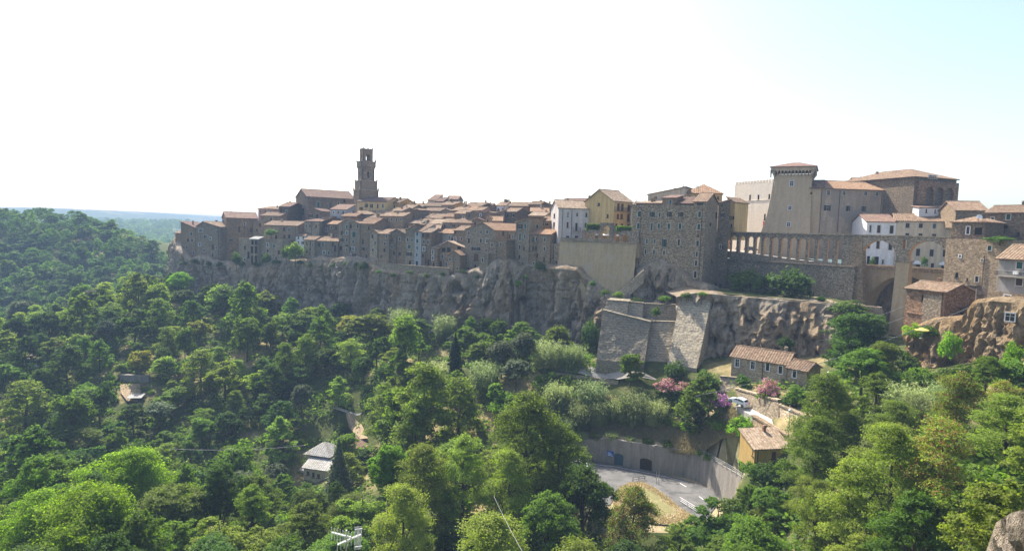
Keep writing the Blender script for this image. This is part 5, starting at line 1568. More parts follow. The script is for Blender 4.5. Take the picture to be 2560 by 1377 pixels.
# ================================================================== bastion, lower houses, roads and small things
def battered(name, label, cat, TL, TR, BR_, BL, back, mat, group=None, nx=44, nz=32, rough=0.13, cope=True):
    tl, tr, br, bl = (at(*q) for q in (TL, TR, BR_, BL))
    base = (bl + br) / 2
    t = thing(name, label, cat, base, 0, group)
    u = (tr - tl); u.z = 0; u.normalize()
    nb = Vector((-u.y, u.x, 0))
    mb = MB()
    def P(i, j):
        s, r = i / nx, j / nz
        p = (bl.lerp(br, s)).lerp(tl.lerp(tr, s), r)
        return p - base - nb * (rough * noise.noise(p * 0.6) + rough * 0.6 * noise.noise(p * 1.7))
    g_ = [[P(i, j) for i in range(nx + 1)] for j in range(nz + 1)]
    k = len(mb.v)
    for r in g_: mb.v += [tuple(p) for p in r]
    for j in range(nz):
        for i in range(nx):
            a = k + j * (nx + 1) + i
            mb.f.append((a, a + 1, a + nx + 2, a + nx + 1)); mb.m.append(0)
    bb = [g_[0][0] + nb * back, g_[0][nx] + nb * back, g_[nz][nx] + nb * back * 0.8, g_[nz][0] + nb * back * 0.8]
    for side, (b0, b1) in ((0, (bb[0], bb[3])), (nx, (bb[1], bb[2]))):
        for j in range(nz):
            p, q = g_[j][side], g_[j + 1][side]
            e0, e1 = b0.lerp(b1, j / nz), b0.lerp(b1, (j + 1) / nz)
            if side: mb.quad(p, e0, e1, q)
            else: mb.quad(e0, p, q, e1)
    for i in range(nx):
        mb.quad(g_[nz][i], g_[nz][i + 1], bb[3].lerp(bb[2], (i + 1) / nx), bb[3].lerp(bb[2], i / nx))
    # skirt into the ground
    for i in range(nx):
        mb.quad(g_[0][i] - Vector((0, 0, 4)), g_[0][i + 1] - Vector((0, 0, 4)), g_[0][i + 1], g_[0][i])
    o = mb.build('wall', mat, t)
    if cope:
        mb = MB()
        a, b = tl - base, tr - base
        up = Vector((0, 0, 0.3))
        mb.hexa([a - nb * 0.25, b - nb * 0.25, b + nb * 0.8, a + nb * 0.8, a - nb * 0.25 + up, b - nb * 0.25 + up, b + nb * 0.8 + up, a + nb * 0.8 + up])
        mb.build('coping', mat, t)
    return t
battered('bastion', 'left grey stone bastion with sloping face', 'bastion', (1507, 776, 153), (1626, 806, 149.5), (1611, 908, 143.5), (1491, 900, 147), 10, 'bastion_stone')
battered('bastion_block', 'upper stepped stone block on the left bastion', 'bastion', (1518, 751, 156.5), (1572, 755, 155), (1566, 800, 152.6), (1504, 790, 154.2), 9, 'bastion_stone')
battered('bastion_block', 'small square stone turret behind the left bastion', 'bastion', (1569, 755, 157), (1608, 759, 156), (1606, 810, 153.5), (1566, 802, 154.6), 6, 'bastion_stone')
battered('rampart_wall', 'recessed stone wall between the two bastions', 'wall', (1622, 804, 154.0), (1694, 806, 152.5), (1680, 912, 146), (1606, 908, 147.5), 4, 'bastion_stone')
battered('rampart_wall', 'upper back wall between bastion and rock', 'wall', (1606, 760, 159), (1702, 764, 157), (1700, 815, 155.5), (1604, 812, 157.5), 3, 'bastion_stone')
battered('bastion', 'right tall stone bastion with pitted sloping face', 'bastion', (1701, 741, 154), (1777, 755, 150), (1742, 921, 140), (1668, 908, 144.5), 12, 'bastion_stone', rough=0.14)
battered('terrace_parapet', 'low stone parapet along the terrace above the lower cliff', 'wall', (1722, 725, 157), (2205, 768, 136.2), (2205, 778, 136), (1722, 735, 156.6), 1.0, 'tufa_pale', nx=60, nz=3, cope=False)
# stone staircase wall climbing the rock to the retaining wall
for (a, b) in ((((1540, 735, 173), (1600, 680, 168.5)),)):
    pa, pb = at(*a), at(*b)
    t = thing('rock_stair', 'narrow stone stair with parapet climbing the rock', 'stairs', pa)
    n = 16
    d = (pb - pa)
    w_ = Vector((0.6, -1.1, 0))
    for k in range(n):
        s0, s1 = pa + d * (k / n) - pa, pa + d * ((k + 1) / n) - pa
        mb = MB()
        mb.hexa([s0 - Vector((0, 0, 3)), s1 - Vector((0, 0, 3)), s1 + w_ - Vector((0, 0, 3)), s0 + w_ - Vector((0, 0, 3)), Vector((s0.x, s0.y, s1.z)), s1, s1 + w_, Vector((s0.x, s0.y, s1.z)) + w_])
        mb.build('step', 'tufa_grey', t)
    mb = MB()
    up = Vector((0, 0, 0.8)); v2 = w_ * 1.25
    mb.hexa([w_ - Vector((0, 0, 3)), d + w_ - Vector((0, 0, 3)), d + v2 - Vector((0, 0, 3)), v2 - Vector((0, 0, 3)), w_ + up, d + w_ + up, d + v2 + up, v2 + up])
    mb.build('parapet', 'tufa_pale', t)
# ---- stone house under the lower cliff
SH = house('long stone farmhouse with white framed windows under the lower cliff', 1829, 132, 1969, 124.5, 901, 985, 7.5, 'side', 'tufa_pale', 'tiles', W('1843,907,10,17,w 1882,913,10,17,w 1919,917,10,17,w 1951,924,10,17,w'), rise=1.8, pipes=[(1908, 903, 950)], over=0.45)
chimney(SH.roof, SH.w * 0.86, 4.5, SH.rz(1, 4.5), 1.2, 0.55, 'tufa_pale')
SH2 = house('lower right wing of the stone farmhouse', 1969, 123.5, 2018, 120.5, 924, 985, 6.5, 'side', 'tufa_pale', 'tiles', W('1986,934,10,17,w 1985,962,9,10,n'), rise=1.3, over=0.4)
battered('garden_wall', 'low arched garden wall in front of the stone farmhouse', 'wall', (1800, 942, 131), (1842, 946, 129.5), (1842, 985, 127.5), (1800, 975, 129), 1.0, 'tufa_pale')
battered('garden_wall', 'tall dry stone wall beside the ramp road', 'wall', (1838, 972, 125.5), (1946, 1002, 112.5), (1946, 1070, 109.3), (1852, 1016, 121), 1.5, 'tufa_pale', rough=0.1)
battered('garden_wall', 'lower dry stone wall where the ramp road goes down', 'wall', (1947, 1012, 112), (2030, 1050, 104), (2030, 1120, 101), (1952, 1072, 108.5), 1.5, 'tufa_pale', rough=0.1)
# ramp road
rp = [((1836, 1013, 121.5), (1866, 1006, 121.0)), ((1858, 1026, 118), (1892, 1018, 118)), ((1882, 1040, 114.5), (1918, 1034, 114.5)), ((1920, 1062, 109.5), (1950, 1055, 110)), ((1962, 1088, 104.5), (1995, 1080, 105)), ((2000, 1112, 100), (2036, 1104, 100.5)), ((2040, 1136, 96), (2080, 1128, 96))]
mb = MB()
L_ = [(at(*a), at(*b)) for a, b in rp]
for (a, b), (c, d) in zip(L_, L_[1:]):
    mb.quad(a, b, d, c)
    mb.quad(a - Vector((0, 0, 1.5)), a, c, c - Vector((0, 0, 1.5)))
    mb.quad(b, b - Vector((0, 0, 1.5)), d - Vector((0, 0, 1.5)), d)
structure(mb.build('road', 'road_pale'))
battered('roadside_wall', 'rough stone wall holding up the ramp road above the yellow house', 'wall', (1880, 1040, 114.2), (2000, 1108, 99.5), (1996, 1142, 99), (1884, 1068, 112.5), 0.8, 'tufa', rough=0.1)
# ---- yellow house
YH = house('small yellow house with tiled lean-to roof beside the lower road', 1887, 99.5, 1975, 0, 1121, 1172, 4.6, 'shed', 'house_yellow', 'tiles_pale', W('1935,1137,12,18,b 1905,1165,9,14,n'), yaw=10, rise=1.75, over=0.3, leftwins=W('1882,1130,3,16,b'), pipes=[(1895, 1123, 1165)])
chimney(YH.roof, YH.w * 0.62, 3.9, YH.rz(1, 3.9), 0.9, 0.45, 'brickwork')
house('low tiled annex right of the yellow house', 1974, 101, 2030, 0, 1123, 1178, 4.5, 'shed', 'house_yellow', 'tiles_pale', (), yaw=10, rise=1.4)
# ---- grey-roofed farmhouse in the wood
fy_ = ground_hit(790, 1200).y
FH = house('grey-roofed farmhouse half hidden in the wood', 765, fy_ + 4.0, 824, 0, 1139, 1182, 7, 'hip', 'cream', 'tiles_grey', W('779,1147,7,9,b 802,1150,6,9,b'), yaw=-14, rise=2.3, over=0.5)
house('lean-to front of the grey-roofed farmhouse', 759, fy_, 822, 0, 1172, 1215, 3.6, 'shed', 'cream', 'tiles_grey', W('770,1182,7,9,b 783,1186,6,12,n 796,1189,7,9,b'), yaw=-14, rise=1.3, over=0.4)
house('low red-brown shed roof right of the farmhouse', 852, ground_hit(880, 1140).y, 912, 0, 1120, 1150, 5, 'shed', 'tufa', 'tiles_dark', (), yaw=-8, rise=1.0)
house('small white annex left of the farmhouse', 750, fy_ + 2, 765, 0, 1176, 1205, 3, 'shed', 'white', 'tiles_grey', (), yaw=-14, rise=0.6)
house('white house peeping out of the trees at the far left', 60, ground_hit(78, 918).y, 94, 0, 897, 925, 5, 'side', 'white', 'tiles_pale', W('70,903,5,7 84,903,5,7'), yaw=10)
def shed_open(label, px, py, Y, w=3.4):
    p = ground_hit(px, py)
    t = thing('open_shed', label, 'shed', p, 0.2)
    for x in (-w / 2, w / 2):
        for y in (0, 2.4):
            mb = MB(); mb.tube([(x, y, -1.5), (x, y, 2.1 + 0.2 * y)], 0.07, 5); mb.build('post', 'wood_dark', t)
    mb = MB()
    mb.hexa([(-w / 2 - .3, -.3, 2.1), (w / 2 + .3, -.3, 2.1), (w / 2 + .3, 2.7, 2.6), (-w / 2 - .3, 2.7, 2.6), (-w / 2 - .3, -.3, 2.16), (w / 2 + .3, -.3, 2.16), (w / 2 + .3, 2.7, 2.66), (-w / 2 - .3, 2.7, 2.66)])
    mb.build('roof', 'tiles_grey', t)
    mb = MB(); mb.box(-w / 2, w / 2, 2.3, 2.36, -1.5, 2.4); mb.build('back_wall', 'wood_dark', t)
shed_open('open shed with pale roof in the clearing at the left', 336, 1012, 163)
battered('garden_wall', 'grey wall above the clearing at the left', 'wall', (300, 938, ground_hit(300, 957).y), (372, 941, ground_hit(372, 959).y), (372, 959, ground_hit(372, 959).y), (300, 957, ground_hit(300, 957).y), 0.8, 'concrete', nx=10, nz=4)
def patch(name, pts, mat, up=0.15):
    """a sheet laid on the ground: pixel outline with depths"""
    P = [ground_hit(*q[:2]) for q in pts]
    c = sum(P, Vector()) / len(P)
    mb = MB()
    n = 6
    for a, b in zip(P, P[1:] + P[:1]):
        for k in range(n):
            def Q(i, s):
                q = (a.lerp(b, s)).lerp(c, i / n)
                return Vector((q.x, q.y, ground_z(q.x, q.y) + up + 0.6))
            for m_ in range(3):
                mb.quad(Q(k, m_ / 3), Q(k, (m_ + 1) / 3), Q(k + 1, (m_ + 1) / 3), Q(k + 1, m_ / 3))
    return structure(mb.build(name, mat))
patch('earth_bank', [(864, 1044, 161), (884, 1042, 161), (904, 1070, 157), (920, 1106, 153), (894, 1108, 153.5), (878, 1084, 157)], 'earth_bank', 0.5)
patch('track', [(824, 1020, 168), (866, 1032, 165), (905, 1040, 163), (900, 1046, 162), (862, 1040, 164), (826, 1028, 167)], 'road_pale', 0.3)
patch('clearing', [(300, 966, 171), (350, 966, 171), (352, 985, 167), (344, 1012, 163), (318, 1010, 163), (302, 990, 167)], 'earth_bank', 0.3)
# ---- upper path with its pale parapet
def ribbon_wall(name, label, pts, h, th, mat, coping=None):
    P = [ground_hit(*q[:2]) for q in pts]
    t = thing(name, label, 'wall', P[0])
    mb = MB()
    for a, b in zip(P, P[1:]):
        d = (b - a); d.z = 0; d.normalize()
        n = Vector((-d.y, d.x, 0)) * th
        a_, b_ = a - P[0], b - P[0]
        mb.hexa([a_ - Vector((0, 0, 2)), b_ - Vector((0, 0, 2)), b_ + n - Vector((0, 0, 2)), a_ + n - Vector((0, 0, 2)), a_ + Vector((0, 0, h)), b_ + Vector((0, 0, h)), b_ + n + Vector((0, 0, h)), a_ + n + Vector((0, 0, h))])
    mb.build('wall', mat, t)
    return t
ribbon_wall('path_wall', 'pale low wall along the path below the bastions', [(1290, 931, 151), (1340, 931, 150.5), (1400, 937, 149.5), (1460, 946, 148), (1545, 958, 145)], 0.6, 0.35, 'tufa_pale')
ribbon_wall('path_wall', 'short pale wall by the path among the trees', [(935, 903, 168), (965, 909, 166), (1000, 916, 164)], 0.6, 0.35, 'tufa_pale')
patch('path', [(1290, 928, 152.5), (1400, 932, 151), (1545, 952, 147), (1640, 955, 144), (1640, 959, 142.5), (1545, 957, 145), (1400, 936, 149), (1290, 931, 151)], 'path_stone', 0.2)
pa, pb = at(1672, 930, 143), at(1716, 985, 136)
t = thing('garden_steps', 'pale stone steps going down beside the oleanders', 'steps', pa)
n = 7
for k in range(n):
    a, b = pa.lerp(pb, k / n) - pa, pa.lerp(pb, (k + 1) / n) - pa
    w_ = Vector((3.0, 0.6, 0))
    mb = MB()
    mb.hexa([a - Vector((0, 0, 1.2)), a + w_ - Vector((0, 0, 1.2)), Vector((b.x, b.y, a.z - 1.2)) + w_, Vector((b.x, b.y, a.z - 1.2)), a + Vector((0, 0, .35)), a + w_ + Vector((0, 0, .35)), Vector((b.x, b.y, a.z + .35)) + w_, Vector((b.x, b.y, a.z + .35))])
    mb.build('step', 'path_stone', t)
# ---- lower road
mb = MB()
mb.poly([(p.x, p.y, ROADZ + 0.02) for p in ROAD_POLY])
structure(mb.build('road', 'asphalt'))
ISL = [(1548, 1222), (1572, 1209), (1604, 1207), (1636, 1221), (1668, 1243), (1695, 1268), (1742, 1297), (1735, 1318), (1640, 1310), (1560, 1290), (1530, 1262)]
IP = [onz(px, py, ROADZ) for px, py in ISL]
c = sum(IP, Vector()) / len(IP)
mb = MB()
for a, b in zip(IP, IP[1:] + IP[:1]):
    for k in range(4):
        def Q(p, i):
            q = p.lerp(c, i / 4)
            return (q.x, q.y, ROADZ + 0.1 + 0.5 * math.sin(i / 4 * PI / 2))
        mb.quad(Q(a, k), Q(b, k), Q(b, k + 1), Q(a, k + 1))
structure(mb.build('verge', 'dry_ground'))
def curb(name, pts, z, w=0.25, h=0.14, mat='concrete'):
    mb = MB()
    for a, b in zip(pts, pts[1:]):
        d = (b - a).normalized(); n = Vector((-d.y, d.x, 0)) * w
        mb.hexa([(a.x, a.y, z), (b.x, b.y, z), (b.x + n.x, b.y + n.y, z), (a.x + n.x, a.y + n.y, z), (a.x, a.y, z + h), (b.x, b.y, z + h), (b.x + n.x, b.y + n.y, z + h), (a.x + n.x, a.y + n.y, z + h)])
    return structure(mb.build(name, mat))
curb('kerb', IP[:7], ROADZ)
# painted lines
def line(pts, w=0.14):
    mb = MB()
    P = [onz(px, py, ROADZ + 0.03) for px, py in pts]
    for a, b in zip(P, P[1:]):
        d = (b - a).normalized(); n = Vector((-d.y, d.x, 0)) * w / 2
        mb.quad(a - n, b - n, b + n, a + n)
    structure(mb.build('road_marking', 'white_paint'))
line([(1748, 1240), (1760, 1249)]); line([(1700, 1207), (1716, 1216)]); line([(1470, 1158), (1540, 1166), (1600, 1178), (1660, 1190), (1720, 1205)], 0.1)
# curved retaining wall with two vaulted doors
RWB = [(1425, 1146, 1100), (1469, 1150, 1098), (1512, 1156, 1095), (1634, 1179, 1113), (1680, 1185, 1120), (1717, 1193, 1126), (1745, 1203, 1133), (1768, 1217, 1146), (1790, 1237, 1160), (1825, 1268, 1180), (1862, 1305, 1206)]
BPTS = [(onz(px, py, ROADZ), at(px, pt, onz(px, py, ROADZ).y).z) for px, py, pt in RWB]
t = thing('road_retaining_wall', 'long curved concrete retaining wall with two vaulted doors above the road', 'wall', BPTS[0][0])
o0 = BPTS[0][0]
mb = MB()
for i, ((a, za), (b, zb_)) in enumerate(zip(BPTS, BPTS[1:])):
    if i == 2:
        continue
    d = (b - a); L = d.length; d.normalize()
    n = Vector((-d.y, d.x, 0)) * 0.9
    a_, b_ = a - o0, b - o0
    ha, hb = za - ROADZ, zb_ - ROADZ
    mb.hexa([a_ - Vector((0, 0, .5)), b_ - Vector((0, 0, .5)), b_ + n - Vector((0, 0, .5)), a_ + n - Vector((0, 0, .5)), a_ + n * 0.25 + Vector((0, 0, ha)), b_ + n * 0.25 + Vector((0, 0, hb)), b_ + n + Vector((0, 0, hb)), a_ + n + Vector((0, 0, ha))])
mb.build('wall', 'concrete', t)
bk = MB()
for (a, za), (b, zb_) in zip(BPTS[:9], BPTS[1:9]):
    d = (b - a).normalized()
    n = Vector((-d.y, d.x, 0))
    for k in range(6):
        def Q(p, zw, i):
            q = p + n * (0.9 + i * 1.1)
            return (q.x, q.y, zw - 0.05 if i == 0 else max(zw - 0.05, ground_z(q.x, q.y) + 0.12 if i > 1 else zw + 0.25))
        bk.quad(Q(a, za, k), Q(b, zb_, k), Q(b, zb_, k + 1), Q(a, za, k + 1))
structure(bk.build('bank', 'dry_ground'))
(a, za), (b, zb_) = BPTS[2], BPTS[3]
d = (b - a); L = d.length; d.normalize()
ang = math.atan2(d.y, d.x)
def wx(px):
    r_ = ray(px, 1160)
    nb_ = Vector((-d.y, d.x, 0))
    k = (a - CAM).dot(nb_) / r_.dot(nb_)
    return (CAM + r_ * k - a).dot(d)
mm = MB()
ops = []
for x0, x1 in ((1534, 1558), (1599, 1630)):
    w0, w1 = wx(x0), wx(x1)
    ops.append(((w0 + w1) / 2, (w1 - w0) / 2, 0.0, 2.1, 0.55))
arch_wall(mm, L, (za + zb_) / 2 - ROADZ, 1.0, ops, 8, 0, 0)
o_ = mm.build('door_wall', 'concrete', t)
o_.location = a - o0
o_.rotation_euler = (0, 0, ang)
for (xc, hw, *_), mt, lb in ((ops[0], 'shutter_blue', 'grey double door'), (ops[1], 'wood_dark', 'dark double door')):
    for s in (-1, 1):
        mb = MB()
        mb.box(xc + (0 if s > 0 else -hw), xc + (hw if s > 0 else 0) - 0.02, 0.35, 0.42, 0.02, 2.65)
        for k in range(3):
            mb.box(xc + (0.1 if s > 0 else -hw + 0.1), xc + (hw if s > 0 else 0) - 0.12, 0.31, 0.35, 0.25 + k * 0.8, 0.85 + k * 0.8)
        dd = mb.build('door', mt, t)
        dd.location = a - o0
        dd.rotation_euler = (0, 0, ang)
        dd['label'] = lb
mb = MB()
xs0 = wx(1525)
mb.box(xs0 - 0.75, xs0 + 0.75, -0.1, -0.04, 1.7, 2.9)
sg = mb.build('wall_sign', 'blue_sign', loc=a); sg.rotation_euler = (0, 0, ang)
tag(sg, 'blue rectangular sign on the retaining wall left of the doors', 'sign')
mb = MB()
for j in range(3):
    mb.box(xs0 - 0.6, xs0 + 0.6 - 0.25 * j, -0.115, -0.102, 1.85 + j * 0.28, 1.98 + j * 0.28)
mb.build('lettering', 'white_paint', sg)
# guard rails
def rail(label, pts, z_of, h=1.0, step=1.6, mat='white_paint', bars=3, name='guard_rail'):
    P = [onz(*q, z_of) if isinstance(z_of, float) else q for q in pts]
    t = thing(name, label, 'railing', P[0])
    o = P[0]
    for a, b in zip(P, P[1:]):
        L = (b - a).length
        n = max(1, int(round(L / step)))
        for k in range(n + (1 if b is P[-1] else 0)):
            q = a.lerp(b, k / n) - o
            mb = MB(); mb.tube([q - Vector((0, 0, 0.3)), q + Vector((0, 0, h))], 0.06, 6); mb.build('post', mat, t)
        for j in range(bars):
            mb = MB(); zz = Vector((0, 0, h * (j + 1) / bars - 0.03)); mb.tube([a - o + zz, b - o + zz], 0.045, 5); mb.build('rail', mat, t)
rail('white tubular guard rail at the inner side of the road bend', [(1699, 1254), (1718, 1266), (1752, 1287)], ROADZ)
tops = [Vector((p.x, p.y, z)) + Vector((0.1, 0.5, 0)) for p, z in BPTS]
rail('pale metal railing on top of the curved retaining wall', tops[6:], None, 1.0, 1.8, 'steel')
rail('short dark railing at the top of the island', [(1582, 1203), (1612, 1199)], ROADZ, 0.9, 1.2, 'iron', 2)
# poles
def post(label, px, py, Y, h, r=0.07, mat='steel', name='lamp_post', lamp=False, z=None):
    p = at(px, py, Y) if z is None else onz(px, py, z)
    t = thing(name, label, 'pole', p)
    mb = MB(); mb.tube([(0, 0, -1), (0, 0, h)], [r, r * 0.7], 8); mb.build('shaft', mat, t)
    if lamp:
        mb = MB(); mb.lathe([(0.0, h), (0.2, h + 0.05), (0.26, h + 0.25), (0.1, h + 0.45), (0.0, h + 0.5)], 10); mb.build('lantern', 'frame_white', t)
    return t
post('twin grey sign posts at the tip of the island, left one', 1640.5, 1208, 0, 2.6, z=ROADZ, name='sign_post')
post('twin grey sign posts at the tip of the island, right one', 1646.5, 1209, 0, 2.6, z=ROADZ, name='sign_post')
post('tall grey lamp post beside the ramp road', 1970, 1102, 101, 5.2, 0.08, lamp=True)
post('thin lamp post beside the farmhouse garden', 2068, 985, 113, 4.0, 0.06, lamp=True)
# ---- cars
def car(label, p, rotz, paint, s=1.0, group=None, tilt=0.0):
    t = thing('parked_car', label, 'car', p, rotz, group)
    t.rotation_euler = (0, tilt, rotz)
    # side profile (x along the car, z up), hatchback; x forward
    prof = [(-1.95, 0.32), (-2.0, 0.62), (-1.92, 0.92), (-1.72, 1.12), (-1.28, 1.44), (-0.5, 1.50), (0.25, 1.42), (1.0, 0.98), (1.75, 0.84), (1.98, 0.62), (1.98, 0.35)]
    def ring(y, k):
        return [(x * s, y * s * (1.0 if z < 1.0 else 0.86) * (0.93 if abs(x) > 1.8 else 1), z * s) for x, z in prof]
    mb = MB()
    Lr, Rr = ring(0.86, 0), ring(-0.86, 0)
    for i in range(len(prof) - 1):
        mb.quad(Lr[i], Lr[i + 1], Rr[i + 1], Rr[i])
    mb.poly(Lr); mb.poly(list(reversed(Rr)))
    mb.quad(Lr[0], Rr[0], Rr[-1], Lr[-1])
    body = mb.build('body', paint, t)
    def panel(nm, pts, mat, off=(0, 0, 0)):
        mb = MB(); mb.poly([(x * s + off[0], y * s + off[1], z * s + off[2]) for x, y, z in pts]); return mb.build(nm, mat, t)
    panel('rear_window', [(-1.69, 0.66, 1.14), (-1.69, -0.66, 1.14), (-1.32, -0.62, 1.42), (-1.32, 0.62, 1.42)], 'glass', (-0.02, 0, 0.015))
    panel('windscreen', [(0.3, -0.64, 1.40), (0.3, 0.64, 1.40), (0.93, 0.72, 1.03), (0.93, -0.72, 1.03)], 'glass', (0.015, 0, 0.02))
    for sy in (-1, 1):
        y = sy * 0.815
        panel('side_window', [(-1.4, y, 1.08), (-0.1, y, 1.05), (-0.1, y * .92, 1.38), (-1.15, y * .92, 1.38)], 'glass', (0, sy * 0.045, 0))
        panel('side_window', [(-0.02, y, 1.05), (0.8, y, 1.03), (0.2, y * .92, 1.36), (-0.02, y * .92, 1.38)], 'glass', (0, sy * 0.045, 0))
        for x in (-1.25, 1.28):
            mb = MB(); mb.tube([(x * s, sy * 0.70 * s, 0.31 * s), (x * s, sy * 0.885 * s, 0.31 * s)], 0.31 * s, 14); w_ = mb.build('wheel', 'rubber', t)
            mb = MB(); mb.tube([(x * s, sy * 0.88 * s, 0.31 * s), (x * s, sy * 0.90 * s, 0.31 * s)], 0.18 * s, 10); mb.build('rim', 'steel', w_)
        mb = MB(); mb.box(-2.03 * s, -1.9 * s, (sy * 0.7 - 0.12) * s, (sy * 0.7 + 0.12) * s, 0.78 * s, 1.0 * s); mb.build('tail_light', 'red', t)
        mb = MB(); mb.box(1.86 * s, 2.0 * s, (sy * 0.66 - 0.16) * s, (sy * 0.66 + 0.16) * s, 0.6 * s, 0.74 * s); mb.build('headlight', 'frame_white', t)
    mb = MB(); mb.box(-2.06 * s, -1.9 * s, -0.8 * s, 0.8 * s, 0.34 * s, 0.56 * s); mb.build('bumper', paint, t)
    return t
flat('paint_white', (0.75, 0.77, 0.8), 0.25, 0.5); flat('paint_blue', (0.04, 0.07, 0.14), 0.25, 0.5); flat('paint_silver', (0.4, 0.42, 0.45), 0.25, 0.5)
p = at(1846, 1011, 119.8)
car('small white hatchback driving up the ramp road', (p.x, p.y, p.z + 0.05), math.radians(128), 'paint_white', 1.0, tilt=-0.12)
p = onz(1452, 1168, ROADZ)
car('white car at the left end of the lower road', (p.x, p.y, ROADZ + 0.03), math.radians(-25), 'paint_white')
for px, py, m_, lb, r_ in ((1877, 628, 'paint_blue', 'dark blue car in the square behind the third slim arch', 10), (1845, 625, 'paint_silver', 'grey car in the square behind the first slim arch', 70)):
    zz = CAM.z - 4.5
    p = onz(px, py, zz)
    pt = A_ + (p - A_) * 1.0
    car(lb, (p.x, p.y, zz), math.radians(r_), m_, group='cars parked in the castle square')
parasol('lime green parasol in the garden beside the ramp road', at(2011, 1010, 112), 1.35, 1.9, 'canvas_lime')
parasol('pale yellow parasol under the brick house', at(2303, 846, 107), 1.15, 1.6, 'canvas_yellow')
# ---- television aerial rising from below the frame
zt_ = at(866, 1345, 30)
gz_ = ground_z(zt_.x, zt_.y)
t = thing('television_aerial', 'white television aerial sticking up at the bottom edge', 'aerial', (zt_.x, zt_.y, gz_), math.radians(18))
hh = zt_.z - gz_
mb = MB(); mb.tube([(0, 0, -0.5), (0, 0, hh + 0.45)], 0.035, 6); mb.build('mast', 'steel', t)
for x0, z0_, x1, z1_ in ((-0.75, 0.42, 0.25, 0.02), (-0.45, -0.28, 0.75, 0.12)):
    mb = MB(); mb.tube([(x0, 0, hh + z0_), (x1, 0, hh + z1_)], 0.05, 5); bm = mb.build('boom', 'white_paint', t)
    for k in range(8):
        s = k / 7
        x, z = x0 + (x1 - x0) * s, hh + z0_ + (z1_ - z0_) * s
        mb = MB(); mb.tube([(x, -0.08, z - 0.32), (x, -0.08, z + 0.32)], 0.014, 4); mb.build('element', 'white_paint', bm)
mb = MB()
for k in range(6):
    mb.tube([(0.42 + k * 0.06, -0.12, hh - 0.62), (0.42 + k * 0.06, -0.12, hh + 0.62)], 0.014, 4)
mb.box(0.4, 0.78, -0.13, -0.1, hh - 0.5, hh - 0.44); mb.box(0.4, 0.78, -0.13, -0.1, hh + 0.44, hh + 0.5)
mb.build('reflector', 'white_paint', t)
# ---- cables
def cable(label, a, b, sag, r=0.045):
    a, b = at(*a), at(*b)
    mb = MB()
    P = []
    for k in range(17):
        s = k / 16
        P.append(a.lerp(b, s) - Vector((0, 0, sag * 4 * s * (1 - s))) - a)
    mb.tube(P, r, 4)
    o = mb.build('overhead_cable', 'cable', loc=a)
    tag(o, label, 'cable', 'overhead cables')
cable('long pale overhead cable running down from the right cliff pole', (2437, 763, 104), (1738, 990, 121), 1.5, 0.06)
cable('thin overhead cable in front of the aqueduct pier, upper', (2262, 765, 116), (2080, 812, 118), 0.6, 0.03)
cable('thin overhead cable in front of the aqueduct pier, lower', (2262, 792, 116), (2040, 852, 118), 0.6, 0.03)
cable('thin overhead cable crossing the dark trees left of the farmhouse', (425, 1121, 128), (764, 1112, 148), 0.7, 0.04)
cable('pale cable dropping out at the bottom edge', (1235, 1240, 75), (1330, 1420, 45), 0.2, 0.02)
# ================================================================== vegetation
def np_mesh(name, V, mats, quads=True, mi=None, F=None):
    me = bpy.data.meshes.new(name)
    n = len(V)
    me.vertices.add(n)
    me.vertices.foreach_set('co', np.asarray(V, np.float32).ravel())
    if F is None:
        idx = np.arange(n, dtype=np.int32)
        nf = n // 4
    else:
        idx = np.asarray(F, np.int32).ravel()
        nf = len(F)
    me.loops.add(len(idx))
    me.loops.foreach_set('vertex_index', idx)
    me.polygons.add(nf)
    me.polygons.foreach_set('loop_start', np.arange(0, nf * 4, 4, dtype=np.int32))
    for m in (mats if isinstance(mats, (list, tuple)) else [mats]):
        me.materials.append(MATS[m])
    if mi is not None:
        me.polygons.foreach_set('material_index', np.asarray(mi, np.int32))
    me.update(calc_edges=True)
    return me
def leaf_quads(rng, C, Nrm, size, aspect=1.5, curl=0.0):
    """one small leaf face per centre"""
    n = len(C)
    Nrm = Nrm / (np.linalg.norm(Nrm, axis=1, keepdims=True) + 1e-9)
    t = rng.normal(size=(n, 3))
    t -= Nrm * (t * Nrm).sum(1, keepdims=True)
    t /= np.linalg.norm(t, axis=1, keepdims=True) + 1e-9
    b = np.cross(Nrm, t)
    s = (size * rng.uniform(0.6, 1.35, n))[:, None]
    L, Wd = t * s * aspect * 0.5, b * s * 0.5
    V = np.empty((n, 4, 3))
    V[:, 0] = C - L
    V[:, 1] = C + Wd * 0.9 - L * 0.1
    V[:, 2] = C + L
    V[:, 3] = C - Wd * 0.9 - L * 0.1
    return V.reshape(-1, 3)
def crown_pts(rng, lobes, n, clumps_per=14, tight=0.17, inner=0.12, low=-0.55):
    w = np.array([l[3] * l[5] for l in lobes])
    w = w / w.sum()
    C, Nn = [], []
    for l, wi in zip(lobes, w):
        c, r = np.array(l[:3]), np.array(l[3:6])
        k = max(3, int(n * wi))
        m = max(5, int(clumps_per * (0.6 + wi * len(lobes) * 0.6)))
        d = rng.normal(size=(m, 3))
        d /= np.linalg.norm(d, axis=1, keepdims=True)
        bad = d[:, 2] < low
        d[bad, 2] *= -1
        rad = rng.uniform(0.72, 1.08, m)
        cl = d * rad[:, None]
        pick = rng.integers(0, m, k)
        p = cl[pick] + rng.normal(size=(k, 3)) * tight * np.array([1.1, 1.1, 0.75])
        ins = rng.random(k) < inner
        p[ins] *= rng.uniform(0.2, 0.8, ins.sum())[:, None]
        C.append(c + p * r)
        nn = d[pick] * 0.6 + np.array([0, 0, 0.55]) + rng.normal(size=(k, 3)) * 0.55
        Nn.append(nn)
    return np.concatenate(C), np.concatenate(Nn)
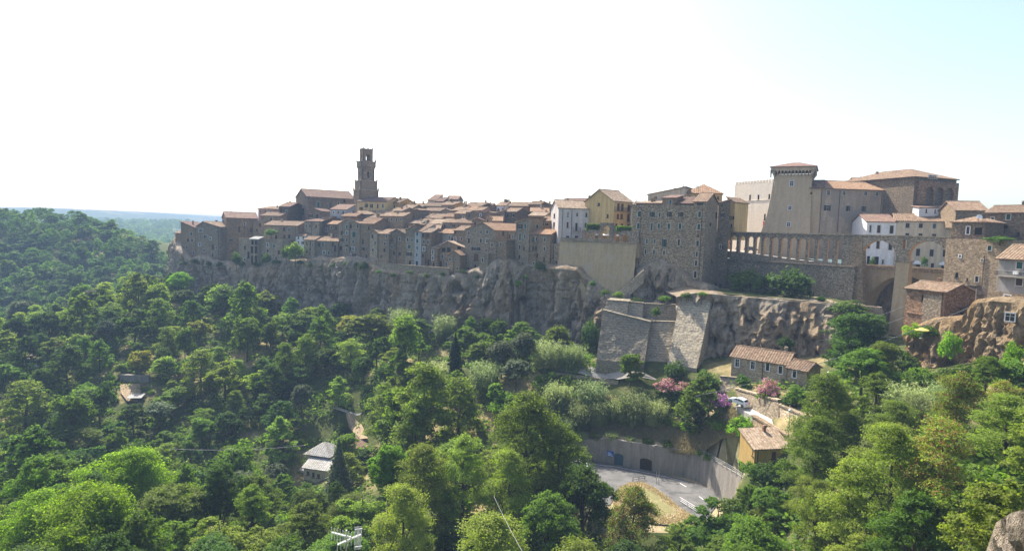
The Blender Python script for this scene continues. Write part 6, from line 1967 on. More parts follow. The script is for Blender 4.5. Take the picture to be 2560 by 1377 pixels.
def lobes_round(rng, R, zc, zr, n=None, spread=0.6, lr=(0.3, 0.52)):
    n = int(rng.integers(6, 11))
    ex, ey = rng.uniform(0.75, 1.2), rng.uniform(0.75, 1.2)
    L = [(0, 0, zc + zr * 0.25, R * 0.6, R * 0.6, zr * 0.7)]
    for k in range(n):
        a = 2 * PI * k / n + rng.uniform(-0.4, 0.4)
        rr = R * spread * rng.uniform(0.75, 1.2)
        z = zc + zr * rng.uniform(-0.55, 0.5)
        s = R * rng.uniform(*lr)
        L.append((rr * math.cos(a) * ex, rr * math.sin(a) * ey, z, s, s, s * rng.uniform(0.6, 0.95)))
    for k in range(3):
        a = rng.uniform(0, 2 * PI)
        s = R * rng.uniform(0.3, 0.45)
        L.append((R * 0.3 * math.cos(a), R * 0.3 * math.sin(a), zc + zr * rng.uniform(0.55, 0.85), s, s, s * 0.8))
    return L
def lobes_airy(rng, R, z0, z1, n=15):
    L = []
    for k in range(n):
        t = (k + rng.uniform(0, 1)) / n
        z = z0 + (z1 - z0) * t
        env = R * (0.55 + 0.6 * math.sin(PI * min(1, t * 0.9 + 0.12))) * (1 - 0.55 * t)
        a = k * 2.4 + rng.uniform(-0.5, 0.5)
        s = R * rng.uniform(0.26, 0.44)
        L.append((env * 0.8 * math.cos(a), env * 0.8 * math.sin(a), z, s * 1.15, s * 1.15, s * 0.75))
    L.append((0, 0, z1 - R * 0.1, R * 0.3, R * 0.3, R * 0.4))
    return L
def trunk_mesh(seed, H, r, lobes, mat='bark', lean=0.0):
    rng = random.Random(seed)
    mb = MB()
    top = H
    P = [(0, 0, -1.2), (0, 0, 0), (rng.uniform(-.2, .2), rng.uniform(-.2, .2), top * 0.35), (lean + rng.uniform(-.4, .4), rng.uniform(-.4, .4), top * 0.68), (lean * 1.3, 0, top * 0.92)]
    mb.tube(P, [r * 1.5, r * 1.15, r * 0.85, r * 0.5, r * 0.12], 7)
    for l in lobes[1:9]:
        z0 = top * rng.uniform(0.28, 0.6)
        mid = (l[0] * 0.5, l[1] * 0.5, (z0 + l[2]) / 2 + 0.1 * top)
        mb.tube([(0, 0, z0), mid, (l[0] * 0.95, l[1] * 0.95, l[2])], [r * 0.5, r * 0.3, r * 0.08], 5, cap=False)
    return mb.mesh('trunk', mat, True)
PROTO = {}
def proto(kind, seed, leafmat, H, R, n, size, style='round', z0=0.34, trunk_r=None, bark='bark', tight=0.17, clumps=14, aspect=1.5, second=None, frac=0.0):
    rng = np.random.default_rng(seed)
    if style == 'round':
        zc, zr = H * (z0 + (1 - z0) / 2), H * (1 - z0) / 2
        L = lobes_round(rng, R, zc, zr)
    elif style == 'spread':
        zc, zr = H * (z0 + (1 - z0) / 2), H * (1 - z0) / 2
        L = [(0, 0, zc - zr * 0.2, R * 0.4, R * 0.4, zr * 0.5)]
        for k in range(13):
            a = k * 2.4 + rng.uniform(-.5, .5)
            rr = R * rng.uniform(0.25, 0.85)
            t_ = 1 - (rr / R) ** 2
            sz = R * rng.uniform(0.2, 0.38)
            L.append((rr * math.cos(a), rr * math.sin(a), zc + zr * (-0.75 + 1.5 * t_ * rng.uniform(0.35, 1.0)), sz, sz, sz * rng.uniform(0.55, 0.9)))
    elif style == 'airy':
        L = lobes_airy(rng, R, H * z0, H * 0.95)
    elif style == 'cone':
        L = []
        for k in range(16):
            t = k / 15
            for a in np.linspace(0, 2 * PI, 6, endpoint=False) + k * 0.6:
                rr = R * (1 - t) * 0.7 + 0.05
                L.append((rr * math.cos(a), rr * math.sin(a), H * (0.1 + 0.88 * t), R * 0.28 * (1.15 - t), R * 0.28 * (1.15 - t), H * 0.05))
    elif style == 'spindle':
        L = []
        for k in range(16):
            t = k / 15
            rr = R * (0.35 + 0.65 * math.sin(PI * (0.18 + 0.8 * t) ** 0.8)) * (1 if t < .7 else (1 - t) / .3 * 0.9 + 0.1)
            for a in np.linspace(0, 2 * PI, 4, endpoint=False) + k:
                L.append((rr * 0.35 * math.cos(a), rr * 0.35 * math.sin(a), H * (0.05 + 0.93 * t), rr * 0.68, rr * 0.68, H * 0.055))
    elif style == 'shrub':
        L = [(0, 0, H * 0.5, R * 0.7, R * 0.7, H * 0.48)]
        for k in range(8):
            a = k * 0.8 + rng.uniform(-.3, .3)
            s = R * rng.uniform(0.35, 0.55)
            L.append((R * .6 * math.cos(a), R * .6 * math.sin(a), H * rng.uniform(.25, .65), s, s, s * 0.8))
    C, Nn = crown_pts(rng, L, n, clumps, tight)
    V = leaf_quads(rng, C, Nn, size, aspect)
    mi = None
    mats = [leafmat]
    if second:
        mats = [leafmat, second]
        nf = len(V) // 4
        cl = C.reshape(-1, 3)
        outer = cl[:, 2] > np.quantile(cl[:, 2], 0.35)
        mi = ((rng.random(nf) < frac) & outer).astype(int)
    crown = np_mesh('crown', V, mats, mi=mi)
    trunk = trunk_mesh(seed, H * 0.9, trunk_r or H * 0.022, L if style in ('round', 'airy', 'shrub') else [], bark)
    PROTO[kind] = dict(crown=crown, trunk=trunk, H=H, R=R)
ST3 = ('round', 'spread', 'airy')
for k in range(3):
    proto('oak_n%d' % k, 11 + k, 'leaf_mid', 13, 5.0, 24000, 0.22, ST3[k], z0=0.16, clumps=19, tight=0.13)
    proto('dark_n%d' % k, 21 + k, 'leaf_dark', 13, 5.2, 24000, 0.22, ST3[k], z0=0.16, clumps=19, tight=0.13)
    proto('light_n%d' % k, 31 + k, 'leaf_light', 13, 4.8, 24000, 0.21, ST3[k], z0=0.16, clumps=19, tight=0.13)
    proto('locust_n%d' % k, 41 + k, 'leaf_light', 16, 5.0, 26000, 0.19, 'airy', 0.14, tight=0.2, clumps=20)
    proto('oak_m%d' % k, 51 + k, 'leaf_mid', 11, 4.6, 9500, 0.34, ST3[k], z0=0.1, tight=0.14)
    proto('dark_m%d' % k, 61 + k, 'leaf_dark', 11, 4.7, 9500, 0.34, ST3[k], z0=0.1, tight=0.14)
    proto('light_m%d' % k, 71 + k, 'leaf_light', 11, 4.4, 9500, 0.33, ST3[k], z0=0.1, tight=0.14)
    proto('oak_f%d' % k, 81 + k, 'leaf_mid', 10, 5.0, 3400, 0.62, ST3[k], clumps=11, z0=0.1)
    proto('dark_f%d' % k, 91 + k, 'leaf_dark', 10, 5.2, 3400, 0.62, ST3[k], clumps=11, z0=0.1)
for k in range(2):
    proto('lime_n%d' % k, 101 + k, 'leaf_lime', 15, 5.6, 34000, 0.2, z0=0.15, clumps=22)
    proto('locustb_n%d' % k, 111 + k, 'leaf_light', 15, 4.8, 24000, 0.19, 'airy', 0.14, tight=0.2, clumps=20, second='leaf_brown', frac=0.3)
    proto('locust_m%d' % k, 121 + k, 'leaf_light', 13, 4.4, 10000, 0.29, 'airy', 0.1, tight=0.2, clumps=18)
    proto('shrub%d' % k, 131 + k, 'leaf_mid', 3.0, 2.0, 2600, 0.22, 'shrub', trunk_r=0.07)
    proto('shrubd%d' % k, 141 + k, 'leaf_dark', 3.0, 2.0, 2600, 0.22, 'shrub', trunk_r=0.07)
    proto('shrubl%d' % k, 146 + k, 'leaf_lime', 3.0, 2.0, 2600, 0.2, 'shrub', trunk_r=0.07)
proto('yellow_m0', 151, 'leaf_yellow', 9, 3.8, 4500, 0.4)
proto('grey_m0', 152, 'leaf_grey', 10, 4.2, 6000, 0.38)
proto('conifer0', 153, 'leaf_grey', 12, 3.0, 9000, 0.28, 'cone', trunk_r=0.22)
proto('cypress0', 154, 'leaf_cypress', 12, 1.55, 11000, 0.26, 'spindle', trunk_r=0.2)
proto('oleander0', 155, 'leaf_mid', 4.0, 2.8, 5200, 0.22, 'shrub', trunk_r=0.07, second='flower_pink', frac=0.6)
proto('oleander1', 156, 'leaf_dark', 3.0, 2.4, 4200, 0.2, 'shrub', trunk_r=0.07, second='flower_magenta', frac=0.6)
def reed_proto(kind, seed, H, R, n, mat='leaf_reed'):
    rng = np.random.default_rng(seed)
    Vs = []
    for k in range(n):
        a, r = rng.uniform(0, 2 * PI), R * math.sqrt(rng.random())
        x, y = r * math.cos(a), r * math.sin(a)
        h = H * rng.uniform(0.6, 1.05)
        lean = rng.normal(size=2) * 0.13 * h
        w = 0.035
        # stem
        Vs.append([(x - w, y, 0), (x + w, y, 0), (x + lean[0] + w * .5, y + lean[1], h), (x + lean[0] - w * .5, y + lean[1], h)])
        for j in range(7):
            t = rng.uniform(0.25, 1.0)
            bx, by, bz = x + lean[0] * t, y + lean[1] * t, h * t
            aa = rng.uniform(0, 2 * PI)
            l = rng.uniform(0.5, 0.95)
            ex, ey = l * math.cos(aa), l * math.sin(aa)
            px_, py_ = -math.sin(aa) * 0.06, math.cos(aa) * 0.06
            Vs.append([(bx, by, bz), (bx + ex * .5 + px_, by + ey * .5 + py_, bz + .22 * l), (bx + ex, by + ey, bz + rng.uniform(-.25, .15)), (bx + ex * .5 - px_, by + ey * .5 - py_, bz + .2 * l)])
    PROTO[kind] = dict(crown=np_mesh('crown', np.array(Vs).reshape(-1, 3), mat), trunk=None, H=H, R=R)
reed_proto('reed0', 161, 4.2, 2.4, 330)
reed_proto('reed1', 162, 3.6, 2.0, 260)
VAR = {'oak_n': 3, 'dark_n': 3, 'light_n': 3, 'locust_n': 3, 'oak_m': 3, 'dark_m': 3, 'light_m': 3, 'oak_f': 3, 'dark_f': 3, 'lime_n': 2, 'locustb_n': 2, 'locust_m': 2, 'shrub': 2, 'shrubd': 2, 'shrubl': 2, 'yellow_m': 1, 'grey_m': 1, 'conifer': 1, 'cypress': 1, 'oleander': 2, 'reed': 2}
NAMES = {'oak': ('broadleaf_tree', 'tree', 'green broadleaf tree'), 'dark': ('evergreen_tree', 'tree', 'dark green broadleaf tree'), 'light': ('broadleaf_tree', 'tree', 'light green broadleaf tree'), 'locust': ('locust_tree', 'tree', 'feathery light green locust tree'),  # the dark kind is broadleaf trees told apart by leaf colour only
         'locustb': ('locust_tree', 'tree', 'feathery locust tree with brown seed pods'), 'lime': ('poplar_tree', 'tree', 'bright yellow-green poplar'), 'shrub': ('shrub', 'shrub', 'green shrub'), 'shrubd': ('shrub', 'shrub', 'dark green shrub'), 'shrubl': ('shrub', 'shrub', 'bright green shrub'),
         'yellow': ('broadleaf_tree', 'tree', 'yellowing tree'), 'grey': ('broadleaf_tree', 'tree', 'grey-green tree'), 'conifer': ('conifer_tree', 'tree', 'grey-green conifer'), 'cypress': ('cypress_tree', 'tree', 'slim dark cypress'),
         'oleander': ('oleander_bush', 'bush', 'flowering oleander'), 'reed': ('reed_clump', 'reeds', 'clump of tall pale reeds')}
PLANTS = []      # (kind, x, y, z, width, height, label or None, py)
def base_kind(k): return k.split('_')[0]
def put(kind, x, y, z, W_, H_, label=None, group=None, variant=None):
    PLANTS.append(dict(kind=kind, x=x, y=y, z=z, W=W_, H=H_, label=label, group=group, variant=variant))
YG = np.arange(20, 430, 0.5)
def solve(px, py, wpx, asp):
    d = ray(px, py)
    P = np.array([[CAM.x + d.x * (Y / d.y), Y, CAM.z + d.z * (Y / d.y)] for Y in YG])
    gz = ground_np(P[:, 0], P[:, 1])
    hgt = P[:, 2] - gz
    want = asp * wpx * YG / FPX
    f = hgt - want
    i = np.where(f <= 0)[0]
    i = i[0] if len(i) else int(np.argmin(np.abs(f)))
    return P[i][0], P[i][1], gz[i], max(1.5, want[i])
ASP = {'oak': 1.2, 'dark': 1.2, 'light': 1.2, 'locust': 1.5, 'locustb': 1.5, 'lime': 1.25, 'yellow': 1.1, 'grey': 1.15, 'conifer': 1.9, 'cypress': 3.4, 'shrub': 0.8, 'shrubd': 0.8, 'shrubl': 0.8, 'oleander': 0.75, 'reed': 1.0}
def tree(kind, px, py, wpx, label, asp=None, variant=None):
    b = base_kind(kind)
    x, y, z, h = solve(px, py, wpx, asp or ASP[b])
    sfx = ''
    if b in ('oak', 'dark', 'light', 'locust'):
        sfx = '_n' if y < 112 else ('_m' if y < 260 else '_f')
        if b in ('light', 'locust') and sfx == '_f': sfx = '_m'
    elif b in ('lime', 'locustb'): sfx = '_n'
    elif b in ('yellow', 'grey'): sfx = '_m'
    put(b + sfx, x, y, z, wpx * y / FPX, h, label, None, variant)
# ---- trees that stand out in the picture
for q in (
 ('lime', 325, 1112, 190, 'bright yellow-green poplar standing highest in the lower left'), ('lime', 215, 1205, 260, 'broad yellow-green poplar in front at the lower left'), ('lime', 90, 1230, 200, 'yellow-green poplar at the lower left edge'), ('oak', 85, 1080, 180, 'rounded green tree at the left edge above the poplars'),
 ('light', 20, 1300, 170, 'light green tree in the bottom left corner'), ('lime', 330, 1290, 170, 'shorter yellow-green poplar at the bottom left'), ('oak', 440, 1262, 150, 'green tree right of the poplars at the bottom'), ('light', 545, 1258, 185, 'light green tree at the bottom, second right of the poplars'), ('light', 655, 1275, 185, 'light green tree at the bottom below the dark gap'),
 ('light', 765, 1262, 150, 'light green tree below the grey-roofed farmhouse'), ('dark', 512, 1165, 80, 'ivy covered dark trunk-like tree in the dark gap'), ('grey', 600, 1185, 120, 'grey-green tree beside the dark gap left of the farmhouse'), ('light', 700, 1050, 95, 'tall light green tree left above the farmhouse'),
 ('conifer', 847, 1098, 82, 'grey-green conifer right of the grey-roofed farmhouse'), ('locust', 966, 962, 100, 'feathery locust tree right of the earth bank'), ('light', 848, 948, 66, 'small light tree beside the pale track'), ('oak', 1000, 880, 74, 'round tree at the end of the short pale wall'),
 ('oak', 800, 800, 85, 'green tree below the cliff left of the large round tree'), 
 ('grey', 1255, 855, 85, 'grey-green tree beside the path end'), ('cypress', 1139, 833, 36, 'single slim dark cypress below the cliff'), ('locust', 1065, 915, 165, 'wide feathery locust left below the cypress'), ('oak', 1262, 935, 125, 'dark leafy tree below the path end'),
 ('locust', 1150, 950, 115, 'feathery locust right below the cypress'), ('locust', 1040, 1005, 125, 'feathery locust above the round bush by the farmhouse'), ('locust', 1320, 985, 210, 'big feathery locust left of the dry slope'), ('locust', 1405, 1065, 165, 'feathery locust at the left end of the retaining wall'),
 ('locust', 1160, 1095, 150, 'tall feathery locust in the middle foreground'), ('locust', 1275, 1135, 160, 'feathery locust in the foreground left of the road'), ('light', 982, 1090, 118, 'rounded light tree right of the conifer'), ('locust', 1060, 1125, 160, 'feathery locust in the foreground below the round light tree'),
 ('light', 905, 1205, 150, 'light green tree in the foreground right of the farmhouse'), ('locust', 1010, 1225, 170, 'feathery locust in the lower middle foreground'), ('oak', 1462, 1172, 190, 'leafy tree hiding the left end of the lower road'), ('oak', 1375, 1240, 200, 'broad leafy tree at the bottom below the road'),
 ('locustb', 1590, 1225, 160, 'feathery locust with brown pods in front of the island'), ('oak', 1800, 1225, 190, 'dark leafy tree right of the road bend'), ('light', 1700, 1315, 110, 'light tree at the bottom below the guard rail'), ('oak', 1945, 1180, 150, 'leafy tree below the yellow house'),
 ('locust', 2075, 945, 165, 'tall feathery locust right of the stone farmhouse'), ('locust', 2045, 1050, 150, 'feathery locust right of the yellow house'), ('light', 2195, 935, 125, 'light tree left of the right-hand reeds'), ('locustb', 2405, 935, 150, 'feathery locust with reddish pods below the right cliff'),
 ('locustb', 2515, 955, 110, 'feathery locust with brown pods at the right edge'), ('locust', 2235, 1075, 210, 'broad feathery locust at the right foreground'), ('locustb', 2360, 1065, 190, 'wide feathery locust under the reddish one'), ('oak', 2470, 1170, 150, 'leafy green tree at the right edge above the near rock'),
 ('locust', 2130, 1160, 170, 'feathery locust in the lower right foreground'), ('locust', 2050, 1205, 120, 'ivy wrapped feathery tree at the lower right'), ('oak', 2290, 1245, 220, 'leafy tree at the bottom right'), ('light', 2165, 1280, 190, 'light tree at the bottom below the ivy wrapped tree'),
 ('oak', 1885, 1300, 190, 'leafy tree at the bottom right of the road bend'), ('oak', 1578, 888, 72, 'small round tree in front of the left bastion'),
 ('light', 1755, 965, 118, 'light feathery tree in front of the oleanders'), ('dark', 1740, 1020, 66, 'small dark round tree on the dry slope'), ('shrubd', 1515, 1000, 66, 'dark round bush among the reeds'), ('shrubl', 1725, 1092, 50, 'bright shrub hanging over the retaining wall'),
 ('shrub', 1850, 1075, 60, 'green shrub above the yellow house'), ('shrubl', 1855, 1135, 70, 'bright green bush left of the yellow house'), ('shrub', 1885, 1158, 66, 'green bush in front of the yellow house, left'), ('shrubd', 1925, 1160, 70, 'dark bush in front of the yellow house, middle'), ('shrub', 1970, 1152, 80, 'green bush in front of the yellow house, right'), ('oak', 1880, 1212, 95, 'leafy tree between the yellow house and the road bend'), ('shrub', 1838, 1250, 70, 'green bush at the right end of the curved wall'), ('shrubd', 1860, 1285, 80, 'dark bush below the right end of the curved wall'), ('light', 1915, 1235, 110, 'light tree below the bushes of the yellow house'), ('shrubl', 1560, 1058, 36, 'bright shrub above the grey door'), ('shrubl', 1800, 1050, 44, 'bright shrub at the right of the dry slope'), ('reed', 1640, 1000, 60, 'reeds right of the tall reeds on the dry slope'), ('reed', 1500, 1040, 60, 'reeds above the left door'), ('shrub', 1605, 1060, 30, 'small green shrub on the dry slope, left'), ('shrub', 1645, 1040, 46, 'green shrub in the middle of the dry slope'), ('shrub', 1665, 1048, 34, 'small green shrub right of the one mid slope'),
 ('shrub', 1692, 1062, 28, 'small green shrub below the dark round tree'), ('yellow', 350, 880, 66, 'yellow tree above the clearing at the left'), ('yellow', 498, 806, 62, 'yellow tree on the slope below the town tip'), ('light', 560, 878, 110, 'light tree on the slope right of the clearing'),
 ('dark', 165, 870, 100, 'dark round tree on the spur at the left'), ('light', 345, 690, 86, 'light green tree on the spur crest'), ('lime', 452, 678, 62, 'sunlit tree at the foot of the town tip'), ('light', 398, 706, 76, 'sunlit tree on the spur crest near the town tip'), ('oak', 612, 712, 110, 'rounded tree at the foot of the cliff below the loggia'), ('oak', 335, 760, 90, 'tree in the middle of the spur'),
 ('shrubd', 1770, 925, 80, 'dark hedge-like bush above the oleanders'), ('shrubd', 1690, 900, 60, 'dark bush at the foot of the right bastion'), ('shrubd', 1975, 985, 50, 'clipped dark bush under the stone farmhouse'), ('shrubd', 1858, 935, 40, 'dark bush against the farmhouse front'), ('shrub', 1995, 965, 70, 'green bush at the farmhouse corner'),
 ('oleander', 1665, 948, 66, 'pink flowering oleander beside the garden steps', None, 0), ('oleander', 1712, 955, 50, 'smaller pink oleander right of the garden steps', None, 0), ('oleander', 1925, 946, 58, 'tall pink oleander on the wall below the farmhouse', 1.2, 0), ('oleander', 1806, 985, 60, 'magenta oleander behind the white car', None, 1),
 ('reed', 1432, 862, 66, 'reeds left of the left bastion'), ('reed', 1582, 996, 84, 'tall reeds on the dry slope'), ('reed', 1480, 956, 76, 'reeds below the pale path wall'), ('reed', 1545, 1020, 60, 'lower reeds left on the dry slope'), ('reed', 1450, 1010, 70, 'reeds at the left of the dry slope'), ('reed', 2275, 960, 110, 'reeds below the right cliff'), ('reed', 2320, 985, 90, 'second clump of reeds below the right cliff'),
 ('reed', 1090, 905, 90, 'reeds left of the cypress foot'), ('reed', 1215, 905, 80, 'reeds right of the cypress foot'), ('reed', 1370, 850, 80, 'reeds under the cliff left of the bastion'), ('reed', 1395, 965, 70, 'reeds under the path wall'), ('reed', 1420, 1040, 60, 'pale reeds beside the big locust'),
 ('shrubd', 2250, 930, 70, 'dark bush left under the right cliff'), ('shrub', 2305, 918, 75, 'green bush under the right cliff below the parasol'), ('shrubd', 2360, 920, 80, 'dark bush under the right cliff below the creeper'), ('shrub', 2420, 912, 80, 'green bush under the middle of the right cliff'), ('oak', 2470, 890, 90, 'small green tree at the foot of the right cliff'), ('shrub', 2530, 900, 90, 'green bush at the right end of the cliff foot'), ('reed', 2380, 960, 90, 'third clump of reeds below the right cliff'), ('reed', 2225, 975, 80, 'reeds beside the light tree at the right'),
 ('reed', 1010, 770, 70, 'reeds at the foot of the middle cliff'), ('reed', 1120, 785, 70, 'reeds behind the broad green tree')):
    tree(*q)
# plants rooted on rock or walls
def rock_plant(kind, px, py_top, py_base, Y, wpx, label):
    b = at(px, py_base, Y)
    t_ = at(px, py_top, Y)
    put(kind, b.x, b.y, b.z, wpx * Y / FPX, t_.z - b.z, label)
for q in (('shrubd', 591, 628, 664, 244, 28, 'dark round bush on the cliff below the tall square house'), ('shrubd', 665, 632, 662, 240, 24, 'dark bush on the cliff right of the loggia'), ('shrub', 738, 606, 650, 237, 46, 'leafy bush between the cottages on the cliff edge'), ('shrubd', 716, 614, 648, 238.5, 26, 'dark bush left of the white cottage'),
          ('shrubd', 909, 652, 676, 226, 30, 'dark bush on the cliff face below the pale tower houses'), ('shrubd', 1350, 652, 678, 189.5, 30, 'dark bush under the balcony house'), ('shrubl', 1296, 700, 716, 191.5, 22, 'small bright bush on the cliff'), ('shrubd', 1253, 704, 726, 194, 20, 'small dark bush on the middle cliff'), ('shrub', 1457, 634, 662, 184.5, 18, 'ivy tuft on the tan retaining wall'),
          ('dark_n', 2138, 785, 972, 116, 205, 'big dark tree in the ravine under the aqueduct'), ('shrubd', 1876, 674, 745, 160, 100, 'broad dark tree on the terrace under the aqueduct, left'), ('shrubd', 1970, 672, 757, 153, 112, 'broad dark tree on the terrace under the aqueduct, right'), ('shrubd', 2052, 738, 754, 144, 26, 'small dark bush at the end of the terrace'), ('shrubd', 2122, 748, 790, 138, 96, 'dark spreading bush at the corner of the lower cliff'),
          ('shrubd', 2268, 880, 940, 108, 60, 'dark bush at the foot of the right cliff corner'),
          ('shrubd', 1716, 730, 746, 152.5, 34, 'dark bush on top of the right bastion'), ('shrub', 1755, 728, 742, 150.5, 26, 'green bush on top of the right bastion edge'), ('shrubd', 1640, 765, 792, 150.5, 26, 'dark bush in the recess between the bastions'), ('shrubd', 1962, 840, 880, 131.5, 46, 'dark bush above the stone farmhouse roof'), ('shrubl', 2285, 805, 850, 110, 56, 'bright bush beside the yellow parasol'), ('shrub', 2330, 812, 845, 108, 50, 'grey-green bush right of the yellow parasol'), ('shrubl', 2372, 825, 905, 102, 46, 'creeper hanging down the right cliff'),
          ('shrubl', 2530, 850, 930, 87, 50, 'creeper on the right cliff near the edge'), ('shrub', 1882, 652, 664, 175.5, 20, 'small bush on the rubble wall ledge, left'), ('shrub', 1998, 655, 665, 165.5, 14, 'small bush on the rubble wall ledge, right'), ('shrubd', 2310, 640, 668, 158, 16, 'small tree in front of the cream house'), ('shrubd', 2180, 640, 667, 160, 14, 'small tree in front of the white house'),
          ('shrub', 678, 572, 590, 246, 36, 'roof garden plants below the pink house'), ('shrubd', 2500, 590, 606, 124, 70, 'potted plants along the upper right terrace')):
    rock_plant(*q)
rl = random.Random(8)
for k, px in enumerate((458, 486, 521, 548, 606, 640, 690, 752, 776, 806, 834, 866, 893, 948, 983, 1024, 1066, 1105, 1158, 1192, 1232, 1262, 1312)):
    y0 = rl.uniform(655, 672) if px < 900 else rl.uniform(680, 696)
    off = 6.4 if px < 920 else (12.2 if px < 1215 else 10.0)
    rock_plant(rl.choice(['shrubd', 'shrubd', 'shrub']), px, y0 - rl.uniform(6, 11), y0 + 4, Yt(px) - off, rl.uniform(12, 22), 'small bush clinging to the cliff top, %s from the left' % ordinal(k + 1))
    PLANTS[-1]['group'] = 'small bushes along the cliff top'
for k, (px, w_) in enumerate(((1448, 40), (1490, 30), (1530, 34), (1575, 26), (1620, 30), (1668, 36), (1700, 24), (1752, 34), (1772, 30))):
    yb_ = lerp_tab([(q[0], q[2]) for q in RWB], px)
    Yb_ = lerp_tab([(q[0], p_[0].y) for q, p_ in zip(RWB, BPTS)], px)
    rock_plant(rl.choice(['shrub', 'shrubd', 'shrubl', 'reed']), px, yb_ - w_ * 0.55, yb_ + 3, Yb_ + 1.3, w_, 'small plant growing along the top of the curved wall, %s from the left' % ordinal(k + 1))
    PLANTS[-1]['group'] = 'plants along the top of the curved wall'
def tree_at(kind, px, py, Y, wpx, label):
    p = at(px, py, Y)
    z = ground_z(p.x, p.y)
    put(kind, p.x, p.y, z, wpx * Y / FPX, max(2.0, p.z - z), label)
for q in (('light_m', 932, 783, 196, 128, 'large round light tree below the middle of the cliff'), ('oak_m', 1180, 800, 181, 130, 'broad green tree at the cliff foot behind the cypress'), ('oak_m', 1300, 784, 177, 120, 'green tree at the cliff foot right of the cypress'),
          ('dark_m', 1050, 800, 192, 90, 'dark tree at the cliff foot left of the cypress'), ('shrubd', 1476, 800, 168, 50, 'dark bush at the cliff foot beside the bastion')):
    tree_at(*q)
for q in (('shrubd', 1482, 700, 716, 172.5, 20, 'small dark bush on the ledge under the tan wall, left'), ('shrubd', 1512, 722, 738, 168.5, 26, 'small dark bush on the ledge under the tan wall, middle'), ('shrub', 1545, 728, 746, 166, 30, 'green bush at the foot of the rock stair'), ('shrubd', 1590, 742, 760, 160, 34, 'dark bush below the rock stair'), ('shrub', 1660, 738, 756, 158, 30, 'green bush above the recessed rampart wall')):
    rock_plant(*q)
def hedge(label, x0, x1, yt, yb, Y, dep=1.2, mat='leaf_mid'):
    a, b = at(x0, yb, Y), at(x1, yb, Y)
    h = at(x0, yt, Y).z - a.z
    L = (b - a).length
    rng = np.random.default_rng(int(x0))
    n = int(L * h * 260)
    C = np.stack([rng.uniform(0, L, n), rng.uniform(-dep / 2, dep / 2, n), rng.uniform(0, h, n) + 0.12 * np.sin(rng.uniform(0, 6, n))], 1)
    Nn = rng.normal(size=(n, 3)) + np.array([0, -0.5, 0.5])
    t = thing('hedge', label, 'hedge', a, math.atan2(b.y - a.y, b.x - a.x))
    link('foliage', np_mesh('foliage', leaf_quads(rng, C, Nn, 0.26), mat), t)
    mb = MB(); mb.tube([(0.2, 0, 0), (L - 0.2, 0, h * 0.3)], 0.05, 5); mb.build('stems', 'bark', t)
hedge('clipped hedge on the arcade terrace left of the raised gable', 1465, 1499, 560, 577, 184)
hedge('clipped hedge on the arcade terrace right of the raised gable', 1540, 1579, 565, 578, 177)
# ---- random trees filling the woods
EXCL = [  # pixel outline of something that must stay visible, and its depth
 ([(1462, 1080), (1520, 1088), (1750, 1122), (1862, 1190), (1845, 1240), (1775, 1300), (1690, 1322), (1560, 1300), (1500, 1235), (1448, 1190)], 131),
 ([(1858, 1080), (2000, 1080), (2000, 1168), (1858, 1168)], 99), ([(1490, 740), (1790, 720), (2060, 740), (2060, 965), (2010, 1010), (2020, 1110), (1850, 1030), (1700, 1000), (1640, 965), (1490, 925)], 119),
 ([(1440, 985), (1650, 955), (1870, 1040), (1870, 1090), (1480, 1092)], 124), ([(748, 1100), (835, 1100), (835, 1205), (748, 1205)], 146), ([(822, 1012), (915, 1035), (922, 1108), (862, 1052)], 152), ([(298, 958), (356, 958), (356, 1016), (326, 1018), (326, 986), (298, 1016)], 175),
 ([(437, 0), (437, 672), (500, 700), (560, 710), (700, 720), (860, 735), (1000, 757), (1110, 772), (1215, 780), (1400, 782), (1490, 790), (1490, 0)], 300), ([(1490, 0), (1490, 900), (1740, 915), (1830, 890), (2050, 880), (2050, 790), (2250, 800), (2262, 915), (2440, 920), (2620, 890), (2620, 0)], 95),
 ([(1285, 918), (1550, 944), (1550, 966), (1285, 942)], 141), ([(932, 895), (1004, 908), (1004, 920), (932, 910)], 163), ([(1118, 835), (1162, 835), (1162, 930), (1118, 930)], 172)]
def pip1(x, y, poly):
    c = False
    j = len(poly) - 1
    for i in range(len(poly)):
        xi, yi = poly[i]; xj, yj = poly[j]
        if (yi > y) != (yj > y) and x < (xj - xi) * (y - yi) / (yj - yi) + xi:
            c = not c
        j = i
    return c
EXB = [(min(q[0] for q in pl), max(q[0] for q in pl), min(q[1] for q in pl), max(q[1] for q in pl)) for pl, _ in EXCL]
CIR = [(math.cos(2 * PI * k / 10), math.sin(2 * PI * k / 10)) for k in range(10)]
def blocked(px, py, rx, ry, Y):
    for (poly, Yo), (x0, x1, y0, y1) in zip(EXCL, EXB):
        if Y > Yo + 3 or px + rx < x0 or px - rx > x1 or py + ry < y0 or py - ry > y1: continue
        if pip1(px, py, poly): return True
        for c, s_ in CIR:
            if pip1(px + rx * 0.85 * c, py + ry * 0.85 * s_, poly): return True
        for qx, qy in poly:
            if ((qx - px) / (rx * 0.85)) ** 2 + ((qy - py) / (ry * 0.85)) ** 2 < 1: return True
    return False
SUNH = Vector((SDIR.x, SDIR.y, 0)).normalized()
KEYS = [at(*q) for q in ((795, 1135, 150), (780, 1180, 146), (885, 1075, 159), (850, 1030, 165), (325, 985, 168), (1560, 1020, 137), (1480, 1000, 140), (1640, 1060, 131), (1720, 1080, 127), (1800, 1080, 121), (1930, 1060, 109), (1620, 1240, 118), (1700, 1280, 112), (1580, 1000, 138), (1900, 890, 130), (1925, 1110, 100), (1450, 1050, 138), (1870, 1130, 101), (840, 1030, 165))] + [ground_hit(*q) for q in ((885, 1075), (895, 1095), (850, 1032), (325, 975), (330, 1000), (790, 1195), (960, 908))]
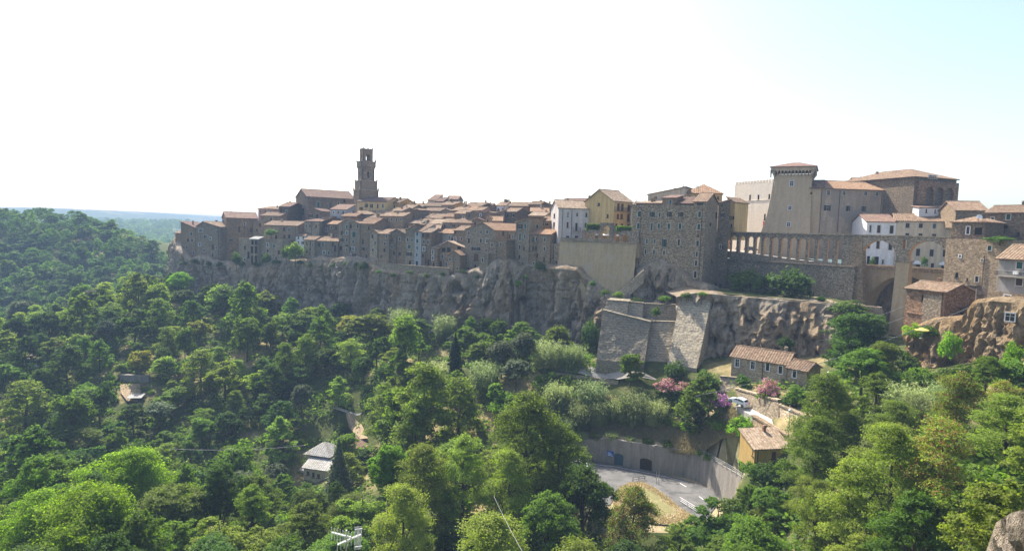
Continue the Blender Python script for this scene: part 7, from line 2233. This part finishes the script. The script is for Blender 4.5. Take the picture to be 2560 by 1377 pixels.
def shades(x, y, z, w, h):
    for k in KEYS:
        dx, dy = x - k.x, y - k.y
        al = dx * SUNH.x + dy * SUNH.y
        if al < -1: continue
        ac = abs(-dx * SUNH.y + dy * SUNH.x)
        if ac < w * 0.5 + 2.0 and z + h > k.z + max(0, al - w * 0.3) * math.tan(SUN_EL):
            return True
    return False
CLB = [(-300, 520), (430, 520), (437, 262), (560, 245), (700, 237), (860, 229), (1000, 216), (1110, 207), (1215, 199), (1400, 184), (1480, 172), (1500, 150), (1560, 139), (1740, 134), (1830, 128), (2060, 120), (2130, 120), (2240, 110), (2300, 100), (2450, 92), (2600, 84), (3000, 70)]
hand = [(p['x'], p['y'], p['W']) for p in PLANTS]
rng = random.Random(12)
pos = []
cells = {}
def near(x, y, r):
    cx, cy_ = int(x // 12), int(y // 12)
    for i in (-1, 0, 1):
        for j in (-1, 0, 1):
            for (a, b, c) in cells.get((cx + i, cy_ + j), ()):
                if (a - x) ** 2 + (b - y) ** 2 < ((r + c) * 0.5) ** 2:
                    return True
    return False
for (x, y, w) in hand:
    cells.setdefault((int(x // 12), int(y // 12)), []).append((x, y, w * 0.75))
fills = []
for _ in range(26000):
    Y = rng.uniform(34, 475)
    px = rng.uniform(-120, 2680)
    if rng.random() > (Y / 475) ** 1.0 + 0.12:
        continue
    x = (px - 1280) / FPX * Y * 1.0
    if Y > lerp_tab(CLB, px) - 3 or Y < 40 and abs(px - 1280) < 300:
        continue
    z = None
    w = rng.triangular(4.5, 14.0, 8.5) if Y > 60 else rng.uniform(4.5, 8)
    if Y > 262:
        if Y > lerp_tab([(0, 445), (200, 442), (300, 430), (380, 414), (430, 404), (3000, 402)], px): continue
        w = rng.uniform(6.5, 12)
    if near(x, Y, w * (0.7 if Y < 262 else 0.56)):
        continue
    z = ground_z(x, Y)
    h = min(15.0, w * rng.choice([0.8, 0.95, 1.1, 1.3, 1.6]))
    if Y < 75: h *= 0.9
    if Y > 262: h = min(h, 10.5)
    q = proj((x, Y, z + h * 0.62))
    if q[2] < 10 or q[1] > 1480 or q[0] < -150 or q[0] > 2720:
        continue
    s = FPX / q[2]
    if blocked(q[0], q[1], w / 2 * s, h * 0.4 * s, Y) or shades(x, Y, z, w, h):
        w2 = rng.uniform(2.0, 3.0)
        h2 = w2 * 0.8
        q2 = proj((x, Y, z + h2 * 0.5))
        if blocked(q2[0], q2[1], w2 / 2 * s, h2 * 0.5 * s, Y) or shades(x, Y, z, w2, h2) or rng.random() < 0.25:
            continue
        w, h = w2, h2
    cells.setdefault((int(x // 12), int(Y // 12)), []).append((x, Y, w * 0.7))
    fills.append((x, Y, z, w, h, px))
for (x, Y, z, w, h, px) in fills:
    r = rng.random()
    nn = noise.noise(Vector((x * 0.02, Y * 0.02, 1.0)))
    if w < 3.2:
        kind = rng.choice(['shrub', 'shrubd', 'shrub', 'shrubl'])
    elif Y > 262:
        kind = 'dark_f' if r + nn * 0.5 < 0.72 else 'oak_f'
    elif Y > 112:
        kind = rng.choice(['dark_m', 'dark_m', 'oak_m', 'oak_m', 'light_m', 'locust_m']) if px < 1000 else rng.choice(['dark_m', 'oak_m', 'oak_m', 'light_m', 'locust_m'])
        if r > 0.988: kind = 'yellow_m'
        elif r > 0.94: kind = 'grey_m'
    else:
        kind = rng.choice(['dark_n', 'oak_n', 'light_n', 'locust_n', 'oak_n']) if px > 800 else rng.choice(['oak_n', 'dark_n', 'light_n'])
    put(kind, x, Y, z, w, h, None)
# ---- names, labels and objects
def zone(px, py, Y):
    if Y > 262: return 'on the far left hillside'
    if Y > 112:
        if px < 440: return 'on the wooded spur at the left'
        if px < 900: return 'on the slope below the cathedral cliff'
        if px < 1500: return 'on the slope below the middle cliff'
        return 'around the farmhouse and dry slope'
    if px < 480: return 'in the lower left foreground'
    if px < 1000: return 'in the foreground near the grey-roofed farmhouse'
    if px < 1480: return 'in the middle foreground left of the road'
    if px < 2000: return 'in the foreground below the road bend'
    return 'in the right foreground'
for p in PLANTS:
    q = proj((p['x'], p['y'], p['z'] + p['H'] * 0.6))
    p['px'], p['py'], p['pd'] = q
    p['b'] = base_kind(p['kind'])
    p['size'] = p['W'] * FPX / max(5, q[2])
far = [p for p in PLANTS if p['label'] is None and p['y'] > 262]
far.sort(key=lambda p: -p['size'])
keep_far = set(id(p) for p in far[:150])
mass = [p for p in far[150:]]
auto = [p for p in PLANTS if p['label'] is None and (p['y'] <= 262 or id(p) in keep_far)]
buckets = {}
for p in auto:
    buckets.setdefault((zone(p['px'], p['py'], p['y']), NAMES[p['b']][2]), []).append(p)
for (zn, nm), L in buckets.items():
    L.sort(key=lambda p: p['px'])
    for k, p in enumerate(L):
        p['label'] = '%s %s, %s from left' % (nm, zn, ordinal(k + 1)) if len(L) > 1 else '%s %s' % (nm, zn)
        p['group'] = '%ss %s' % (NAMES[p['b']][1], zn)
rv = random.Random(99)
mass_ids = set(id(p) for p in mass)
for p in PLANTS:
    if id(p) in mass_ids:
        continue
    k = p['kind']
    pr = PROTO[k + str(p['variant'] if p['variant'] is not None else rv.randrange(VAR[k]))]
    nm = NAMES[p['b']]
    t = thing('hillside_tree' if p['y'] > 262 and p['group'] else nm[0], p['label'], nm[1], (p['x'], p['y'], p['z'] - 0.1), rv.uniform(0, 2 * PI), p['group'])
    sw, sh = p['W'] / (2.15 * pr['R']), p['H'] / (pr['H'] * 1.02)
    t.scale = (sw, sw * rv.uniform(0.9, 1.1), sh)
    link('crown', pr['crown'], t)
    if pr['trunk'] is not None:
        link('trunk', pr['trunk'], t)
# far wood: one mass
def mass_object(name, label, cat, plants, kinds):
    Vs, mi = [], []
    mats = []
    for p in plants:
        pr = PROTO[p['kind'] + str(rv.randrange(3))]
        me = pr['crown']
        mt = me.materials[0].name
        if mt not in mats: mats.append(mt)
        co = np.empty(len(me.vertices) * 3, np.float32)
        me.vertices.foreach_get('co', co)
        co = co.reshape(-1, 4, 3)[::kinds or 2].reshape(-1, 3) * np.array([1, 1, 1])
        a = rv.uniform(0, 6.28)
        sw, sh = p['W'] / (2.15 * pr['R']), p['H'] / (pr['H'] * 1.02)
        R_ = np.array([[math.cos(a), -math.sin(a), 0], [math.sin(a), math.cos(a), 0], [0, 0, 1]])
        q = (co * np.array([sw, sw, sh])) @ R_.T + np.array([p['x'], p['y'], p['z']])
        Vs.append(q)
        mi += [mats.index(mt)] * (len(q) // 4)
    o = link(name, np_mesh(name, np.concatenate(Vs), mats, mi=mi))
    o['kind'] = 'stuff'
    tag(o, label, cat)
    return o
far2 = []
for _ in range(1200):
    Y = rng.uniform(1100, 1900) if rng.random() < 0.75 else rng.uniform(800, 1100)
    px = rng.uniform(150, 470) if Y > 1100 else rng.uniform(280, 470)
    x = (px - 1280) / FPX * Y
    w = rng.uniform(11, 20)
    far2.append(dict(kind=rng.choice(['oak_f', 'dark_f']), x=x, y=Y, z=ground_z(x, Y), W=w, H=w * 0.9))
far2 = [p for p in far2 if p['y'] < 1500 or noise.noise(Vector((p['x'] * 0.01, p['y'] * 0.01, 2))) > 0.1][:620]
if mass: mass_object('hillside_wood', 'rest of the wood on the far left hillside', 'wood', mass, 3)
mass_object('distant_wood', 'hazy distant wood beyond the left hillside', 'wood', far2, 7)
# undergrowth: low leafy cover between the trees, and straw on the dry slopes
Vs = []
nprng = np.random.default_rng(5)
cnt_u = 0
for _ in range(9000):
    Y = rng.uniform(30, 265)
    px = rng.uniform(-60, 2640)
    if Y > lerp_tab(CLB, px) + 1: continue
    if rng.random() > (Y / 265) + 0.15: continue
    x = (px - 1280) / FPX * Y
    z = ground_z(x, Y)
    q = proj((x, Y, z + 0.7))
    if q[1] > 1420 or q[2] < 12: continue
    s = FPX / q[2]
    if blocked(q[0], q[1], 1.3 * s, 0.8 * s, Y): continue
    n = 46
    C = nprng.normal(size=(n, 3)) * np.array([0.95, 0.95, 0.42]) + np.array([x, Y, z + 0.55])
    Vs.append(leaf_quads(nprng, C, nprng.normal(size=(n, 3)) * 0.6 + np.array([0, 0, 1]), 0.5))
    cnt_u += 1
    if cnt_u > 3200: break
o = link('undergrowth', np_mesh('undergrowth', np.concatenate(Vs), 'leaf_mid'))
o['kind'] = 'stuff'
tag(o, 'low green undergrowth covering the slopes between the trees', 'undergrowth')
def blades(name, label, poly_xy, n, h, mat, zf):
    P = np.array(poly_xy)
    lo, hi = P.min(0), P.max(0)
    pts = nprng.uniform(lo, hi, (n * 3, 2))
    ins = pip(pts[:, 0], pts[:, 1], poly_xy)
    pts = pts[ins][:n]
    z = zf(pts)
    C = np.column_stack([pts, z])
    m = len(C)
    ang = nprng.uniform(0, PI, m)
    w = 0.09
    hh = h * nprng.uniform(0.4, 1.2, m)
    lean = nprng.normal(size=(m, 2)) * 0.35 * h
    d = np.column_stack([np.cos(ang) * w, np.sin(ang) * w, np.zeros(m)])
    tip = C + np.column_stack([lean, hh])
    V = np.empty((m, 4, 3))
    V[:, 0] = C - d; V[:, 1] = C + d; V[:, 2] = tip + d * 0.3; V[:, 3] = tip - d * 0.3
    o = link(name, np_mesh(name, V.reshape(-1, 3), mat))
    o['kind'] = 'stuff'
    tag(o, label, 'grass')
blades('dry_grass', 'straw coloured dry grass on the slope above the road', DRY1, 45000, 0.7, 'straw', lambda p: height_np(p[:, 0], p[:, 1]) - 0.05)
blades('island_grass', 'dry yellow grass on the island inside the road bend', [(p.x, p.y) for p in IP], 9000, 0.22, 'straw', lambda p: np.full(len(p), ROADZ + 0.3))
# ================================================================== haze
m, nt, out = nodes('haze_air')
pv = nt.nodes.new('ShaderNodeVolumePrincipled')
pv.inputs['Color'].default_value = (0.42, 0.60, 0.88, 1)
pv.inputs['Density'].default_value = 0.0003
pv.inputs['Anisotropy'].default_value = 0.0
nt.links.new(pv.outputs['Volume'], out.inputs['Volume'])
zmin, zmax = float(GZ.min()) - 8.0, max(float(GZ.max()) + 2, 91.0)
mb = MB()
xm = float(GX.max()) + 60
mb.box(-xm, xm, -140, float(GY.max()) + 60, zmin - 1, zmax)
hz = mb.build('haze', 'haze_air')
hz['kind'] = 'stuff'
tag(hz, 'bluish summer haze over the whole valley', 'haze')
print('PLANTS', len(PLANTS), 'auto', len(auto), 'mass', len(mass), 'under', cnt_u, 'z', zmin, zmax)
